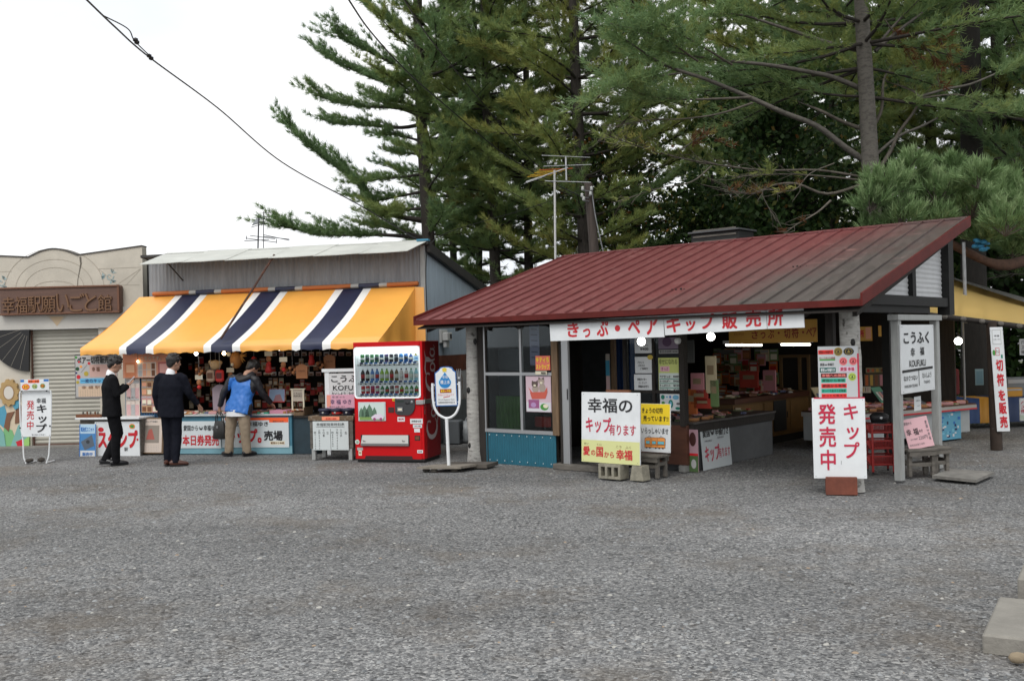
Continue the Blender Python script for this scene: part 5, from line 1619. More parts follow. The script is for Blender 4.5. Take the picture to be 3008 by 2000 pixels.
def bulb(fr, p, y, mt, r, label, zt):
    x, z = fr.hit(*p, y); t = thing("light_bulb", fr, (x, y, z), label, "light bulb", None); m = MB()
    m.lathe([(0.0, -r), (r * .6, -r * .8), (r, -.1 * r), (r * .85, r * .55), (r * .45, r * 1.1), (r * .42, r * 1.25)], mt, 14, (x, y, z)); m.build("globe", parent=t)
    m = MB(); m.lathe([(r * .44, r * 1.22), (r * .46, r * 2.1), (r * .2, r * 2.3)], BLACK, 10, (x, y, z)); m.tube([(x, y, z + r * 2.2), (x, y, max(zt, z + r * 3))], .004, BLACK, 5); m.build("socket", parent=t)
for p, mt, l in (((340, 1041), BULB, "lit bulb above the first suited man at the left end of the awning"), ((576, 1039), BULB, "white lit bulb right of the man in navy"), ((658, 1038), BULBW, "warm yellow lit bulb beside the straw mask"), ((822, 1024), BULB, "lit bulb half hidden by the awning edge near the vending machine"), ((405, 1062), BULBW, "small dim warm bulb in front of the salmon poster")):
    bulb(GR, p, -.98, mt, .032 if '405' not in str(p) else .018, l, 1.9)
for row, yy in enumerate((262, 470)):
    for k in range(12):
        xx = (1000 if row else 1160) + 78 * k
        if xx > 2000: continue
        c = GR.hit(*cv(C2, xx, yy), .6); packet(GR, c[0], .6, c[1], .10, .07, pk[(k + row) % 4], BROWN, "small price card pinned in the dark row at the back of the souvenir stall", "price cards at the back of the stall")
rn_ = random.Random(31)
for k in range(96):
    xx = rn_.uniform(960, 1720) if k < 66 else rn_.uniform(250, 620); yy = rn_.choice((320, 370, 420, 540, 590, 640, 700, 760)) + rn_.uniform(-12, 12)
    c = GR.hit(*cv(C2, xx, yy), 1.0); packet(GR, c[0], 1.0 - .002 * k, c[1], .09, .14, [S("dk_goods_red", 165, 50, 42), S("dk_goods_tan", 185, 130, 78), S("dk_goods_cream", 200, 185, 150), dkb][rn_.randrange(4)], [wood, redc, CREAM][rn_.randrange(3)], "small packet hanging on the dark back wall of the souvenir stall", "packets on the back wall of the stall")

# --- timetable table, caps and the station sign behind
yt = GR.gnd(958, 1352)[1] + .0
zt_ = GR.hit(980, 1222, yt)[1]
x0, x1 = GR.hit(906, 1280, yt)[0], GR.hit(1039, 1280, yt)[0]
t = thing("timetable_table", GR, ((x0 + x1) / 2, yt + .2, 0), "weathered wooden table with a timetable on its front, left of the vending machine", "table")
m = MB(); m.box(x0, x1, yt, yt + .5, zt_ - .07, zt_, mat("worn_table_top", (.13, .085, .05), .8, noise=.6, nscale=8, col2=(.3, .27, .22)), .006); m.build("top", parent=t)
m = MB(); m.box(x0 + .02, x1 - .02, yt + .02, yt + .48, .18, zt_ - .071, GREYWOOD); m.build("case", parent=t)
for xx in (x0 + .07, x1 - .07):
    for yy in (yt + .05, yt + .45):
        m = MB(); m.box(xx - .03, xx + .03, yy - .03, yy + .03, 0, .18, POSTW, .004); m.build("leg", parent=t)
b = Board(GR, C2, (1565, 988, 1938, 1290), yt - .004, .012, S("whiteboard", 195, 202, 202))
b.T("幸福駅発車時刻表", 1606, 1004, 1898, 1036, BLACK, .0).L([(1600, 1044), (1898, 1048)], 3, BLACK).L([(1752, 1066), (1752, 1286)], 3, BLACK)
for x, tx in ((1590, "時 7 1 2 1 5 0 2"), (1633, "上到 6 9 4 2 5 3"), (1680, "り行着"), (1722, "先広"), (1773, "時 8 8 4 7 8 0"), (1820, "下到 4 4 4 2 6 0"), (1862, "り行広"), (1912, "先尾")):
    b.T(tx.replace(' ', ''), x - 11, 1070 + (25 if tx[0] in "時先" else 0), x + 11, 1070 + 26 * len(tx.replace(' ', '')), BLACK, .0, True)
b.done("timetable", "white timetable board with black handwriting on the front of the table", "sign")
b = Board(GR, C2, (1658, 940, 1842, 978), yt - .006, .006, S("salmon_label", 240, 140, 105)); b.T("愛の国から幸福へ", 1700, 950, 1820, 970, RED, .02); b.done("label_card", "small salmon card on the edge of the timetable table", "label")
for k, (xx, mt, l) in enumerate(((1690, NAVY, "navy peaked station cap, leftmost of three on the timetable table"), (1815, redc, "peaked station cap with a red band on the timetable table"), (1935, NAVY, "dark peaked cap half hidden by the vending machine"))):
    c = GR.hit(*cv(C2, xx, 900), yt + .16); x = c[0]; y = yt + .18; t = thing("station_hat", GR, (x, y, zt_), l, "cap", "caps on the timetable table")
    m = MB(); nv = S("cap_navy", 34, 36, 58)
    m.lathe([(.085, .0), (.088, .035)], mt if mt is redc else nv, 18, (x, y, zt_ + .02), True, 1.1); m.build("band", parent=t)
    m = MB(); m.lathe([(.088, .056), (.115, .085), (.10, .105), (.0, .118)], nv, 18, (x, y, zt_), True, 1.1); m.build("crown", parent=t)
    m = MB(); vs = []; 
    for a in np.linspace(math.pi * 1.1, math.pi * 1.9, 9): vs += [(x + .086 * math.cos(a), y + .094 * math.sin(a), zt_ + .022), (x + .10 * math.cos(a) * 1.05, y + .15 * math.sin(a), zt_ + .004)]
    m.add(vs, [(2 * i, 2 * i + 1, 2 * i + 3, 2 * i + 2) for i in range(8)], BLACK, True); m.build("peak", parent=t)
    m = MB(); m.ball((x, y - .097, zt_ + .055), .02, S("badge_silver", 190, 190, 185, .3), 8, 1, .3, 1.2); m.build("badge", parent=t)
ys = yt + .75
t = thing("station_sign", GR, (GR.hit(1000, 1300, ys)[0], ys, 0), "white-framed station name sign half hidden behind the vending machine", "sign")
b = Board(GR, C2, (1735, 485, 2140, 720), ys, .02, S("station_sign_white", 205, 205, 205))
b.T("こうふく", 1758, 503, 2110, 578, BLACK, .02).T("幸", 1820, 582, 1858, 600, BLACK, .02).T("KOFUKU", 1775, 612, 2100, 660, BLACK, .01).L([(1760, 664), (2115, 664)], 2, BLACK).L([(1922, 664), (1922, 712)], 2, BLACK).T("たいしよう", 1762, 680, 1905, 708, BLACK, .02).T("なかさつない", 1938, 680, 2110, 708, BLACK, .02)
b.done("panel", parent=t)
m = MB(); c = GR.rect(*cv(C2, 1690, 435), *cv(C2, 2180, 470), ys); m.box(c[0] - .05, c[2] + .05, ys - .02, ys + .06, c[1], c[3], WHITEP, .004)
xx = GR.hit(*cv(C2, 1714, 600), ys)[0]; xr_ = GR.hit(*cv(C2, 2165, 600), ys)[0]
for x in (xx, xr_): m.box(x - .04, x + .04, ys - .005, ys + .05, 0, c[1] - .002, WHITEP, .004)
m.build("frame", parent=t)
b = Board(GR, C2, (1710, 708, 2120, 872), ys - .06, .008, S("ticket_pink", 214, 160, 180)); b.R(1710, 712, 1752, 835, S("ticket_salmon", 230, 150, 130)).T("愛 国 から", 1768, 722, 1900, 742, GREYINK, 0).T("幸 福 ゆき", 1748, 758, 1968, 808, NAVY, .0).T("発売中 お買い求め", 1738, 826, 1900, 842, GREYINK, 0); b.done("ticket_sign", "big pink ticket panel below the half-hidden station sign", "sign")

# ================================================================== vending machine
def coke(mb, fn, mt, w=.30):
    """flowing script logo; fn maps (u 0..10, v 0..3.4) to a point; brush strokes with swelling width"""
    def arc(cx, cy, rx, ry, a0, a1, n=16): return [(cx + rx * math.cos(R(a)), cy + ry * math.sin(R(a))) for a in np.linspace(a0, a1, n)]
    def brush(pts, w0, w1=None, wm=None):
        n = len(pts); L_, R_ = [], []
        for i in range(n):
            a, b = pts[max(i - 1, 0)], pts[min(i + 1, n - 1)]; dx, dz = b[0] - a[0], b[1] - a[1]; q = math.hypot(dx, dz) or 1
            t = i / (n - 1); ww = (w0 + ((w1 if w1 is not None else w0) - w0) * t + (wm or 0) * math.sin(math.pi * t)) / 2
            L_.append(fn(pts[i][0] - dz / q * ww, pts[i][1] + dx / q * ww)); R_.append(fn(pts[i][0] + dz / q * ww, pts[i][1] - dx / q * ww))
        mb.add(L_ + R_, [(i, n + i, n + i + 1, i + 1) for i in range(n - 1)], mt)
    for o in (0, 5.2):
        brush(arc(1.25 + o, 1.45, 1.15, 1.35, 60, 320), .12, .10, .42)
        brush(arc(1.55 + o, 2.25, .35, .5, 100, -60), .12, .22)
    brush([(2.1, .6), (1.5, .05), (2.4, -.25), (3.6, -.05), (4.8, -.35)], .1, .05, .18)
    brush([(6.75, 2.6), (7.6, 3.0), (8.7, 2.75), (9.6, 3.1)], .1, .05, .22)
    for cx in (2.75, 7.75): brush(arc(cx, .95, .42, .62, 70, 430), .14, .14, .12)
    brush(arc(3.75, .95, .42, .62, 60, 320), .12, .1, .2)
    for cx in (4.55, 9.35):
        brush(arc(cx, .95, .40, .60, 60, 400), .14, .14, .12); brush([(cx + .40, 1.5), (cx + .33, .7), (cx + .55, .3), (cx + .85, .6)], .2, .08)
    brush([(5.0, 1.0), (5.4, 1.12)], .2)
    brush([(8.3, .8), (8.75, 2.0), (8.8, 2.9), (8.5, 2.6), (8.45, 1.0), (8.6, .35), (8.9, .55)], .1, .08, .2)
def vending():
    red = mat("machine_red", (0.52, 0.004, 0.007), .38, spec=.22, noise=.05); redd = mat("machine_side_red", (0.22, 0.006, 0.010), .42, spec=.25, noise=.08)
    H = VM.hit(1240, 1001, 0)[1]
    xl = VM.hit(1041, 1180, 0)[0]; dep = .70
    t = thing("vending_machine", VM, (xl / 2, dep / 2, 0), "bright red drink vending machine beside the souvenir stall", "vending machine")
    def P(x, y, d=0.0):
        return VM.hit(*cv(C3, x, y), d)
    b = MB()
    wx0, wz0 = P(508, 742)[0], P(850, 745)[1]; wx1, wz1 = P(1190, 480)[0], P(850, 207)[1]
    fl = mat("machine_base", (.02, .02, .02), .7)
    # shell round the display recess
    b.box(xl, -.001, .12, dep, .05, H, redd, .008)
    b.box(xl, wx0, .0, .119, .05, H, red, .01); b.box(wx1, 0, .0, .119, .05, H, red, .01)
    b.box(wx0 + .0005, wx1 - .0005, .0, .119, wz1, H - .0, red, .004); b.box(wx0 + .0005, wx1 - .0005, .0, .119, .05, wz0, red, .004)
    b.box(xl + .02, -.02, .03, dep - .02, 0.0, .05, fl)
    b.build("body", parent=t)
    k = MB(); p0, p1 = P(612, 1400), P(1118, 1358)
    k.prism([(p0[0], .055), (p1[0], .055), (p1[0] - .02, p1[1] + .01), (p0[0] + .02, p1[1] + .01)], -.004, -.001, mat("kick_grille", (.03, .005, .006), .5)); k.box(xl - .003, .003, -.004, .02, .035, .05, fl); k.build("kick_plate", parent=t)
    d = MB(); wh = mat("display_white", (.72, .76, .78), .4, emit=.30)
    d.box(wx0 + .001, wx1 - .001, .105, .118, wz0, wz1, wh)
    rr = .035
    fr = [(wx0, wz0), (wx1, wz0), (wx1, wz1), (wx0, wz1)]
    def ring(x0, z0, x1, z1, r, n=6):
        o = []
        for cx, cz, a0 in ((x1 - r, z0 + r, -90), (x1 - r, z1 - r, 0), (x0 + r, z1 - r, 90), (x0 + r, z0 + r, 180)):
            o += [(cx + r * math.cos(R(a0 + 90 * i / n)), cz + r * math.sin(R(a0 + 90 * i / n))) for i in range(n + 1)]
        return o
    o1, o2 = ring(wx0 - .004, wz0 - .004, wx1 + .004, wz1 + .004, .05), ring(wx0 + .018, wz0 + .018, wx1 - .018, wz1 - .018, .04)
    n = len(o1); vs = [(p[0], -.005, p[1]) for p in o1] + [(p[0], -.005, p[1]) for p in o2] + [(p[0], .1, p[1]) for p in o2]
    d.add(vs, [(i, (i + 1) % n, n + (i + 1) % n, n + i) for i in range(n)] + [(n + i, n + (i + 1) % n, 2 * n + (i + 1) % n, 2 * n + i) for i in range(n)], wh)
    sh = mat("shelf_white", (.75, .76, .76), .35)
    rows = []
    for (yb, yt_) in ((405, 383), (605, 580), (738, 712)):
        z = P(850, yb, .02)[1]; z2 = P(850, yt_, .02)[1]
        d.box(wx0 + .04, wx1 - .03, .015, .10, z, z2, sh, .006); rows.append(z2)
        for i in range(12):
            x = wx0 + .115 + (wx1 - wx0 - .2) * i / 11
            d.box(x - .027, x + .027, .010, .0149, z2 - .002, z2 + .022, BLUE if i % 4 else NAVY); d.box(x - .028, x - .002, .009, .0145, z + .006, z + .022, BLACK)
    d.box(wx0 + .05, wx1 - .05, .012, .05, wz1 - .030, wz1 - .022, mat('display_lamp', (1, .98, .94), .3, emit=16.0))
    db = d.build("display", parent=t)
    g = MB(); g.box(wx0 + .019, wx1 - .019, .0, .003, wz0 + .02, wz1 - .02, GLASS); g.build("display_glass", parent=db)
    lg = MB(); a, c = P(800, 252), P(920, 212)
    coke(lg, lambda u, v: (a[0] + (c[0] - a[0]) * u / 10.2, -.0065 if False else .1035, a[1] + (c[1] - a[1]) * v / 3.2), mat("logo_dark_red", (.16, .02, .03), .5)); lg.build("script_logo", parent=t)
    cl = lambda r_, g_, bl: S("drink_%d_%d_%d" % (r_, g_, bl), r_, g_, bl, .3)
    top = [(60, 125, 70), (55, 105, 75), (70, 130, 90), (60, 110, 75), (45, 80, 120), (75, 60, 110), (50, 50, 60), (60, 60, 70), (40, 120, 190), (45, 110, 185), (30, 70, 150), (185, 150, 90)]
    mid = [(25, 14, 14), (25, 14, 14), (95, 140, 205), (95, 140, 205), (150, 190, 60), (150, 190, 60), (110, 90, 50), (110, 90, 50), (225, 215, 210), (225, 215, 210), (180, 215, 205), (150, 205, 215)]
    bot = [(205, 30, 40), (205, 30, 40), (165, 40, 95), (165, 40, 95), (30, 120, 60), (30, 120, 60), (120, 90, 90), (190, 80, 80), (120, 165, 60), (120, 165, 60), (70, 140, 75), (90, 150, 85)]
    capm = [(210, 215, 215), (40, 60, 110), (60, 140, 70)]
    for r_, (cs, z, kind, hh) in enumerate(((top, rows[0], 'm', .12), (mid, rows[1], 'b', .185), (bot, rows[2], 'c', .115))):
        for i, co in enumerate(cs):
            x = wx0 + .115 + (wx1 - wx0 - .2) * i / 11; m = MB(); base = cl(*co); lab = cl(*[(220, 220, 215), (190, 40, 40), (220, 225, 210)][(i + r_) % 3]) if r_ else cl(*[(215, 220, 215), (60, 70, 80)][i % 2])
            if (kind == 'b') or (kind == 'c' and i in (4, 5, 8, 9, 10, 11)) or (kind == 'm' and i >= 10):
                m.lathe([(.028, 0), (.030, .01), (.030, hh * .62), (.026, hh * .72), (.012, hh * .88), (.012, hh * .9)], base, 12, (x, .055, z + .022)); m.lathe([(.0306, hh * .22), (.0306, hh * .55)], lab, 12, (x, .055, z + .022)); m.lathe([(.013, hh * .9), (.013, hh), (0, hh)], cl(*capm[(i // 2) % 3]), 10, (x, .055, z + .022)); m.build("drink_bottle", parent=t)
            else:
                m.lathe([(.026, 0), (.030, .008), (.030, hh * .9), (.026, hh)], base, 12, (x, .055, z + .022)); m.lathe([(.0306, hh * .3), (.0306, hh * (.7 if i % 2 else .55))], lab, 12, (x, .055, z + .022)); m.lathe([(.026, hh + .0005), (.0, hh + .002)], STEEL, 12, (x, .055, z + .022)); m.build("drink_can", parent=t)
    # poster window
    p0, p1 = P(548, 985), P(830, 785); m = MB(); m.box(p0[0], p1[0], -.012, -.0015, p0[1], p1[1], S("poster_frame_silver", 190, 195, 198, .35), .008)
    def pq(u, v, lay=1): return (p0[0] + (p1[0] - p0[0]) * u, -.012 - .0016 * lay, p0[1] + (p1[1] - p0[1]) * v)
    m.quad(pq(.05, .05), pq(.95, .05), pq(.95, .95), pq(.05, .95), S("poster_pale_sky", 195, 210, 205)); m.quad(pq(.05, .05, 2), pq(.95, .05, 2), pq(.95, .24, 2), pq(.05, .24, 2), S("poster_grass", 120, 150, 80))
    for (u, w_, h_) in ((.12, .10, .5), (.24, .12, .62), (.42, .14, .68), (.60, .10, .52), (.33, .08, .45)):
        m.add([pq(u - w_, .22, 3), pq(u + w_, .22, 3), pq(u + w_ * .7, .22 + h_ * .6, 3), pq(u, .22 + h_, 3), pq(u - w_ * .7, .22 + h_ * .6, 3)], [(0, 1, 2, 3, 4)], S("poster_tree", 88, 118, 96))
    m.add([pq(.50, .10, 4), pq(.92, .10, 4), pq(.94, .24, 4), pq(.80, .38, 4), pq(.62, .36, 4), pq(.48, .22, 4)], [(0, 1, 2, 3, 4, 5)], S("poster_car", 212, 200, 215))
    for u in (.60, .83): m.add([pq(u + .05 * math.cos(a), .11 + .07 * math.sin(a), 5) for a in np.linspace(0, 5.8, 12)], [tuple(range(12))], S("poster_wheel", 150, 60, 110))
    m.build("poster", parent=t)
    # coin panel
    m = MB(); cm = mat("coin_panel", (.035, .037, .04), .4); a, c = P(935, 925), P(1138, 750); w_ = c[0] - a[0]; h_ = c[1] - a[1]
    poly = [(a[0], a[1] + h_ * .2), (a[0] + w_ * .1, a[1] + h_ * .05), (a[0] + w_ * .3, a[1])] + [(a[0] + w_ * (.62 + .38 * math.sin(q)), a[1] + h_ * (.62 - .62 * math.cos(q))) for q in np.linspace(0, 1.5, 8)] + [(c[0], c[1]), (a[0], c[1])]
    m.prism(poly, -.022, -.0005, cm)
    def cq(x0, y0, x1, y1, mt, dy=-.024): q0, q1 = P(x0, y1), P(x1, y0); m.box(q0[0], q1[0], dy, -.0221, q0[1], q1[1], mt, .002)
    cq(945, 770, 1025, 785, S("lcd_dark", 20, 40, 30)); cq(960, 840, 1015, 885, STEEL, -.034); cq(968, 852, 1008, 872, CREAM, -.036); cq(1040, 788, 1085, 803, BLACK, -.03)
    q = P(1110, 785); m.ball((q[0], -.024, q[1]), .022, STEEL, 12, 1, .4, 1.1); q = P(1062, 795); m.ball((q[0], -.024, q[1]), .03, BLACK, 12, 1, .4, .6)
    m.build("coin_panel", parent=t)
    m = MB(); q0, q1 = P(858, 898), P(918, 840); m.box(q0[0], q1[0], -.006, -.0005, q0[1], q1[1], mat("speaker_dark", (.05, .012, .012), .6), .004); m.build("sensor_plate", parent=t)
    m = MB(); a, c = P(1150, 815), P(1302, 757); a = (P(1150, 800)[0], a[1])
    m.box(a[0], .008, -.026, -.001, P(1200, 813)[1], P(1200, 765)[1], mat("lock_steel", (.5, .5, .49), .3, metal=.9), .008); m.box(.0085, .03, -.02, .25, P(1200, 806)[1], P(1200, 760)[1], mat("lock_steel", (.5, .5, .49), .3, metal=.9), .006); m.build("lock_bar", parent=t)
    m = MB(); a, c = P(572, 1245), P(1080, 1130); hh = c[1] - a[1]
    m.box(a[0], c[0], -.006, -.0005, a[1], c[1], BLACK, .003)
    m.slab([(a[0] + .015, -.034, a[1] + hh * .25), (c[0] - .01, -.034, a[1] + hh * .25), (c[0] - .02, -.0065, c[1] - .004), (a[0] + .03, -.0065, c[1] - .004)], (0, .004, 0), mat("flap_silver", (.46, .46, .44), .38, metal=.3)); m.box(a[0] + .01, c[0] - .008, -.034, -.0065, a[1] + .004, a[1] + hh * .24, mat("flap_dark_silver", (.2, .2, .2), .4, metal=.4), .003)
    for x in (615, 1025): q = P(x, 1195); m.tube([(q[0] - .02, -.036, q[1] + .02), (q[0] - .012, -.038, q[1]), (q[0] + .02, -.037, q[1] + .004)], .004, BLACK, 5)
    m.build("delivery_flap", parent=t)
    m = MB(); a, c = P(1135, 1188), P(1190, 1138); m.box(a[0], c[0], -.004, -.0005, a[1], c[1], BLACK, .003); m.box(a[0] + .012, c[0] - .012, -.008, -.0041, a[1] + .012, c[1] - .012, BROWN, .004); m.build("coin_return", parent=t)
    def sticker(x0, y0, x1, y1, tx=None, ink=BLACK, mt=SIGNW):
        m = MB(); a, c = P(x0, y1), P(x1, y0); m.box(a[0], c[0], -.003, -.0006, a[1], c[1], mt)
        if tx: m.text(tx, a[0] + (c[0] - a[0]) * .12, a[1] + (c[1] - a[1]) * .3, c[0] - (c[0] - a[0]) * .12, c[1] - (c[1] - a[1]) * .3, -.0045, ink, .03)
        m.build("sticker", parent=t)
    sticker(1087, 960, 1218, 1013, "お問合せ先"); sticker(1117, 1020, 1210, 1056, "平成", GREYINK); sticker(1130, 1064, 1188, 1102, None); sticker(1162, 1288, 1220, 1320, "故障", BLACK); sticker(955, 940, 1030, 990, "販売", CRIM); sticker(533, 1262, 592, 1290, None, BLACK, GREYC); sticker(548, 1292, 580, 1345, "百", BROWN, CREAM); sticker(902, 748, 930, 775, "酒", BLACK, YEL); sticker(945, 748, 1022, 764, None, BLACK, PINK); sticker(1122, 300, 1180, 355, "水", BLUE, S("sticker_blue", 150, 195, 220))
    m = MB(); q = P(533, 1203); m.disc(q[0], q[1], .036, -.002, SIGNW); m.disc(q[0], q[1], .024, -.0036, GRN); m.disc(q[0], q[1], .017, -.0052, SIGNW); m.disc(q[0], q[1], .010, -.0068, GRN); m.build("round_sticker", parent=t)
    # script along the right side, reading upwards
    lg = MB(); sg = mat("logo_silver", (.46, .40, .40), .4); h0, h1 = .34, H - .06
    coke(lg, lambda u, v: (.0035, .60 - .53 * (v + .3) / 3.4 , h0 + (h1 - h0) * u / 10.2), sg); lg.build("side_logo", parent=t)
    lg = MB(); lg.text("Enjoy", 0, 0, 1, 1, 0, sg, .03)
    lg.v = [(.0035, .075 - .05 * v[2], .72 + .26 * v[0]) for v in lg.v]; lg.build("side_word", parent=t)
vending()

# ================================================================== fork-shaped water sign and its boards
q = G(1320, 1384); FK = Frame(q.x, q.y, 6)
t = thing("fork_sign", FK, (0, 0, 0), "white fork-shaped stand holding a sign with a blue water drop, right of the vending machine", "sign")
def fp(x, y): return FK.hit(*cv(C3, x, y), 0)
m = MB(); z_b = .085
lft = [fp(1320, 590), fp(1322, 700), fp(1335, 820), fp(1370, 900), fp(1420, 940), fp(1466, 955), fp(1520, 942), fp(1570, 895), fp(1600, 810), fp(1604, 700), fp(1600, 570)]
m.tube(smoothpath([(p[0], 0, p[1]) for p in lft], 5), .018, WHITEP, 10); c = fp(1468, 955); m.tube([(c[0], 0, c[1]), (fp(1490, 1410)[0], 0, z_b)], .024, WHITEP, 10)
m.build("stand", parent=t)
m = MB(); c = fp(1600, 570); m.lathe([(.02, 0), (.028, .03), (.03, .06)], STEEL, 10, (c[0], 0, c[1]))
for k in (-1, 0, 1): m.tube([(c[0] + .018 * k, 0, c[1] + .05), (c[0] + .026 * k - .005, 0, c[1] + .17)], [.007, .004], STEEL, 6)
m.build("tines", parent=t)
b = Board(FK, C3, (1340, 418, 1580, 832), -.015, base=False)
out = [(1350, 830), (1578, 828), (1568, 470), (1545, 455), (1530, 425), (1490, 415), (1435, 415), (1405, 422), (1385, 450), (1345, 480)]
b.mb.prism([b.P(*p) for p in out], -.015, .01, S("sign_edge_blue", 40, 95, 160)); inn = [(1360, 820), (1570, 818), (1560, 478), (1537, 463), (1522, 436), (1488, 425), (1437, 425), (1411, 432), (1392, 458), (1354, 488)]
b.G(inn, SIGNW, 1).G([(1450 + 78 * math.cos(a) * .85, 575 + 68 * math.sin(a)) if math.sin(a) > -.35 else (1450 + 78 * .8 * math.cos(a) * (1 + math.sin(a)) * 1.2, 575 + 108 * math.sin(a)) for a in np.linspace(0, 6.1, 30)], S("drop_halo", 165, 220, 240), 2)
b.G([(1453 + 62 * math.cos(a), 582 + 58 * math.sin(a)) if math.sin(a) > -.3 else (1453 + 62 * .85 * math.cos(a) * (1.25 + math.sin(a)), 570 + 92 * math.sin(a)) for a in np.linspace(0, 6.1, 30)], S("drop_blue", 25, 120, 185), 3)
b.G([(1425, 440), (1435, 432), (1450, 425), (1465, 432), (1475, 440), (1468, 470), (1432, 470)], S("crown_gold", 215, 190, 60), 4).T("幸福", 1425, 505, 1482, 540, SIGNW, .0, lay=4).T("極上水", 1405, 556, 1505, 598, SIGNW, .02, lay=4).R(1398, 650, 1518, 690, S("band_darkred", 150, 25, 25), 2).T("愛国↔幸福", 1405, 658, 1510, 682, YEL, .02).T("幸福の水あります", 1375, 698, 1545, 722, S("pink_ink", 220, 150, 150), .0).L([(1430, 738), (1502, 726)], 7, RED).T("We sell Happiness Water", 1378, 752, 1550, 772, GREYINK, 0).T("道標最長時間的幸福之水", 1378, 780, 1552, 800, BLACK, 0)
b.done("panel", parent=t)
m = MB()
for x, y in ((1335, 610), (1592, 600), (1338, 790), (1590, 785)): c = fp(x, y); c2 = fp(1350 if x < 1400 else 1575, y); m.tube([(c[0], 0, c[1]), (c2[0], 0, c2[1])], .010, WHITEP, 6)
m.build("bracket", parent=t)
m = MB(); c0, c1 = FK.gnd(*cv(C3, 1262, 1470)), FK.gnd(*cv(C3, 1640, 1430))
m.slab([(-.43, -.12, .05), (.18, -.14, .05), (.36, .14, .05), (-.22, .16, .05)], (0, 0, .032), mat("plank_grey", (.27, .24, .20), .85, noise=.4, nscale=5, stretch=(1, 6, 1))); m.build("plank", FK, None, "weathered plank under the foot of the fork-shaped sign", "plank")
m = MB(); m.slab([(-.18, .17, .02), (.5, .15, .02), (.62, .5, .02), (-.05, .52, .02)], (0, 0, .05), mat("plank_dark", (.11, .095, .08), .9, noise=.4, nscale=5)); m.build("plank", FK, None, "darker plank behind the fork-shaped sign, beside the birch post", "plank")
for k, (x, y) in enumerate(((-.32, -.02), (-.2, -.08), (.08, -.06))):
    m = MB(); m.ball((x, y, .022), .045, mat("dark_stone", (.07, .06, .05), .9), 8, 1.3, .9, .6); m.build("stone", FK, None, "dark stone propping up the plank of the fork-shaped sign", "stone", "stones under the plank")
# clutter between machine and birch post
t = thing("meter_box", GR, (.1, .95, 1.70), "white electricity meter box on the blue-grey side wall above the vending machine", "meter box")
m = MB(); m.box(.016, .06, .72, 1.12, 1.78, 2.02, PLASTIC_W, .01); m.box(.061, .16, .78, 1.06, 1.82, 1.97, PLASTIC_W, .012); m.box(.061, .12, .82, 1.0, 1.70, 1.819, PLASTIC_W, .01); m.build("case", parent=t)
m = MB(); m.box(.161, .166, .92, 1.02, 1.86, 1.94, BLACK); m.build("dial_window", parent=t)
cb = MB(); cb.tube(smoothpath([(.07, -.04, 3.3), (.05, -.05, 2.9), (.06, -.05, 2.3), (.10, .0, 2.2), (.06, .1, 1.98)], 5), .008, BLACK, 5); cb.build("cable", GR, None, "black cable running down the corner of the grey corrugated shop", "cable")
m = MB(); 
for (x, y, z, w_, h_, mt) in ((.10, .55, 0, .28, .42, S("crate_grey", 95, 100, 104)), ):
    m.box(x, x + .3, y, y + w_, 0, h_, mt, .02)
    for k in range(4): m.box(x + .301, x + .306, y + .03 + .06 * k, y + .06 + .06 * k, .08, h_ - .06, BLACK)
m.build("crate", GR, None, "grey crate in the gap behind the fork-shaped sign", "crate")
m = MB(); m.lathe([(.16, 0), (.19, .05), (.20, .22), (.17, .34), (.05, .38)], S("bag_white", 150, 155, 158, .5, bump=.8, bscale=18), 14, (.42, .95, 0)); m.tube([(.42, .95, .36), (.44, .93, .44)], [.04, .02], S("bag_white", 150, 155, 158, .5), 8); m.build("plastic_bag", GR, None, "knotted pale plastic bag on the ground beside the birch post", "bag")
b = Board(GR, C3, (1500, 930, 1600, 1075), .5, .02, S("grey_notice", 150, 158, 160)); b.T("立入禁止", 1512, 960, 1588, 990, GREYINK, .0); b.done("notice", "grey notice leaning behind the pole of the fork-shaped sign", "notice") if False else None
# ================================================================== right half: signs and furniture of the red-roofed shop
# long banner under the eave, three panels
yb = -.44
t = thing("banner_sign", SH, (SH.hit(1990, 980, yb)[0], yb, 1.8), "long white banner board with bold red lettering under the red eave", "sign")
def bp_(px, py): return SH.hit(px, py, yb)
seg = [((1614, 946, 1617, 1002), (1948, 927, 1951, 990)), ((1949, 927, 1954, 985), (2249, 908, 2253, 966)), ((2251, 908, 2255, 966), (2359, 903, 2363, 962))]
for (a, c) in seg:
    m = MB(); p = [bp_(a[2], a[3]), bp_(c[2], c[3]), bp_(c[0], c[1]), bp_(a[0], a[1])]
    zt = max(p[2][1], p[3][1]); p[2] = (p[2][0], max(p[2][1], 2.02)); p[3] = (p[3][0], max(p[3][1], 2.02))
    m.prism(p, yb, yb + .014, SIGNW)
    m_ = {0: [("き", 1667, 1700, 947, 990), ("っ", 1713, 1734, 965, 991), ("ぷ", 1753, 1787, 938, 988), ("ペ", 1845, 1880, 940, 980), ("ア", 1897, 1934, 930, 983)], 1: [("キ", 1958, 1999, 929, 976), ("ッ", 2015, 2043, 942, 972), ("プ", 2058, 2100, 921, 966), ("販", 2121, 2166, 917, 966), ("売", 2190, 2236, 911, 960)], 2: [("所", 2255, 2301, 908, 957)]}[seg.index((a, c))]
    for ch, x0, x1, y0, y1 in m_:
        q0, q1 = bp_(x0, (y0 + y1) / 2)[0], bp_(x1, (y0 + y1) / 2)[0]; xm = (x0 + x1) / 2
        m.text(ch, q0, bp_(xm, y1)[1], q1, bp_(xm, y0)[1], yb - .003, RED, .032)
    if m_[0][0] == "き":
        q = bp_(1814, 964); m.disc(q[0], q[1], .04, yb - .003, RED)
    m.build("panel", parent=t)
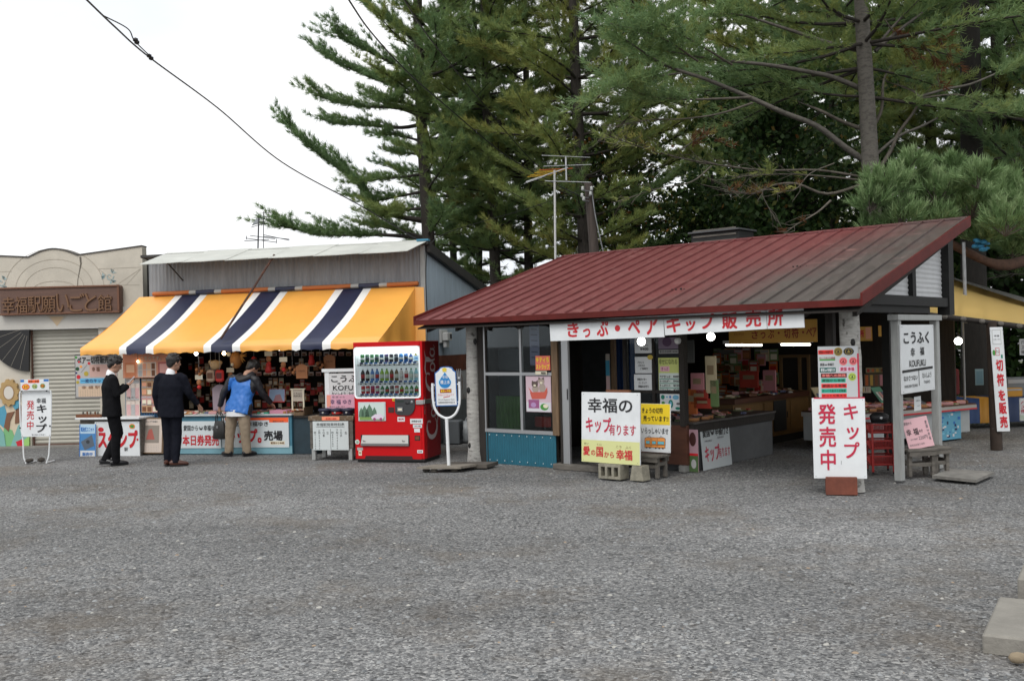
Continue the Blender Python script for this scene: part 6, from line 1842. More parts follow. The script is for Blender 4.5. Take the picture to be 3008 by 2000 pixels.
# lamps on the shop
def globe(px, py, y, r, mt, label, zt=2.2, fr=SH):
    x, z = fr.hit(px, py, y); t = thing("globe_lamp", fr, (x, y, z), label, "lamp"); m = MB(); m.ball((x, y, z), r, mt, 18); m.build("globe", parent=t); m = MB(); m.lathe([(.02, r * .9), (.022, r + .05), (.008, r + .07)], BLACK, 10, (x, y, z)); m.tube([(x, y, z + r + .06), (x, y, max(zt, z + r + .1))], .005, BLACK, 5); m.build("socket", parent=t)
globe(1884, 1003, -.30, .052, BULB, "lit white globe lamp under the banner, left of the notices", 2.14)
globe(2088, 989, -.30, .05, BULB, "lit white globe lamp hanging under the middle of the banner", 2.14)
globe(1991, 1001, .3, .045, mat("unlit_globe", (.55, .56, .56), .3), "unlit pale globe lamp behind the banner, above the price list", 2.3)
# yellow hanging sign and tubes inside
y2 = 1.3
b = Board(SH, C5, (815, 178, 1568, 368), y2, .015, S("amber_sign", 200, 150, 62), bev=.003)
for tx, x0, x1, y0_, y1_ in (("さ", 1020, 1075, 262, 332), ("っ", 1098, 1140, 275, 330), ("ぶ", 1160, 1215, 258, 330), ("切", 1298, 1350, 252, 332), ("符", 1362, 1420, 250, 332), ("ペ", 1482, 1530, 252, 320), ("ア", 1532, 1566, 250, 328)): b.T(tx, x0, y0_, x1, y1_, S("sign_brick", 140, 40, 30), .02)
for x in (1253, 1456): b.O(x, 285, 9, S("sign_brick", 140, 40, 30), 10)
b.T("キティグッズ", 865, 275, 950, 300, S("sign_brick", 140, 40, 30), .0)
b.done("hanging_sign", "amber yellow sign with brick red lettering hanging inside the red-roofed shop", "sign")
for (a, c, l) in (((790, 388), (1097, 388), "lit fluorescent tube under the amber sign, left one"), ((1262, 383), (1510, 383), "lit fluorescent tube under the amber sign, right one by the birch post")):
    p0 = SH.hit(*cv(C5, *a), 1.6); p1 = SH.hit(*cv(C5, *c), 1.6); t = thing("tube_light", SH, ((p0[0] + p1[0]) / 2, 1.6, p0[1]), l, "lamp")
    m = MB(); m.tube([(p0[0], 1.6, p0[1]), (p1[0], 1.6, p1[1])], .014, TUBE, 8); m.build("tube", parent=t); m = MB(); m.box(p0[0] - .03, p1[0] + .03, 1.57, 1.63, p0[1] + .02, p0[1] + .06, WHITEP); m.tube([(p0[0] + .1, 1.6, p0[1] + .06), (p0[0] + .1, 1.6, 2.6)], .004, BLACK, 4); m.tube([(p1[0] - .1, 1.6, p0[1] + .06), (p1[0] - .1, 1.6, 2.6)], .004, BLACK, 4); m.build("fitting", parent=t)
# window posters and things behind the panes
b = Board(SH, C4, (582, 437, 712, 566), -.036, .004, S("coral_card", 232, 120, 100)); b.T("キティち", 588, 448, 704, 496, S("card_yellow", 245, 220, 60), .04).T("ストラップ", 588, 512, 706, 556, S("card_yellow", 245, 220, 60), .04); b.done("window_card", "coral red card with yellow lettering in the shop window", "sign")
b = Board(SH, C4, (580, 573, 682, 604), -.044, .004, CREAM); b.T("¥600", 632, 578, 674, 600, BLACK, .03); b.done("price_card", "small cream price card on the window rail under the coral card", "label")
b = Board(SH, C4, (498, 616, 720, 935), -.012, .006, S("calendar_pale", 205, 180, 190)); b.R(502, 848, 716, 930, S("calendar_white", 205, 205, 210)).R(520, 826, 615, 902, S("calendar_mauve", 150, 85, 130), 2)
fur, furd = S("kitten_fur", 165, 150, 140), S("kitten_dark", 95, 80, 75)
b.G([(520, 712), (545, 770), (690, 762), (688, 712), (660, 760), (560, 766)], S("basket_red", 195, 90, 75)).G([(535, 760), (692, 755), (672, 815), (552, 820)], S("basket_red", 195, 90, 75), 3)
b.O(585, 728, 30, fur, 36).O(645, 720, 28, fur, 42).O(580, 690, 28, furd, 26, 3).O(638, 662, 28, fur, 28, 3).G([(553, 680), (556, 655), (575, 668)], furd, 3).G([(590, 668), (606, 650), (608, 680)], furd, 3).G([(613, 650), (616, 625), (634, 640)], furd, 4).G([(645, 640), (660, 622), (664, 652)], furd, 4).O(580, 700, 12, CREAM, 10, 4).O(638, 676, 12, CREAM, 10, 4)
b.O(660, 888, 36, GRN, 30).O(672, 880, 22, CREAM, 18, 3).O(565, 872, 24, S("calendar_lilac", 175, 140, 185), 22, 3)
b.done("kitten_calendar", "pale calendar picturing two kittens in a red basket, in the shop window", "poster")
b = Board(SH, C4, (530, 165, 615, 520), .05, .006, S("strip_lilac", 120, 122, 150)); 
for k in range(6): b.L([(545, 200 + 50 * k), (600, 205 + 50 * k)], 8, S("strip_dark", 70, 72, 100))
b.done("cloth_strip", "pale printed cloth strip hanging behind the upper right window pane", "cloth")
m = MB(); c = SH.rect(*cv(C4, 225, 795), *cv(C4, 470, 1095), .12); vs = []
for i in range(41): xx = c[0] + (c[2] - c[0]) * i / 40; vs += [(xx, .14 + .015 * math.sin(i * 1.3), c[1]), (xx, .14 + .01 * math.sin(i * 1.3), c[3])]
m.add(vs, [(2 * i, 2 * i + 2, 2 * i + 3, 2 * i + 1) for i in range(40)], mat("green_cloth", (.05, .14, .02), .9, noise=.3), True); m.build("cloth_screen", SH, None, "bright green cloth behind the lower left window pane", "cloth")
for (r_, mt, l) in (((255, 375, 445, 570), S("dim_notice", 62, 66, 70), "dim spotted notice behind the upper left window pane"), ((258, 600, 455, 790), S("dim_notice2", 50, 56, 60), "dim notice sheet above the green cloth in the window")):
    b = Board(SH, C4, r_, .3, .006, mt)
    for k in range(7): b.T("・・・・・・・", r_[0] + 10, r_[1] + 20 + 24 * k, r_[2] - 10, r_[1] + 28 + 24 * k, BLACK, .03)
    b.done("notice", l, "notice")
t = thing("red_chair", SH, (SH.hit(*cv(C4, 640, 1100), .4)[0], .45, 0), "red chair seen through the lower right window pane", "chair")
c = SH.rect(*cv(C4, 572, 975), *cv(C4, 712, 1100), .5); rdc = S("chair_red", 170, 50, 35, .45)
m = MB(); m.box(c[0], c[2], .5, .53, c[1] + .05, c[3], rdc, .04); m.build("backrest", parent=t); m = MB(); m.box(c[0], c[2], .25, .6, .42, .45, rdc, .02); m.build("seat", parent=t)
for xx in (c[0] + .03, c[2] - .03):
    for yy in (.28, .57): m = MB(); m.tube([(xx, yy, 0), (xx, yy, .42)], .011, STEEL, 6); m.build("leg", parent=t)
# notices at the display
y3 = .53
def note(r, lines, label, base=None, ink=BLACK, crop=C5, y=y3):
    b = Board(SH, crop, r, y, .006, base or SIGNW)
    for (tx, x0, y0_, x1, y1_) in lines: b.T(tx, x0, y0_, x1, y1_, ink, .02)
    return b
note((12, 330, 158, 457), [("いちごジャム", 50, 380, 130, 395), ("¥400", 60, 410, 130, 432)], 0).done("notice", "white handwritten notice just below the left globe lamp", "notice")
b = note((15, 487, 160, 628), [("バネンコ", 40, 525, 92, 545), ("バネエロ", 45, 552, 100, 570), ("ご当地り", 60, 578, 125, 598)], 0); b.O(148, 492, 24, S("gold_seal", 200, 175, 70), 20, 4); b.done("notice", "white notice with a round gold seal on its corner", "notice")
note((8, 636, 158, 775), [("幸福ライター", 38, 668, 118, 692), ("ストラップ", 48, 700, 116, 720), ("幸福のお守り", 45, 728, 132, 752)], 0).done("notice", "white handwritten notice below the one with the gold seal", "notice")
b = note((214, 320, 408, 420), [], 0, S("poster_mauve", 120, 105, 125)); b.O(290, 360, 40, S("poster_plum", 80, 55, 85), 40); b.done("poster", "mauve poster above the price list", "poster")
b = note((218, 428, 386, 460), [("幸せの切符 ¥200", 226, 434, 380, 454)], 0, GREYC); b.done("price_strip", "grey price strip reading 200 yen above the yellow-green list", "label")
b = note((216, 495, 400, 784), [], 0, S("list_lime", 196, 205, 120)); b.R(220, 626, 398, 782, S("list_white", 205, 215, 210)).T("幸せになれる", 224, 505, 378, 552, S("ink_olive", 60, 70, 30), .0).R(232, 568, 312, 612, PINK).T("きっぷ", 244, 576, 302, 606, S("ink_plum", 130, 50, 90), .01)
for k, (tx, pr) in enumerate((("ペアきっぷ", "¥400"), ("キーホルダー", "¥400"), ("きっぷセット", "¥220"), ("ステッカー", "¥200"))):
    z = 646 + 38 * k; b.T(tx, 226, z, 318, z + 22, BLACK, .03).T(pr, 342, z, 394, z + 20, BLACK, .03).R(222, z + 27, 398, z + 33, TEAL, 2)
b.done("price_list", "yellow-green and white price list on the glazed front", "sign")
b = note((229, 804, 406, 948), [], 0)
for (x, y, rx, ry, mt) in ((255, 832, 16, 20, TEAL), (290, 830, 10, 8, LBLUE), (318, 830, 8, 12, BLUE), (365, 832, 26, 20, S("print_cyan", 110, 170, 200)), (258, 880, 15, 12, GRN), (322, 888, 20, 36, TEAL), (384, 886, 16, 10, GREYINK), (254, 922, 14, 12, LBLUE), (380, 925, 20, 12, TEAL)): b.O(x, y, rx, mt, ry)
b.O(322, 888, 10, LBLUE, 22, 3); b.done("picture_sheet", "white sheet of small teal and blue pictures low on the glazed front", "poster")
b = note((448, 345, 522, 540), [], 0, S("hanging_sheet", 95, 95, 92), y=1.0)
for k in range(3): b.T("・・・・・・・・・", 462 + 20 * k, 370, 470 + 20 * k, 520, BLACK, .0, True)
b.done("notice", "grey handwritten sheet hanging inside, right of the dark post", "notice")
b = Board(SH, C4, (1205, 420, 1240, 740), .85, .006, S("strip_cream", 170, 160, 150)); b.R(1205, 478, 1240, 612, S("strip_blue", 60, 140, 170)).R(1207, 620, 1238, 735, S("strip_pink", 200, 170, 170)); b.done("notice", "narrow blue and pink paper strip on the wooden post inside the doorway", "notice")
m = MB(); c = SH.rect(*cv(C4, 1270, 310), *cv(C4, 1455, 780), 1.3); vs = []
for i in range(31): xx = c[0] + (c[2] - c[0]) * i / 30; vs += [(xx, 1.3 + .03 * math.sin(i * 1.1), .6), (xx, 1.3 + .03 * math.sin(i * 1.1 + .4), 2.4)]
m.add(vs, [(2 * i, 2 * i + 2, 2 * i + 3, 2 * i + 1) for i in range(30)], mat("blue_curtain", (.012, .05, .16), .8), True); m.build("curtain", SH, None, "blue curtain hanging in the dark behind the doorway", "curtain")
# big ticket signs in front
yk = SH.gnd(1700, 1397)[1]
b = Board(SH, C4, (982, 762, 1500, 1390), yk, .02, SIGNW, lean=-.04, bev=.004)
b.R(984, 1190, 1498, 1388, S("sign_lime", 206, 208, 146)).T("幸福の", 1042, 812, 1436, 942, BLACK, .018).T("キップ", 1024, 985, 1250, 1122, CRIM, .022).T("有ります", 1232, 1040, 1466, 1138, CRIM, .012).T("愛", 1000, 1246, 1060, 1330, RED, .03).T("の", 1072, 1280, 1110, 1326, RED, .02).T("国", 1120, 1248, 1180, 1336, RED, .03).T("から", 1190, 1286, 1276, 1338, RED, .02).T("幸福", 1296, 1262, 1436, 1352, RED, .03).T("あい", 1008, 1215, 1052, 1232, BROWN, .0).T("くに", 1126, 1218, 1168, 1236, BROWN, .0).T("こう", 1296, 1228, 1342, 1248, BROWN, .0).T("ふく", 1378, 1228, 1424, 1250, BROWN, .0)
KB = (b.x0, b.x1, b.z0)
b.done("ticket_sign", "big white sign with a lime green lower band leaning by the shop door", "sign")
t = thing("easel", SH, ((KB[0] + KB[1]) / 2, yk + .2, 0), "wooden easel behind the big white and lime sign", "easel")
m = MB(); zt = SH.hit(*cv(C4, 1260, 740), yk + .06)[1]
xm = SH.hit(*cv(C4, 1260, 740), yk)[0]; m.box(xm - .16, xm + .2, yk + .09, yk + .13, zt - .06, zt, BROWN); m.build("crossbar", parent=t)
for xx in (xm - .1, xm + .15): m = MB(); m.tube([(xx, yk + .12, zt - .03), (xx, yk + .35, 0)], .018, BROWN, 6); m.build("leg", parent=t)
def hollow_block(fr, x0, x1, y0, d, h, label):
    m = MB(); cb_ = mat("concrete_block", (.30, .28, .22), .9, noise=.35, nscale=12, bump=.6); n = 4; w = (x1 - x0)
    m.box(x0, x1, y0, y0 + d, 0, .03, cb_); m.box(x0, x1, y0, y0 + d, h - .035, h, cb_)
    for k in range(n): xx = x0 + (w - .035) * k / (n - 1); m.box(xx, xx + .035, y0, y0 + d, .03, h - .035, cb_)
    return m.build("concrete_block", fr, None, label, "block")
x0 = SH.hit(*cv(C4, 1120, 1500), yk - .1)[0]; x1 = SH.hit(*cv(C4, 1290, 1500), yk - .1)[0]; zt = KB[2]
hollow_block(SH, x0, x1 + .04, yk - .05, .19, max(.1, zt - .004), "hollow concrete block holding up the big white and lime sign")
m = MB(); x2 = SH.hit(*cv(C4, 1420, 1500), yk)[0]; m.prism([(x2, 0), (x2 + .2, 0), (x2 + .18, zt - .006), (x2 + .04, zt - .006)], yk - .01, yk + .15, mat("concrete_block", (.3, .28, .22), .9)); m.build("concrete_block", SH, None, "solid concrete wedge beside the hollow block, half behind the stool", "block")
ys_ = SH.gnd(1955, 1408)[1]
b = Board(SH, C5, (58, 888, 312, 1300), ys_ + .22, .012, SIGNW, lean=-.05, bev=.003)
b.R(60, 890, 308, 1066, YEL).T("きょうの切符", 70, 922, 250, 970, BLACK, .02).T("売っています!!", 82, 990, 296, 1038, BLACK, .02).T("いらっしゃいませ", 66, 1094, 296, 1144, BLACK, .012)
b.G([(92, 1186), (110, 1176), (258, 1172), (272, 1182), (270, 1262), (94, 1264)], BLACK, 1).G([(95, 1189), (112, 1179), (257, 1175), (269, 1185), (267, 1259), (97, 1261)], S("tram_orange", 232, 150, 75), 2)
for (x0, x1) in ((106, 140), (158, 192), (206, 262)): b.R(x0, 1206, x1, 1232, BLACK, 3).R(x0 + 2, 1208, x1 - 2, 1230, S("tram_window", 110, 190, 205), 4)
b.L([(96, 1240), (268, 1236)], 3, BROWN, 3).L([(150, 1180), (150, 1260)], 2, BLACK, 3).L([(202, 1178), (202, 1260)], 2, BLACK, 3)
for x in (135, 235): b.L([(x - 16, 1178), (x, 1160), (x + 14, 1176)], 2.5, BLACK, 3)
for x in (112, 140, 190, 220, 250): b.O(x, 1264, 7, BLACK, 6, 3)
b.done("tram_sign", "yellow and white sign with a small orange tram drawn on it, behind the stool", "sign")
def stool(fr, x0, x1, y0, y1, h, label, group=None, lean=0):
    t = thing("wooden_stool", fr, ((x0 + x1) / 2, (y0 + y1) / 2, 0), label, "stool", group)
    m = MB(); n = 4
    for k in range(n): m.box(x0 - .02, x1 + .02, y0 + (y1 - y0) * k / n + .003, y0 + (y1 - y0) * (k + 1) / n - .003, h - .03, h, GREYWOOD, .004)
    m.box(x0, x1, y0 + .01, y0 + .035, h - .085, h - .031, GREYWOOD); m.box(x0, x1, y1 - .035, y1 - .01, h - .085, h - .031, GREYWOOD); m.build("seat", parent=t)
    for xx in (x0 + .005, x1 - .05):
        for yy in (y0 + .036, y1 - .085): m = MB(); m.box(xx, xx + .045, yy, yy + .045, 0, h - .031, GREYWOOD, .004); m.build("leg", parent=t)
    m = MB(); m.box(x0 + .051, x1 - .051, y0 + .045, y0 + .07, .12, .165, GREYWOOD); m.box(x0 + .051, x1 - .051, y1 - .08, y1 - .055, .12, .165, GREYWOOD); m.box(x0 + .01, x0 + .04, y0 + .082, y1 - .086, .15, .195, GREYWOOD); m.box(x1 - .045, x1 - .012, y0 + .082, y1 - .086, .15, .195, GREYWOOD); m.build("stretcher", parent=t); return t
xl_, xr_ = SH.hit(1862, 1400, ys_)[0] - .05, SH.hit(1938, 1408, ys_)[0] - .06
hs_ = SH.hit(1905, 1338, ys_)[1]
stool(SH, xl_, xr_ + .02, ys_, ys_ + .30, hs_, "weathered wooden stool in front of the yellow and white tram sign")
# left counter running back into the shop
cx1, cyA = 3.37, .62
cx0 = SH.hit(2020, 1300, .62)[0] - .25
hc = SH.hit(2040, 1240, .62)[1]
t = thing("shop_counter", SH, (3.0, 1.4, 0), "dark grey shop counter running back beside the open passage", "counter")
m = MB(); gy = mat("counter_grey", (.10, .105, .11), .7, noise=.25, nscale=4); m.box(2.2, cx1, .62, 2.9, 0, hc - .14, gy, .004); m.build("body", parent=t)
m = MB(); m.box(2.18, cx1 + .03, .58, 2.92, hc - .138, hc - .03, DARKWOOD, .005); m.box(2.16, cx1 + .05, .57, 2.93, hc - .029, hc, mat("worn_counter_top", (.085, .075, .07), .4, noise=.5, nscale=6), .004); m.build("top", parent=t)
t = thing("cupboard_counter", SH, (2.5, 4.5, 0), "yellowish cupboard counter at the back of the red-roofed shop", "counter")
m = MB(); yl = mat("cupboard_yellow", (.17, .095, .032), .6, noise=.25, nscale=3); m.box(1.9, 2.7, 2.95, 5.9, .12, .72, yl, .003)
m.box(1.95, 2.68, 2.95, 5.9, 0, .119, BLACKWOOD); m.build("body", parent=t)
m = MB(); m.box(1.88, 2.74, 2.94, 5.92, .722, .80, BROWNPLY, .004); m.build("top", parent=t)
for k, ya in enumerate((3.0, 3.95, 4.9)): m = MB(); m.box(2.701, 2.715, ya, ya + .88, .17, .68, mat("cupboard_door", (.20, .112, .038), .55, noise=.2), .004); m.box(2.716, 2.722, ya + .8, ya + .83, .4, .5, BLACK); m.build("door", parent=t)
m = MB(); m.box(2.723, 2.73, 4.25, 4.7, .2, .7, S("bag_dark", 40, 42, 44)); m.build("hanging_bag", SH, None, "dark flat bag hung on the yellowish cupboard doors", "bag")
FX = Frame(*SH.W(cx1, .62)[:2], math.degrees(SH.th) - 90)      # x runs back along the counter's right face
b = Board(FX, C5, (598, 1065, 842, 1445), -.06, .01, S("leaning_sign_white", 185, 192, 194), lean=-.07)
b.T("愛国↔幸福行き", 612, 1075, 832, 1160, BLACK, .03).T("AIKOKU", 622, 1184, 682, 1200, GREYINK, .02).T("KOFUKU", 732, 1170, 786, 1186, GREYINK, .02).T("キップ", 618, 1230, 740, 1370, CRIM, .02).T("有ります", 732, 1265, 832, 1350, CRIM, .01)
b.done("ticket_sign", "dusky white ticket sign leaning on the grey counter inside the passage", "sign")
b = Board(SH, C5, (474, 1108, 555, 1470), .56, .006, S("panel_photo", 165, 130, 140)); b.R(476, 1330, 553, 1468, S("photo_green", 70, 95, 55)).O(510, 1190, 28, S("photo_brown", 60, 25, 22), 60).O(515, 1400, 22, GREYC, 40).R(478, 1310, 553, 1330, RED, 2); b.done("photo_poster", "narrow pink and green photo poster beside the leaning ticket sign", "poster")
# goods inside: books, boxes, hanging packets
rn_ = random.Random(5)
dkg = [S("in_red", 175, 60, 45), S("in_orange", 205, 110, 55), S("in_yellow", 210, 170, 80), S("in_brown", 135, 85, 55), S("in_pink", 200, 135, 140), S("in_cream", 205, 190, 155), S("in_green", 105, 130, 80)]
for k in range(34):
    y = .7 + 2.1 * rn_.random(); x = 2.45 + .85 * rn_.random()
    put_trinket(SH, x, y, hc, rn_.randrange(16), rn_.uniform(-1, 1) + 1.2, "small souvenir lying on the dark grey counter in the passage", "souvenirs on the dark grey counter", rn_.uniform(.9, 1.4))
for k in range(40):
    put_trinket(SH, 2.1 + .58 * rn_.random(), 3.0 + 2.8 * rn_.random(), .80, rn_.randrange(16), rn_.uniform(-1, 1) + 1.4, "small souvenir standing on the yellowish cupboard counter", "souvenirs on the cupboard counter", rn_.uniform(1.0, 1.6))
for k, (px, py, w_, h_, mt, l) in enumerate(((480, 870, .22, .34, dkg[1], "orange folder standing on the counter beside the dark post"), (560, 830, .26, .2, dkg[0], "red picture book on the counter beside the orange folder"), (590, 885, .26, .14, dkg[0], "lower red picture book on the counter"), (660, 640, .16, .5, dkg[5], "tall cream sheet of samples on the pillar inside"), (545, 720, .2, .3, dkg[4], "pink folder behind the orange one"), (985, 680, .34, .28, dkg[0], "red cloth patch on the back display"), (1160, 690, .22, .34, dkg[4], "dim pink bag on the back display"), (690, 800, .12, .36, dkg[6], "greenish card rack on the dark counter"))):
    y = 1.0 if px < 700 else 4.2
    c = SH.hit(*cv(C5, px, py), y); m = MB(); m.box(c[0] - w_ / 2, c[0] + w_ / 2, y, y + .03, c[1] - h_ / 2, c[1] + h_ / 2, mt, .004)
    m.box(c[0] - w_ * .3, c[0] + w_ * .3, y - .004, y - .001, c[1], c[1] + h_ * .25, S("in_label", 150, 130, 100)); m.build("display_card", SH, None, l, "goods")
for k in range(84):
    px = rn_.uniform(700, 1240); py = rn_.choice((420, 470, 520, 630, 680, 730, 780, 820)) + rn_.uniform(-14, 14); y = 5.5 - .01 * k
    c = SH.hit(*cv(C5, px, py), y); packet(SH, c[0], y, c[1], .16, .2, dkg[rn_.randrange(7)], [wood, CREAM, redc][rn_.randrange(3)], "dim packet hanging on the back display of the red-roofed shop", "packets on the back display")
b = Board(SH, C5, (710, 558, 1058, 596), 5.0, .01, S("shelf_amber", 150, 105, 45)); b.T("幸福駅前キップ販売所", 730, 566, 1040, 590, BROWN, .02); b.done("shelf_label", "long dim amber shelf label across the back display", "sign")
b = Board(SH, C5, (715, 425, 900, 468), 5.0, .01, S("dim_white_box", 120, 118, 112)); b.done("storage_box", "dim white storage box on top of the back display", "box")
t = thing("cabinet", SH, (3.6, 5.6, 0), "glass-doored cabinet at the back right of the red-roofed shop", "cabinet")
c = SH.rect(*cv(C5, 1250, 470), *cv(C5, 1510, 780), 5.6); fm_ = S("cabinet_frame", 120, 95, 62); m = MB()
m.box(c[0], c[2], 5.62, 6.05, 0.0, c[3], S("cabinet_inside", 38, 34, 30)); m.build("case", parent=t); m = MB()
for xx in (c[0], c[0] + (c[2] - c[0]) * .62, c[2] - .05): m.box(xx, xx + .05, 5.58, 5.618, c[1] - .3, c[3], fm_)
m.box(c[0] + .051, c[2] - .051, 5.585, 5.617, c[3] - .05, c[3] - .001, fm_); m.box(c[0] + .051, c[2] - .051, 5.585, 5.617, c[1] - .02, c[1] + .02, fm_); m.build("door_frame", parent=t)
# sticker board and ticket-on-sale sign at the right birch post
q = G(2478, 1436); PS = Frame(q.x - .03, q.y - .16, 14)
b = Board(PS, C6, (172, 370, 490, 778), -.14, .012, S("board_grey_white", 185, 188, 190)); b.R(483, 430, 497, 776, CRIM)
st_red, st_teal, ink_ = S("sticker_red", 225, 45, 40), S("sticker_teal", 45, 165, 140), S("sticker_ink", 90, 20, 20)
for (r, mt, tx, ik) in (((176, 398, 296, 432), st_red, "愛国↔幸福行き", ink_), ((184, 470, 310, 482), GRN, None, None), ((184, 538, 312, 576), S("sticker_dkteal", 20, 85, 80), "愛国↔幸福行き", SIGNW), ((192, 584, 398, 618), ink_, "幸福への旅路", S("sticker_pink", 235, 130, 120)), ((194, 624, 388, 656), st_teal, "愛国から幸福", DKGRN), ((194, 666, 396, 700), st_red, "愛国から幸福", ink_), ((194, 706, 394, 738), st_teal, "ゆっくり走ろう北海道", DKGRN), ((194, 746, 394, 774), st_red, "ゆっくり走ろう", ink_), ((340, 532, 466, 572), S("sticker_lilac", 215, 185, 205), "愛国 幸福", CRIM)):
    b.R(*r, mt, 1)
    if tx: b.T(tx, r[0] + 8, r[1] + 6, r[2] - 8, r[3] - 6, ik, .02)
b.T("ゆっくり走ろう北海道", 184, 454, 310, 468, S("sign_brick", 140, 40, 30), .03).T("愛国↔幸福行", 188, 502, 300, 524, BLACK, .02)
for (x, y, r, m1, m2) in ((335, 413, 34, S("seal_olive2", 140, 120, 50), BLACK), (418, 413, 42, BLACK, S("seal_olive2", 140, 120, 50)), (373, 490, 32, S("seal_pink", 225, 110, 115), ink_), (451, 490, 32, S("seal_pink", 225, 110, 115), ink_), (441, 614, 32, S("seal_lime", 170, 190, 80), DKGRN)):
    b.O(x, y, r, m1, None if r < 40 else 30, 1).O(x, y, r * .72, m2, r * .6, 2).O(x, y, r * .6, m1, r * .48, 3); b.G([(x - r * .3, y + r * .25), (x, y - r * .4), (x + r * .3, y + r * .25)], m2, 4)
b.done("sticker_board", "board of red and teal stickers and round seals tied to the right birch post", "sign")
b = Board(PS, C6, (130, 780, 552, 1420), -.22, .018, SIGNW, lean=-.05, bev=.003)
b.R(146, 776, 552, 786, CRIM, 1).T("発売中", 178, 828, 318, 1352, CRIM, .022, True).T("キップ", 378, 828, 500, 1258, CRIM, .02, True).L([(352, 1278), (351, 1308)], 3, GREYINK)
b.done("ticket_sign", "big white sign lettered in two crimson columns at the right birch post", "sign")
m = MB(); x0, z0, x1, z1 = PS.rect(*cv(C6, 232, 1408), *cv(C6, 482, 1515), -.28); br_ = mat("brick_red_block", (.19, .055, .032), .8, noise=.3, nscale=9, bump=.3)
m.box(x0, x1, -.30, -.24, 0, max(z1, .1), br_, .004); m.box(x0, x1, -.20, -.15, 0, max(z1, .1) - .03, br_, .004); m.box(x0, x1, -.2399, -.2001, 0, .04, br_); m.build("brick_block", PS, None, "brick red block at the foot of the big crimson-lettered sign", "block")
# red plastic drawer trolley with a cap on it
q = G(2595, 1392); RT = Frame(q.x, q.y, 8)
t = thing("plastic_trolley", RT, (0, .2, 0), "red plastic basket trolley between the birch post and the station sign", "trolley")
pr = mat("red_plastic", (.30, .022, .02), .35)
def rp(x, y, d=0.0): return RT.hit(*cv(C6, x, y), d)
xl_, xr_ = rp(592, 1200)[0], rp(778, 1200)[0]
for (yt_, yb2) in ((985, 1062), (1112, 1188), (1236, 1318)):
    zt, zb = rp(690, yt_)[1], rp(690, yb2)[1]; m = MB()
    m.box(xl_ + .02, xr_ - .02, 0, .30, zb, zb + .012, pr)
    for (a, c, e, f_) in ((xl_ + .0, xr_ - .0, 0, .012), (xl_, xr_, .29, .302)):
        m.box(a, c, e, f_, zt - .02, zt, pr); m.box(a, c, e, f_, zb, zb + .025, pr)
        for k in range(17): xx = a + (c - a - .006) * k / 16; m.box(xx, xx + .006, e + .002, f_ - .002, zb + .026, zt - .021, pr)
    m.box(xl_ - .008, xl_ - .001, 0, .3, zb, zt, pr); m.box(xr_ + .001, xr_ + .008, 0, .3, zb, zt, pr)
    m.prism([(xl_ - .009, zb + .02), (xl_ - .009, zt), (xl_ - .055, zt - .02), (xl_ - .06, (zt + zb) / 2 + .02)], .02, .06, pr)
    m.build("basket", parent=t)
zt = rp(690, 985)[1]
for xx in (xl_ + .015, xr_ - .015):
    for yy in (-.016, .318): m = MB(); m.tube([(xx, yy, .03), (xx, yy, zt)], .015, pr, 8); m.ball((xx, yy, .016), .016, BLACK, 8); m.build("leg", parent=t)
t = thing("black_hat", RT, ((xl_ + xr_) / 2, .14, zt + .002), "black peaked cap lying on the red basket trolley", "cap")
m = MB(); x = (xl_ + xr_) / 2; m.lathe([(.10, .0), (.11, .05), (.12, .09), (.07, .125), (0, .13)], BLACK, 16, (x, .16, zt + .002)); m.build("crown", parent=t); m = MB(); m.add([(x + .10 * math.cos(a) * k, .16 + (.10 + .09 * (k - 1) * 6) * math.sin(a), zt + .02 - .02 * (k - 1) * 5) for k in (1.0, 1.15) for a in np.linspace(math.pi * 1.05, math.pi * 1.95, 9)], [(i, i + 1, 10 + i, 9 + i) for i in range(8)], BLACK, True); m.build("peak", parent=t); m = MB(); m.ball((x, .045, zt + .07), .018, WHITEP, 8, 1, .4, 1); m.build("badge", parent=t)
# station name sign on grey-white posts
_p = SH.W(5.92, 1.42); SN = Frame(_p.x, _p.y, math.degrees(SH.th) - 90)
t = thing("station_sign", SN, (.55, 0, 0), "white station name sign on two grey-white wooden posts at the right gable", "sign")
zt = SN.hit(2690, 925, 0)[1]; xl_ = SN.hit(2640, 1150, 0)[0]; xr_ = SN.hit(2752, 1100, 0)[0]
m = MB(); m.box(xl_ - .05, xl_ + .055, -.03, .06, 0, zt - .07, POSTW, .004); m.build("post", parent=t)
m = MB(); m.box(xr_ - .055, xr_ + .055, -.03, .06, 0, zt - .07, POSTW, .004); m.build("post", parent=t)
m = MB(); m.box(xl_ - .09, xr_ + .1, -.05, .08, zt - .068, zt, POSTW, .004); m.build("crossbeam", parent=t)
b = Board(SN, C7, (90, 600, 276, 978), -.05, .016, SIGNW, bev=.003)
b.T("こうふく", 104, 638, 246, 706, BLACK, .03).T("幸", 140, 728, 164, 776, BLACK, .02).T("福", 192, 726, 216, 772, BLACK, .02).T("KOUFUKU", 132, 796, 224, 834, BLACK, .01).L([(94, 856), (264, 846)], 5, BLACK).G([(92, 856), (102, 848), (102, 864)], BLACK).G([(266, 846), (257, 839), (257, 853)], BLACK).L([(183, 852), (184, 942)], 3, BLACK).T("なかさつない", 100, 880, 174, 908, BLACK, .015).T("たいしよう", 202, 872, 254, 902, BLACK, .015).T("NAKASATSUNAI", 104, 930, 174, 946, BLACK, .01).T("TAISHO", 210, 918, 246, 934, BLACK, .01)
b.done("panel", parent=t)
b = Board(SN, C7, (165, 1002, 202, 1082), .02, .006, SIGNW); b.T("お知らせ", 172, 1020, 196, 1030, GREYINK).T("入口", 176, 1050, 192, 1058, GREYINK); b.done("notice", "small white notice hanging below the station name sign", "notice")
_q = G(2700, 1402); SK = Frame(_q.x, _q.y, -12)
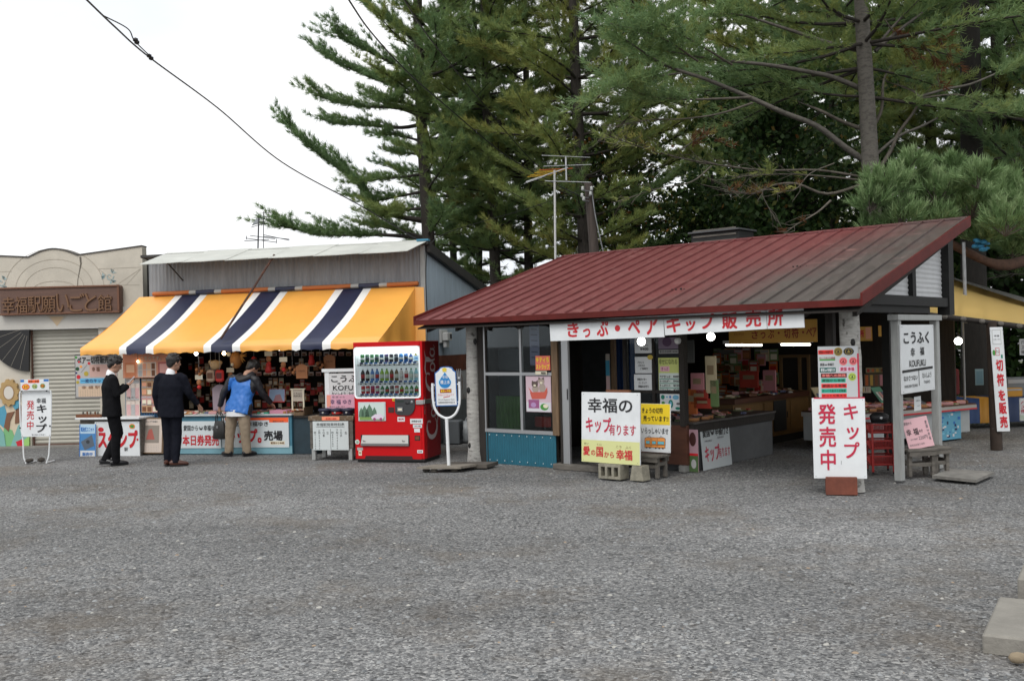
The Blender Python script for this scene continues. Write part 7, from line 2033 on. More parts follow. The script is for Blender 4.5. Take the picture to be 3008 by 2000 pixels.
b = Board(SK, C7, (120, 1122, 262, 1292), .12, .008, S("ticket_pink2", 214, 172, 178), lean=-.12)
def slant(v): return [(x - .20 * (z - (b.z0 + b.z1) / 2), y, z + .13 * (x - (b.x0 + b.x1) / 2)) for x, y, z in v]
b.T("愛国から", 126, 1138, 168, 1154, GREYINK, .01).T("幸", 128, 1178, 154, 1214, BLACK, .01).T("福", 166, 1178, 194, 1216, BLACK, .01).T("ゆき", 198, 1190, 218, 1206, BLACK, .01).T("220円", 186, 1224, 236, 1246, GREYINK, .0).T("発売当日限り有効", 128, 1262, 210, 1274, GREYINK, .0).T("愛国↔幸福", 240, 1146, 254, 1254, GREYINK, .01, True).T("途中下車無効", 140, 1232, 180, 1242, GREYINK, .0)
b.mb.v = slant(b.mb.v)
b.done("ticket_sign", "tilted pink ticket sign resting on a stool below the station name sign", "sign")
h2 = SK.hit(2710, 1318, .05)[1]
stool(SK, -.10, .27, .02, .30, h2, "weathered stool carrying the tilted pink ticket sign", "stools below the station sign")
stool(SK, .31, .52, .10, .42, h2, "weathered stool beyond the one carrying the pink ticket sign", "stools below the station sign")
m = MB(); pts = [G(2738, 1405), G(2868, 1418), G(2922, 1394), G(2792, 1385)]; m.slab([(p.x, p.y, .003) for p in pts], (0, 0, .035), mat("concrete_slab", (.24, .23, .21), .9, noise=.35, nscale=7, bump=.4)); m.build("paving_slab", None, None, "flat concrete slab on the gravel beside the two stools", "slab")
# goods stall beyond the posts
_q = G(2764, 1299); ST = Frame(_q.x, _q.y, -33)
hst = .58
t = thing("goods_stall", ST, (-.8, .5, 0), "long low goods table with a white front and blue posters, beyond the station sign", "stall")
SX = ST.hit(2515, 1250, 0)[0]
m = MB(); m.box(SX, .82, .02, 1.0, .12, hst - .09, S("stall_white", 172, 178, 180, noise=.12, nscale=3), .004)
for xx in (SX + .1, SX / 2, .6): m.box(xx, xx + .08, .1, .18, 0, .12, DARKWOOD)
m.build("body", parent=t)
m = MB(); m.box(SX - .02, .9, -.06, 1.02, hst - .089, hst - .02, S("stall_rim_white", 165, 165, 162), .003); m.box(SX - .02, .9, -.066, -.061, hst - .095, hst - .07, RED); m.box(SX - .02, .9, -.05, 1.0, hst - .019, hst, BROWNPLY); m.build("top", parent=t)
b = Board(ST, C8, (200, 1085, 410, 1372), .008, .008, S("poster_cyan", 95, 165, 195)); rn_ = random.Random(6)
for k in range(26): x = rn_.uniform(206, 380); y = rn_.uniform(1092, 1345); b.R(x, y, x + rn_.uniform(10, 26), y + rn_.uniform(12, 30), [SIGNW, NAVY, S("poster_sky", 120, 190, 215), BLUE][k % 4], 2 + k % 3 * .5)
b.done("blue_poster", "sheet of blue and white photographs on the white front of the goods table", "poster")
for k in range(96):
    put_trinket(ST, SX + .1 + (.65 - SX) * rn_.random(), .02 + .9 * rn_.random() ** 1.3, hst, rn_.randrange(16), rn_.uniform(-1, 1), "small souvenir heaped on the low goods table beyond the posts", "souvenirs on the low goods table", rn_.uniform(1.0, 1.7))
for k, (x, y, w_, h_, mt, l) in enumerate(((SX + .55, .55, .4, .34, S("tray_brown", 120, 75, 45), "brown display tray of cards on the low goods table"), (-1.1, .7, .3, .22, S("box_tan", 160, 130, 90), "tan card box on the low goods table"), (-.45, .75, .24, .3, S("rack_green", 95, 150, 130), "green-edged picture frame standing on the low goods table"), (.3, .6, .5, .1, S("case_clear", 140, 145, 140), "clear plastic case at the far end of the low goods table"), (SX + .2, .75, .3, .36, S("rack_cream", 190, 175, 140), "cream card rack at the near end of the low goods table"))):
    m = MB(); m.slab([(x - w_ / 2, y - .12, hst + .02), (x + w_ / 2, y - .12, hst + .02), (x + w_ / 2, y + .12, hst + h_), (x - w_ / 2, y + .12, hst + h_)], (0, .02, 0), mt)
    for j in range(3): m.slab([(x - w_ * .4 + w_ * .28 * j, y - .128 + .05, hst + .02 + h_ * .25), (x - w_ * .4 + w_ * .28 * j + w_ * .2, y - .128 + .05, hst + .02 + h_ * .25), (x - w_ * .4 + w_ * .28 * j + w_ * .2, y - .128 + .17, hst + h_ * .75), (x - w_ * .4 + w_ * .28 * j, y - .128 + .17, hst + h_ * .75)], (0, .006, 0), cols[(k + j) % 7])
    m.build("display_tray", ST, None, l, "display")
b = Board(PS, C6, (500, 215, 600, 328), 4.0, .012, S("amber_sign", 200, 150, 62)); b.T("所", 502, 240, 536, 300, RED, .04).R(548, 222, 590, 312, SALM).R(598, 215, 600, 328, ORANGE); b.done("hanging_sign", "short amber sign ending in a red character, behind the right birch post", "sign")
b = Board(PS, C6, (648, 205, 745, 292), 4.2, .012, S("amber_sign", 200, 150, 62)); b.R(652, 210, 742, 214, ORANGE); b.done("hanging_sign", "blank amber board left of the station sign post", "sign")
for k, (r, mt, l) in enumerate((((550, 540, 696, 582), S("dim_card", 150, 140, 100), "pair of dim yellow cards above the goods table"), ((538, 590, 690, 690), S("dim_photos", 110, 95, 75), "dim photo rack hanging above the goods table"), ((520, 690, 590, 740), CREAM, "cream card leaning on the goods heap"))):
    b = Board(PS, C6, r, 3.2 + .1 * k, .01, mt)
    for j in range(4): b.R(r[0] + 8 + (r[2] - r[0]) * j / 4, r[1] + 8, r[0] + (r[2] - r[0]) * (j + .8) / 4, r[3] - 8, dkg[(j + k) % 7], 2)
    b.done("card_rack", l, "display")
globe(2815, 1002, 0, .058, BULB, "lit globe lamp hanging under the yellow stall roof", 2.0, Frame(0, 15.6, 0))
globe(2612, 1000, 0, .045, BULB, "lit lamp peeping out beside the grey-white sign post", 2.0, Frame(0, 15.2, 0))
# yellow corrugated stall
t = thing("yellow_stall", ID, (7.9, 16.5, 0), "open stall with a yellow corrugated plastic roof at the right edge", "stall")
yf, yk2 = 14.9, 18.2
a_, b_, c_, d_ = D(2728, 915, yf), D(3150, 968, yf), D(3150, 920, yk2), D(2748, 806, yk2)
m = MB(); n = 15; vs = []
def trans_mat(name, col):
    mm, n_, l_, bb = node_mat(name); bb.inputs['Base Color'].default_value = (*col, 1); bb.inputs['Roughness'].default_value = .35
    tr = n_.new('ShaderNodeBsdfTranslucent'); tr.inputs[0].default_value = (*col, 1); ms = n_.new('ShaderNodeMixShader'); ms.inputs[0].default_value = .62
    out = [q for q in n_ if q.type == 'OUTPUT_MATERIAL'][0]; l_.new(bb.outputs[0], ms.inputs[1]); l_.new(tr.outputs[0], ms.inputs[2]); l_.new(ms.outputs[0], out.inputs[0]); return mm
YP = trans_mat("yellow_plastic_sheet", (.93, .66, .24))
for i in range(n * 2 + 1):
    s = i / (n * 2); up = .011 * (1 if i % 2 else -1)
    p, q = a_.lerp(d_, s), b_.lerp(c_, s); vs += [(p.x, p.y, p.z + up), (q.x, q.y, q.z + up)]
m.add(vs, [(2 * i, 2 * i + 2, 2 * i + 3, 2 * i + 1) for i in range(0, n * 2, 2)], YP, False); m.add(vs, [(2 * i, 2 * i + 2, 2 * i + 3, 2 * i + 1) for i in range(1, n * 2, 2)], trans_mat('amber_shaded_plastic', (.62, .34, .085)), False); m.build("roof", parent=t)  # alternate faces coloured darker amber: corrugation shading painted in as stripes
m = MB(); e0, e1 = a_ - Vector((0, 0, .05)), b_ - Vector((0, 0, .05)); m.tube([e0, e1], .04, DARKWOOD, 8); f0, f1 = d_ - Vector((0, 0, .06)), c_ - Vector((0, 0, .06)); m.tube([f0, f1], .05, DARKWOOD, 8)
for k in range(6): s = .05 + .16 * k; m.tube([e0.lerp(e1, s), f0.lerp(f1, s)], .03, DARKWOOD, 6)
m.build("beam", parent=t)
for k in range(7): s = .1 + .13 * k; p = e0.lerp(e1, s); m = MB(); m.ball((p.x, p.y - .05, p.z), .05, GREYWOOD, 8, 1, .6, .8); m.build("rafter_end", parent=t)
m = MB(); tp = mat("dark_tarp", (.09, .088, .08), .7, noise=.3); m.slab([d_.lerp(a_, .02) + Vector((0, 0, .03)), d_.lerp(a_, .24) + Vector((.35, 0, .035)), c_.lerp(b_, .45) + Vector((0, 0, .03)), c_ + Vector((0, 0, .03))], (0, 0, .012), tp); m.build("tarpaulin", parent=t)
q = G(2913, 1318); m = MB(); zt = D(2900, 945, 14.9).z; m.tube([(q.x, 14.9, 0), (q.x - .03, 14.9, zt)], [.085, .075], mat("dark_post_bark", (.045, .03, .022), .9, noise=.4, nscale=7), 10); m.build("post", parent=t)
m = MB(); q = D(2832, 1100, 17.6); m.tube([(q.x, 17.6, 0), (q.x, 17.6, 2.2)], .022, STEEL, 8); m.build("pipe_post", parent=t)
m = MB(); q = D(2833, 800, 16.9); m.tube([(q.x, 16.9, 1.9), (q.x, 16.9, D(2830, 712, 16.9).z)], .03, STEEL, 8); m.build("chimney_pipe", parent=t)
FP = Frame(D(2922, 1100, 14.78).x, 14.78, 3)
b = Board(FP, C8, (705, 270, 832, 1292), -.0, .012, SIGNW)
b.mb.v = [(x + (z - b.z1) * -.045, y, z) for x, y, z in b.mb.v]; n0 = len(b.mb.v)
b.R(722, 295, 808, 438, GREYC).R(726, 300, 804, 434, SIGNW, 2).T("幸福", 740, 345, 790, 365, GREYINK).T("お買い求め", 732, 385, 800, 395, GREYINK).T("切", 738, 588, 808, 700, RED, .045).T("符", 738, 725, 808, 848, RED, .045).T("を", 742, 885, 808, 990, RED, .045).T("販", 738, 1005, 812, 1122, RED, .045).T("売", 738, 1140, 812, 1256, RED, .045).R(742, 472, 784, 548, RED).R(746, 477, 780, 543, SIGNW, 2).T("きっぷ", 748, 490, 780, 525, BROWN, .02).O(728, 520, 14, GRN, 28).R(795, 540, 812, 575, TEAL)
b.mb.v[n0:] = [(x + (z - b.z1) * -.045, y, z) for x, y, z in b.mb.v[n0:]]
b.done("ticket_sign", "tall narrow white sign with red characters on the dark post of the yellow stall", "sign")
# second table behind with cloths
q = G(2900, 1262); TB = Frame(D(2900, 1262, 18.3).x, 18.3, -8)
t = thing("cloth_table", TB, (0, .4, 0), "table hung with blue, yellow and grey cloths behind the dark post", "table")
m = MB(); m.box(-1.15, 2.2, 0, .8, .50, .54, GREYWOOD); m.build("top", parent=t)
for k, xx in enumerate((-1.05, .9, 2.1)): m = MB(); m.box(xx, xx + .07, .08, .15, 0, .50, DARKWOOD); m.build("leg", parent=t)
for (x0, x1, mt, l) in ((-1.16, -.6, S("cloth_slate", 88, 82, 80), None), (-.595, -.15, S("cloth_blue", 30, 62, 112), None), (-.145, .2, S("cloth_amber", 178, 126, 30), None), (.21, .85, S("cloth_navy", 30, 52, 92), None), (.86, 1.2, S("cloth_silver", 130, 138, 146), None), (1.21, 2.2, S("cloth_grey", 96, 96, 96), None)):
    m = MB(); vs = []
    for i in range(13): xx = x0 + (x1 - x0) * i / 12; vs += [(xx, -.02 + .012 * math.sin(i * 1.6), .1), (xx, -.012, .545), (xx, .7, .547)]
    m.add(vs, [(3 * i + j, 3 * i + 3 + j, 3 * i + 4 + j, 3 * i + 1 + j) for i in range(12) for j in range(2)], mt, True); m.build("cloth", parent=t)
for (x, w_, h_, mt, l) in ((.55, .7, .34, S("grey_box", 112, 116, 118), "grey box on the cloth-hung table"), (.25, .5, .16, S("yellow_box", 196, 140, 40), "low yellow box in front of the grey one on the cloth-hung table"), (1.1, .16, .42, S("orange_board", 176, 116, 60), "orange-brown board standing on the cloth-hung table")):
    m = MB(); m.box(x, x + w_, .2 if h_ > .2 else .05, .5 if h_ > .2 else .19, .549, .549 + h_, mt, .01); m.box(x + .02, x + w_ - .02, (.2 if h_ > .2 else .05) - .004, (.2 if h_ > .2 else .05) - .0005, .549 + h_ * .7, .549 + h_ * .9, GREYC); m.build("goods_box", TB, None, l, "box")
b = Board(Frame(0, 18.0, 0), C8, (985, 965, 1060, 1188), 0, .012, SIGNW); b.T("バス停", 995, 990, 1050, 1110, CRIM, .02, True).R(990, 1130, 1055, 1180, S("notice_pale_green", 190, 205, 190)); b.done("notice", "white notice hung on the table at the right edge", "notice")
b = Board(Frame(0, 18.6, 0), C8, (985, 385, 1060, 545), 0, .012, SIGNW); b.T("バス待", 1000, 395, 1030, 535, BLACK, .01, True); b.done("hanging_sign", "white sign with black characters hung among the leaves at the right edge", "sign")
b = Board(Frame(0, 19.5, 0), C8, (552, 680, 632, 838), 0, .02, S("panel_pale_blue", 120, 145, 150)); b.R(560, 700, 624, 825, S("panel_blue_grey", 95, 125, 135)); b.done("electric_box", "pale blue-grey metal box on a post behind the goods table", "box")
m = MB(); q = D(*cv(C8, 290, 800), 18.4); m.box(q.x - .2, q.x + .2, 18.4, 18.7, q.z - .25, q.z + .22, S("crate_dark_red", 112, 24, 26), .02); m.box(q.x - .15, q.x + .15, 18.393, 18.399, q.z - .05, q.z + .1, S("crate_red2", 90, 16, 20)); m.tube([(q.x, 18.55, 0), (q.x, 18.55, q.z - .25)], .04, DARKWOOD, 6); m.build("post_box", ID, None, "dark red box on a post behind the goods table", "box")
m = MB(); q = D(2865, 1100, 20.5); m.tube([(q.x, 20.5, 0), (q.x, 20.5, 1.5), (q.x + .1, 20.5, 10)], [.30, .26, .16], mat("near_black_bark", (.018, .015, .012), .95, noise=.5, nscale=6, stretch=(5, 5, 1)), 12)
m.build("tree_stump", ID, None, "thick dark trunk under the yellow stall roof", "tree")
b = Board(Frame(0, 15.9, 0), C8, (0, 0, 10, 10), 0, .01) if False else None
# roof fittings
m = MB(); yy = 3.3; x0, z0, x1, z1 = SH.rect(2030, 682, 2170, 722, yy); t = thing("roof_ventilator", SH, ((x0 + x1) / 2, yy, z0), "black box ventilator on the ridge of the red roof", "ventilator")
m.box(x0, x1, yy, yy + .5, z0 - .4, z1 - .0, BLACKWOOD, .01); m.build("case", parent=t); m = MB(); m.box(x0 - .03, x1 + .03, yy - .05, yy + .55, z1 + .002, z1 + .03, S('vent_lid', 70, 72, 74, .5), .004); m.build("lid", parent=t); m = MB()
for k in range(3): m.box(x0 + .04, x1 - .04, yy - .012, yy - .001, z0 + .06 + .09 * k, z0 + .09 + .09 * k, GREYWOOD)
m.build("slat", parent=t)
# bottom right corner: concrete steps and a stone
cn = mat("old_concrete", (.27, .255, .225), .9, noise=.28, nscale=3.5, bump=.5, bscale=50)
p0 = G(2886, 1912); p1 = G(2892, 1912)
a0 = G(2885, 1913); a1 = G(2936, 1766, 0)
def conc(px0, py0, w_, d_, h_, rot, label):
    q = G(px0, py0); f = Frame(q.x, q.y, rot); m = MB(); m.box(0, w_, 0, d_, -.02, h_, cn, .012); m.build("concrete_block", f, None, label, "block")
zb_ = 1.73 - (1858 - 976) / FPX * G(2886, 1912).y
conc(2886, 1912, .9, .9, zb_, 31, "long low concrete block at the bottom right corner of the yard")
conc(2990, 1775, .9, .5, .17, 31, "concrete block just beyond the long one at the right edge")
m = MB(); q = G(2990, 1945); m.ball((q.x, q.y, .025), .045, S("tan_stone", 150, 135, 112, .85, noise=.3, nscale=20), 9, 1.1, .8, .7); m.build("stone", None, None, "tan stone lying against the concrete block at the bottom right", "stone")
# blue rag tied to the leaning trunk
m = MB(); q = D(2880, 720, 16.9); rr_ = random.Random(3)
for k in range(16): m.ball((q.x + rr_.uniform(-.15, .12), q.y + rr_.uniform(-.06, .06), q.z + rr_.uniform(-.08, .08)), rr_.uniform(.03, .07), mat("blue_rag", (.03, .19, .34), .7, bump=.8, bscale=30), 7, 1.3, .8, .7)
m.build("blue_rag", ID, None, "crumpled blue plastic sheet tied round the leaning pine branch", "cloth")

# ================================================================== aerials, pole, wires
t = thing("television_aerial", ID, tuple(D(1630, 770, 19.5)), "tall television aerial with yellow rods on a pale mast behind the red roof", "aerial")
Ya = 19.5; A_ = lambda x, y, d=0: D(x, y, Ya + d)
m = MB(); m.tube([A_(1632, 800), A_(1629, 500)], .022, S("mast_pale", 190, 190, 188, .4), 8); m.build("mast", parent=t)
m = MB(); wm = S("aerial_white", 185, 188, 190, .4); m.tube([A_(1662, 460), A_(1664, 530)], .016, wm, 6); m.tube([A_(1592, 457, -.3), A_(1733, 463, .3)], .008, wm, 5); m.tube([A_(1597, 489, -.3), A_(1737, 484, .3)], .008, wm, 5); m.tube([A_(1601, 532, -.2), A_(1735, 536, .2)], .010, wm, 5); m.build("vhf_rods", parent=t)
m = MB(); m.tube([A_(1545, 535), A_(1668, 493)], .012, wm, 6); ye = S("aerial_yellow", 205, 160, 40); orr = S("aerial_orange", 190, 85, 35)
for k, (x, y, w_) in enumerate(((1640, 497, 56), (1628, 502, 50), (1616, 506, 46), (1602, 512, 44), (1590, 517, 40))): m.tube([A_(x - w_, y + 3, -.25), A_(x + w_ * .75, y - 2, .25)], .008, orr if k == 0 else ye, 5)
for k in range(7): x = 1552 + 8 * k; m.tube([A_(x - 12, 536 - 2.8 * k + 4, -.2), A_(x + 14, 533 - 2.8 * k - 4, .2)], .006, wm, 5)
m.build("uhf_rods", parent=t)
t = thing("roof_aerial", ID, tuple(D(757, 735, 19.5)), "small dark television aerial above the grey corrugated shop", "aerial")
m = MB(); dm = S("aerial_dark", 70, 72, 74, .5); B_ = lambda x, y, d=0: D(x, y, 19.5 + d)
m.tube([B_(757, 760), B_(760, 640)], .014, dm, 6); m.tube([B_(774, 735), B_(774, 622)], .008, dm, 5); m.build("mast", parent=t)
m = MB()
for (x0, y0_, x1, y1_) in ((722, 700, 812, 712), (718, 708, 790, 704), (735, 692, 808, 702), (775, 695, 850, 703), (812, 703, 812, 714), (724, 694, 724, 703), (740, 662, 776, 650), (738, 668, 778, 655), (774, 625, 796, 627), (774, 636, 794, 638), (774, 644, 795, 646), (774, 690, 850, 706)): m.tube([B_(x0, y0_, -.15), B_(x1, y1_, .15)], .007, dm, 5)
m.quad(B_(740, 662), B_(752, 642), B_(768, 641), B_(758, 658), S("aerial_mesh", 150, 155, 158)); m.build("rods", parent=t)
t = thing("utility_pole", ID, (D(1758, 760, 20.5).x, 20.5, 0), "old leaning wooden utility pole behind the red roof", "pole")
m = MB(); q0, q1 = D(1770, 900, 20.5), D(1728, 537, 20.5); q0.z = 0; q0.x = D(1785, 1000, 20.5).x; m.tube([q0, q1], [.14, .085], mat("pole_wood", (.085, .065, .055), .85, noise=.5, nscale=5, stretch=(5, 5, .5), bump=.4), 12); m.build("pole", parent=t)
m = MB()
for (x, y) in ((1712, 560), (1710, 580), (1735, 575), (1715, 590), (1738, 560)): q = D(x, y, 20.3); m.lathe([(.02, 0), (.035, .02), (.025, .05), (.035, .07), (0, .09)], S("insulator_white", 190, 192, 190, .3), 8, tuple(q)); qa = D(1730, y + 2, 20.42); m.tube([q, qa], .012, STEEL, 5)
m.tube(smoothpath([D(1738, 560, 20.35), D(1750, 640, 20.35), D(1772, 740, 20.35)], 6), .012, STEEL, 5); m.build("insulator", parent=t)
def wire(pts, r, label, n=10):
    m = MB(); m.tube(smoothpath([tuple(D(*p)) for p in pts], n), r, BLACK, 5); return m
w = wire([(240, -14, 9), (340, 82, 10.5), (440, 170, 12), (640, 318, 14.2), (830, 478, 15.6), (1060, 605, 16.8), (1238, 712, 17.3)], .010, "")
w.tube(smoothpath([tuple(D(*p)) for p in [(300, 45, 9.9), (375, 85, 11), (395, 120, 11.3), (440, 165, 12)]], 8), .007, BLACK, 5)
for p in ((402, 125, 11.4), (438, 165, 12.0), (398, 118, 11.3), (444, 172, 12.05)): w.ball(tuple(D(*p)), .028, BLACK, 7, 1.2, 1, 1)
w.build("overhead_cable", ID, None, "black overhead cable with splices crossing the white sky to the grey shop", "cable")
wire([(1015, -14, 10), (1090, 95, 12), (1200, 215, 14), (1320, 320, 16.5), (1470, 445, 19), (1600, 525, 20.2), (1722, 585, 20.4)], .010, "").build("overhead_cable", ID, None, "left of two black cables slanting down in front of the pines", "cable")
wire([(1178, -14, 10), (1260, 110, 12.2), (1370, 245, 15), (1480, 380, 18), (1560, 470, 19), (1600, 502, 19.4)], .008, "").build("overhead_cable", ID, None, "right of two black cables slanting down in front of the pines to the aerial", "cable")
wire([(1245, 735, 17.4), (1300, 690, 18), (1420, 650, 19), (1560, 610, 19.8), (1722, 552, 20.4)], .006, "").build("overhead_cable", ID, None, "thin low cable from the grey shop roof corner to the utility pole", "cable")
# ================================================================== people
def remesh(mb, voxel, smooth=3, mats=None, pick=None, ripple=0.0, name="skin_surface"):
    """melt overlapping limbs into one continuous surface"""
    me = bpy.data.meshes.new("tmp"); me.from_pydata([tuple(v) for v in mb.v], [], mb.f); me.update()
    o = bpy.data.objects.new("tmp", me); COL.objects.link(o)
    r = o.modifiers.new("r", 'REMESH'); r.mode = 'VOXEL'; r.voxel_size = voxel
    if smooth:
        s = o.modifiers.new("s", 'SMOOTH'); s.iterations = smooth; s.factor = .5
    dg = bpy.context.evaluated_depsgraph_get()
    ev = bpy.data.meshes.new_from_object(o.evaluated_get(dg))
    out = MB()
    vs = [Vector(v.co) for v in ev.vertices]
    if ripple:
        ns_ = [Vector(v.normal) for v in ev.vertices]
        from mathutils import noise as mn
        vs = [v + n * ripple * (mn.noise(Vector((v.x * 9, v.y * 9, v.z * 5))) + .6 * mn.noise(Vector((v.x * 22, v.y * 22, v.z * 15)))) for v, n in zip(vs, ns_)]
    out.v = [tuple(v) for v in vs]
    for q in mats: out.mi(q)
    for p in ev.polygons:
        out.f.append(tuple(p.vertices)); out.s.append(True)
        out.m.append(pick(Vector(p.center)) if pick else 0)
    bpy.data.objects.remove(o); bpy.data.meshes.remove(me); bpy.data.meshes.remove(ev)
    return out
SKIN = mat("skin", (.42, .235, .16), .55, noise=.08, nscale=12)
HAIR = mat("black_hair", (.012, .010, .009), .45, bump=.7, bscale=120, stretch=(1, 1, .25))
SHIRT = S("white_shirt", 225, 226, 228)
SUIT = mat("black_suit", (.007, .007, .0085), .85, spec=.12, noise=.15, nscale=30)
SUITN = mat("navy_suit", (.008, .009, .015), .85, spec=.12, noise=.15, nscale=30)
SHOEB = mat("black_leather", (.018, .018, .02), .3); SHOEN = mat("brown_leather", (.075, .028, .018), .35)
KHAKI = mat("khaki_cloth", (.30, .235, .165), .8, noise=.12, nscale=14); JBLUE = mat("blue_nylon", (.022, .15, .50), .5, noise=.1, nscale=10); JBLACK = mat("black_nylon", (.014, .014, .018), .55)
def person(fr, P, label):
    """P: joints of the pose in the frame's coordinates (the figure looks along +y)"""
    t = thing("person", fr, (0, 0, 0), label, "person")
    V = Vector
    j = {k: V(v) for k, v in P['j'].items()}
    hd, nk = j['head'], j['neck']
    tilt = P.get('tilt', .2); turn = P.get('turn', 0)
    HM = Matrix.Translation(hd) @ Matrix.Rotation(-turn, 4, 'Z') @ Matrix.Rotation(-tilt, 4, 'X')
    # --- body: head with face, neck, trunk, arms with hands, legs: one surface
    b = MB()
    b.M = HM
    b.ball((0, .0, .015), .098, SKIN, 16, .80, .98, 1.12); b.ball((0, .032, -.055), .068, SKIN, 14, .86, .95, .98); b.ball((0, .062, -.088), .03, SKIN, 10, 1.1, .9, .8)
    b.tube([(0, .090, .012), (0, .108, -.022), (0, .102, -.034)], [.010, .015, .012], SKIN, 8)
    for s in (-1, 1): b.ball((.078 * s, .0, -.012), .024, SKIN, 8, .5, .8, 1.35); b.ball((.040 * s, .072, .022), .02, SKIN, 8, 1, .6, .5)
    b.ball((0, .088, -.062), .02, SKIN, 8, 1.3, .6, .42)
    b.M = None
    b.tube([nk - V((0, .01, .05)), nk, hd + V((0, -.01, -.04))], [.062, .054, .052], SKIN, 12)
    b.tube([j['hip'] - V((0, 0, .06)), j['hip'], (j['hip'] + j['chest']) / 2, j['chest'], nk - V((0, 0, .03))], [(.12, .09), (.14, .10), (.125, .09), (.155, .10), (.06, .05)], SKIN, 14)
    for s in 'LR':
        sh, el, wr = j['sh' + s], j['el' + s], j['wr' + s]
        b.tube([sh, el, wr], [.045, .036, .026], SKIN, 10)
        d = (j['ha' + s] - wr).normalized(); side = V(P['pn' + s]).normalized(); acr = d.cross(side).normalized()
        c = wr + d * .045
        b.tube([wr - d * .01, wr + d * .03, wr + d * .085], [(.022, .02), (.032, .018), (.034, .014)], SKIN, 10)
        for k, (o_, l_) in enumerate(((-.027, .062), (-.009, .074), (.009, .070), (.026, .054))):
            q = wr + d * .082 + acr * o_; cu = P.get('curl', .7)
            q1 = q + d * l_ * .45 + side * l_ * .15 * cu; q2 = q1 + d * l_ * .32 + side * l_ * .42 * cu; q3 = q2 + d * l_ * .10 + side * l_ * .3 * cu
            b.tube([q - d * .012, q, q1, q2, q3], [.0095, .0092, .0088, .0082, .006], SKIN, 7)
        tb = wr + d * .03 - acr * .028; b.tube([tb, tb + d * .03 - acr * .018 + side * .012, tb + d * .058 - acr * .014 + side * .026], [.012, .0105, .008], SKIN, 7)
        hp, kn, an = j['hp' + s], j['kn' + s], j['an' + s]
        b.tube([hp, kn, an], [.075, .05, .036], SKIN, 10)
        b.ball(tuple(an - V((0, 0, .03))), .036, SKIN, 8)
    remesh(b, .0075, 2, [SKIN]).build("body", parent=t)
    e = MB(); e.M = HM
    for s in (-1, 1): e.ball((.033 * s, .0865, .006), .0085, BLACK, 8, 1.3, .6, .7); e.tube([(.018 * s, .094, .026), (.034 * s, .092, .031), (.05 * s, .082, .027)], .0035, HAIR, 5)
    e.build("eyes_and_brows", parent=t)
    # --- hair
    h = MB(); rr = random.Random(P['seed'])
    h.M = HM
    h.ball((0, -.016, .04), .107, HAIR, 16, .86, 1.0, 1.02); h.ball((0, -.058, -.005), .082, HAIR, 12, .98, .62, 1.05)
    for s in (-1, 1): h.ball((.07 * s, -.018, .02), .04, HAIR, 8, .5, 1.2, 1.2)
    for k in range(46):
        a = rr.uniform(0, 6.28); u = rr.uniform(.12, 1.0); x, y, z = math.sin(u * 1.5) * math.cos(a) * .088, math.sin(u * 1.5) * math.sin(a) * .102 - .016, math.cos(u * 1.5) * .105 + .04
        if y > .06 and z < .06: continue
        d = V((x, y + .01, z - .03)).normalized()
        h.tube([(x, y, z), (x + d.x * .014 + .008, y + d.y * .014 + .004, z + d.z * .014 - .002), (x + d.x * .018 + .016, y + d.y * .018 + .01, z + d.z * .012 - .012)], [.016, .011, .003], HAIR, 5)
    h.M = None
    remesh(h, .008, 1, [HAIR], ripple=.004).build("hair", parent=t)
    # --- clothes
    jm, tm = P['jacket'], P['trousers']
    c = MB(); hem = j['hem']; w = P.get('w', 1.0)
    c.tube([hem, hem + (j['chest'] - hem) * .30, hem + (j['chest'] - hem) * .62, j['chest'], j['chest'] + (nk - j['chest']) * .55, nk - V((0, .01, .025))], [(.205 * w * P.get('hemw', 1), .145 * P.get('hemw', 1)), (.195 * w * P.get('hemw', 1), .14 * P.get('hemw', 1)), (.185 * w, .130), (.205 * w, .135), (.165 * w, .105), (.068, .062)], jm[0], 20)
    for s in 'LR':
        sh, el, wr = j['sh' + s], j['el' + s], j['wr' + s]
        q = (j['chest'] * .35 + nk * .65) + (sh - nk) * .35
        c.tube([q, sh + (q - sh) * .15 - V((0, 0, .008)), sh + (el - sh) * .12, sh + (el - sh) * .5, el, el + (wr - el) * .5, wr + (wr - el).normalized() * -.015], [.066, .066, .067, .063, .057, .053, .047], jm[0], 14)
    remesh(c, .012, 3, jm, P.get('pick'), ripple=P.get('rip', .006)).build("jacket", parent=t)
    q = MB()
    q.tube([j['hip'] + V((0, 0, .06)), j['hip'] + V((0, 0, .02)), j['hip'] - V((0, 0, .08))], [(.155, .115), (.172, .13), (.155, .12)], tm, 16)
    lw = P.get('legw', 1.0)
    for s in 'LR':
        hp, kn, an = j['hp' + s], j['kn' + s], j['an' + s]
        q.tube([hp + V((0, 0, .02)), hp + (kn - hp) * .3, kn, kn + (an - kn) * .5, an - V((0, 0, .035))], [.098 * lw, .092 * lw, .072 * lw, .066 * lw, .062 * lw], tm, 14)
    remesh(q, .012, 3, [tm], ripple=.008).build("trousers", parent=t)
    for s in 'LR':
        an = j['an' + s]; a = P['toe' + s]; d = V((math.sin(a), math.cos(a), 0)); m = MB()
        z0 = an.z - .075
        m.tube([V((an.x, an.y, z0 + .045)) - d * .085, V((an.x, an.y, z0 + .05)) - d * .05, V((an.x, an.y, z0 + .052)), V((an.x, an.y, z0 + .040)) + d * .09, V((an.x, an.y, z0 + .030)) + d * .165, V((an.x, an.y, z0 + .022)) + d * .195], [.022, (.038, .046), (.043, .05), (.046, .036), (.04, .026), .012], P['shoe'], 12)
        m.tube([V((an.x, an.y, z0 + .006)) - d * .08, V((an.x, an.y, z0 + .006)), V((an.x, an.y, z0 + .006)) + d * .12, V((an.x, an.y, z0 + .006)) + d * .19], [(.034, .010), (.040, .010), (.046, .010), (.02, .008)], BLACK, 10)
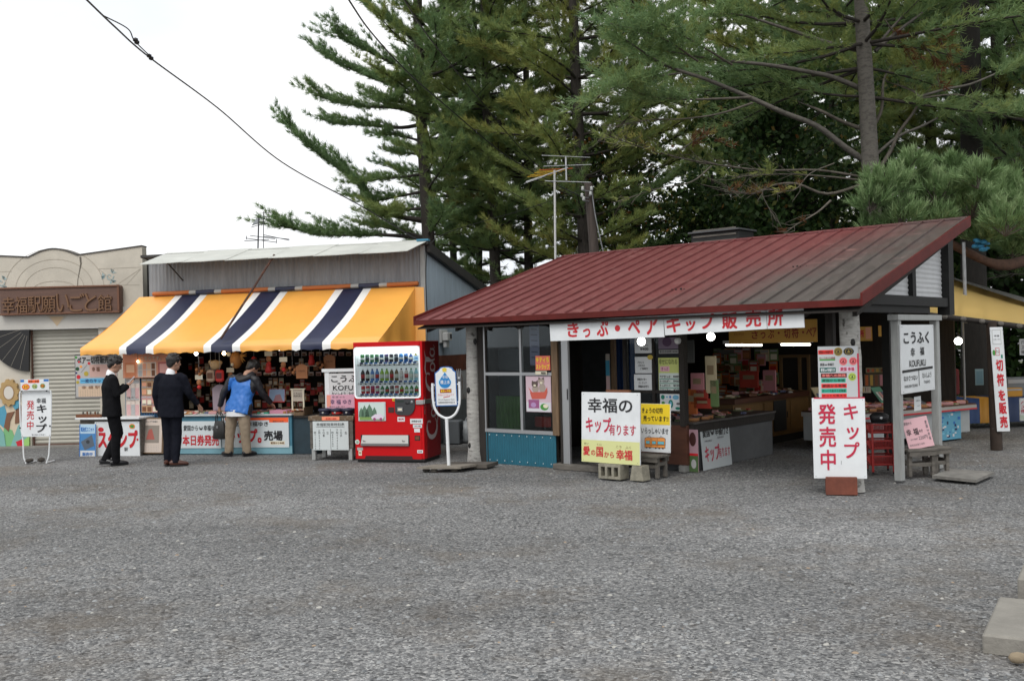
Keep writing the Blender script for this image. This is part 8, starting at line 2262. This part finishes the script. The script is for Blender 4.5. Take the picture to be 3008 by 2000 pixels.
        m.v = [(x, y, max(z, 0.0)) for x, y, z in m.v]
        m.build("shoe", parent=t)
    m = MB()
    up = (hd - nk).normalized()
    m.tube([nk + V((0, -.012, -.035)), nk + V((0, -.012, .0)) + up * .012, nk + up * .028 + V((0, -.008, 0))], [(.076, .070), (.066, .064), (.060, .060)], SHIRT, 16)
    if P.get('collar', True): m.build("shirt_collar", parent=t)
    return t, j
def pfr(px, py, deg): q = G(px, py); return Frame(q.x, q.y, deg)

# man in black looking at his phone
F1 = pfr(333, 1367, 62)
t1, j1 = person(F1, dict(seed=3, j=dict(head=(0, .055, 1.565), neck=(0, .0, 1.435), chest=(0, -.01, 1.22), hip=(0, .0, .91), hem=(0, -.005, .76),
    shL=(-.185, -.01, 1.375), elL=(-.225, .03, 1.10), wrL=(-.075, .215, 1.235), haL=(-.03, .275, 1.27), shR=(.185, -.01, 1.375), elR=(.235, .05, 1.11), wrR=(.085, .225, 1.235), haR=(.03, .28, 1.27),
    hpL=(-.085, .01, .88), knL=(-.10, .10, .49), anL=(-.06, -.115, .10), hpR=(.085, -.01, .88), knR=(.07, .045, .48), anR=(.03, .03, .078)),
    pnL=(.3, .1, 1), pnR=(-.3, .1, 1), toeL=.55, toeR=-.15, tilt=.42, jacket=[SUIT], trousers=SUIT, shoe=SHOEB, w=1.0, legw=1.04, rip=.009, curl=.8),
    "man in a black suit looking down at the phone in his hands")
p = (j1['haL'] + j1['haR']) / 2
m = MB(); m.M = Matrix.Translation(p + Vector((0, .012, .05))) @ Matrix.Rotation(-.75, 4, 'X'); m.box(-.035, .035, -.005, .005, -.07, .07, S("phone_white", 215, 216, 220, .25), .004); m.quad((-.031, -.0056, -.06), (.031, -.0056, -.06), (.031, -.0056, .06), (-.031, -.0056, .06), S("phone_screen", 120, 135, 150, .1)); m.M = None
m.build("phone", F1, None, "white smartphone held by the man in the black suit", "phone")
# man in navy seen from behind
F2 = pfr(509, 1368, 14)
person(F2, dict(seed=8, j=dict(head=(.03, .03, 1.575), neck=(.0, -.005, 1.435), chest=(-.005, -.01, 1.22), hip=(-.02, .0, .91), hem=(-.02, -.01, .745),
    shL=(-.205, -.01, 1.38), elL=(-.255, -.03, 1.09), wrL=(-.255, .05, .84), haL=(-.25, .07, .77), shR=(.195, -.01, 1.375), elR=(.255, .06, 1.11), wrR=(.315, .22, .915), haR=(.33, .27, .86),
    hpL=(-.10, 0, .88), knL=(-.095, .02, .47), anL=(-.085, -.0, .085), hpR=(.065, 0, .88), knR=(.06, .025, .47), anR=(.055, -.03, .08)),
    pnL=(.6, .5, .1), pnR=(-.5, .4, -.4), toeL=.05, toeR=1.0, tilt=.12, turn=.55, jacket=[SUITN], trousers=SUITN, shoe=SHOEN, w=1.06, rip=.009, curl=.6),
    "man in a navy suit and brown shoes seen from behind, reaching right")
# man in blue and black jacket bending over the counter
F3 = pfr(701, 1340, 24)
def pick3(c):
    ax = c.x - (c.z - .75) * .04
    if c.z > 1.31 - .22 * max(0, abs(ax) - .06) or abs(ax) > .245 - max(0, c.z - 1.0) * .20: return 1
    return 0
t3, j3 = person(F3, dict(seed=14, j=dict(head=(.11, .27, 1.445), neck=(.065, .17, 1.35), chest=(.045, .12, 1.15), hip=(.0, .03, .87), hem=(.0, -.0, .70),
    shL=(-.155, .10, 1.30), elL=(-.32, .03, 1.02), wrL=(-.40, .04, .80), haL=(-.42, .05, .735), shR=(.25, .14, 1.29), elR=(.335, .24, 1.01), wrR=(.33, .46, .84), haR=(.32, .52, .80),
    hpL=(-.10, .02, .83), knL=(-.155, .0, .46), anL=(-.185, -.02, .085), hpR=(.10, .02, .83), knR=(.13, .01, .46), anR=(.13, .05, .085)),
    pnL=(.6, .4, .1), pnR=(-.2, -.2, -.9), toeL=-1.25, toeR=.25, tilt=.62, turn=.5, jacket=[JBLUE, JBLACK], trousers=KHAKI, shoe=SHOEB, w=1.14, hemw=1.12, legw=1.18, rip=.013, pick=pick3, curl=.6, collar=False),
    "man in a blue and black hooded jacket and khaki trousers leaning over the counter")
m = MB(); c = j3['neck']
m.tube(smoothpath([(c.x - .12, c.y + .03, c.z - .02), (c.x - .10, c.y - .09, c.z - .06), (c.x + .0, c.y - .13, c.z - .10), (c.x + .11, c.y - .08, c.z - .05), (c.x + .12, c.y + .04, c.z)], 6), [.03] + [.055] * 23 + [.03], JBLACK, 10); m.ball((c.x, c.y - .10, c.z - .085), .095, JBLACK, 12, 1.15, .55, .8)
remesh(m, .012, 3, [JBLACK], ripple=.008).build("hood", parent=t3)
m = MB(); m.tube([j3['hem'] + Vector((0, 0, .07)), j3['hem'] - Vector((0, 0, .035))], [(.20, .145), (.205, .15)], SHIRT, 20); m.build("shirt_hem", parent=t3)
# handbag hanging from his left hand
hb_ = j3['haL']; t = thing("handbag", F3, (hb_.x, hb_.y, hb_.z - .45), "dark leather handbag hanging from the left hand of the man in the blue jacket", "bag")
lb_ = mat("bag_leather", (.022, .022, .021), .4, noise=.3, nscale=12)
m = MB(); m.tube([(hb_.x, hb_.y, hb_.z - .16), (hb_.x, hb_.y, hb_.z - .19), (hb_.x, hb_.y, hb_.z - .30), (hb_.x, hb_.y, hb_.z - .44), (hb_.x, hb_.y, hb_.z - .46)], [(.085, .025), (.10, .04), (.125, .06), (.14, .07), (.12, .06)], lb_, 16); m.build("bag_body", parent=t)
m = MB()
for s in (-.02, .02): m.tube(smoothpath([(hb_.x - .07, hb_.y + s, hb_.z - .18), (hb_.x - .05, hb_.y + s, hb_.z - .06), (hb_.x, hb_.y + s * .5, hb_.z - .0), (hb_.x + .05, hb_.y + s, hb_.z - .06), (hb_.x + .07, hb_.y + s, hb_.z - .18)], 6), .008, lb_, 7)
m.build("handle", parent=t); m = MB(); m.box(hb_.x - .02, hb_.x + .02, hb_.y - .066, hb_.y - .055, hb_.z - .28, hb_.z - .24, STEEL, .003); m.build("clasp", parent=t)
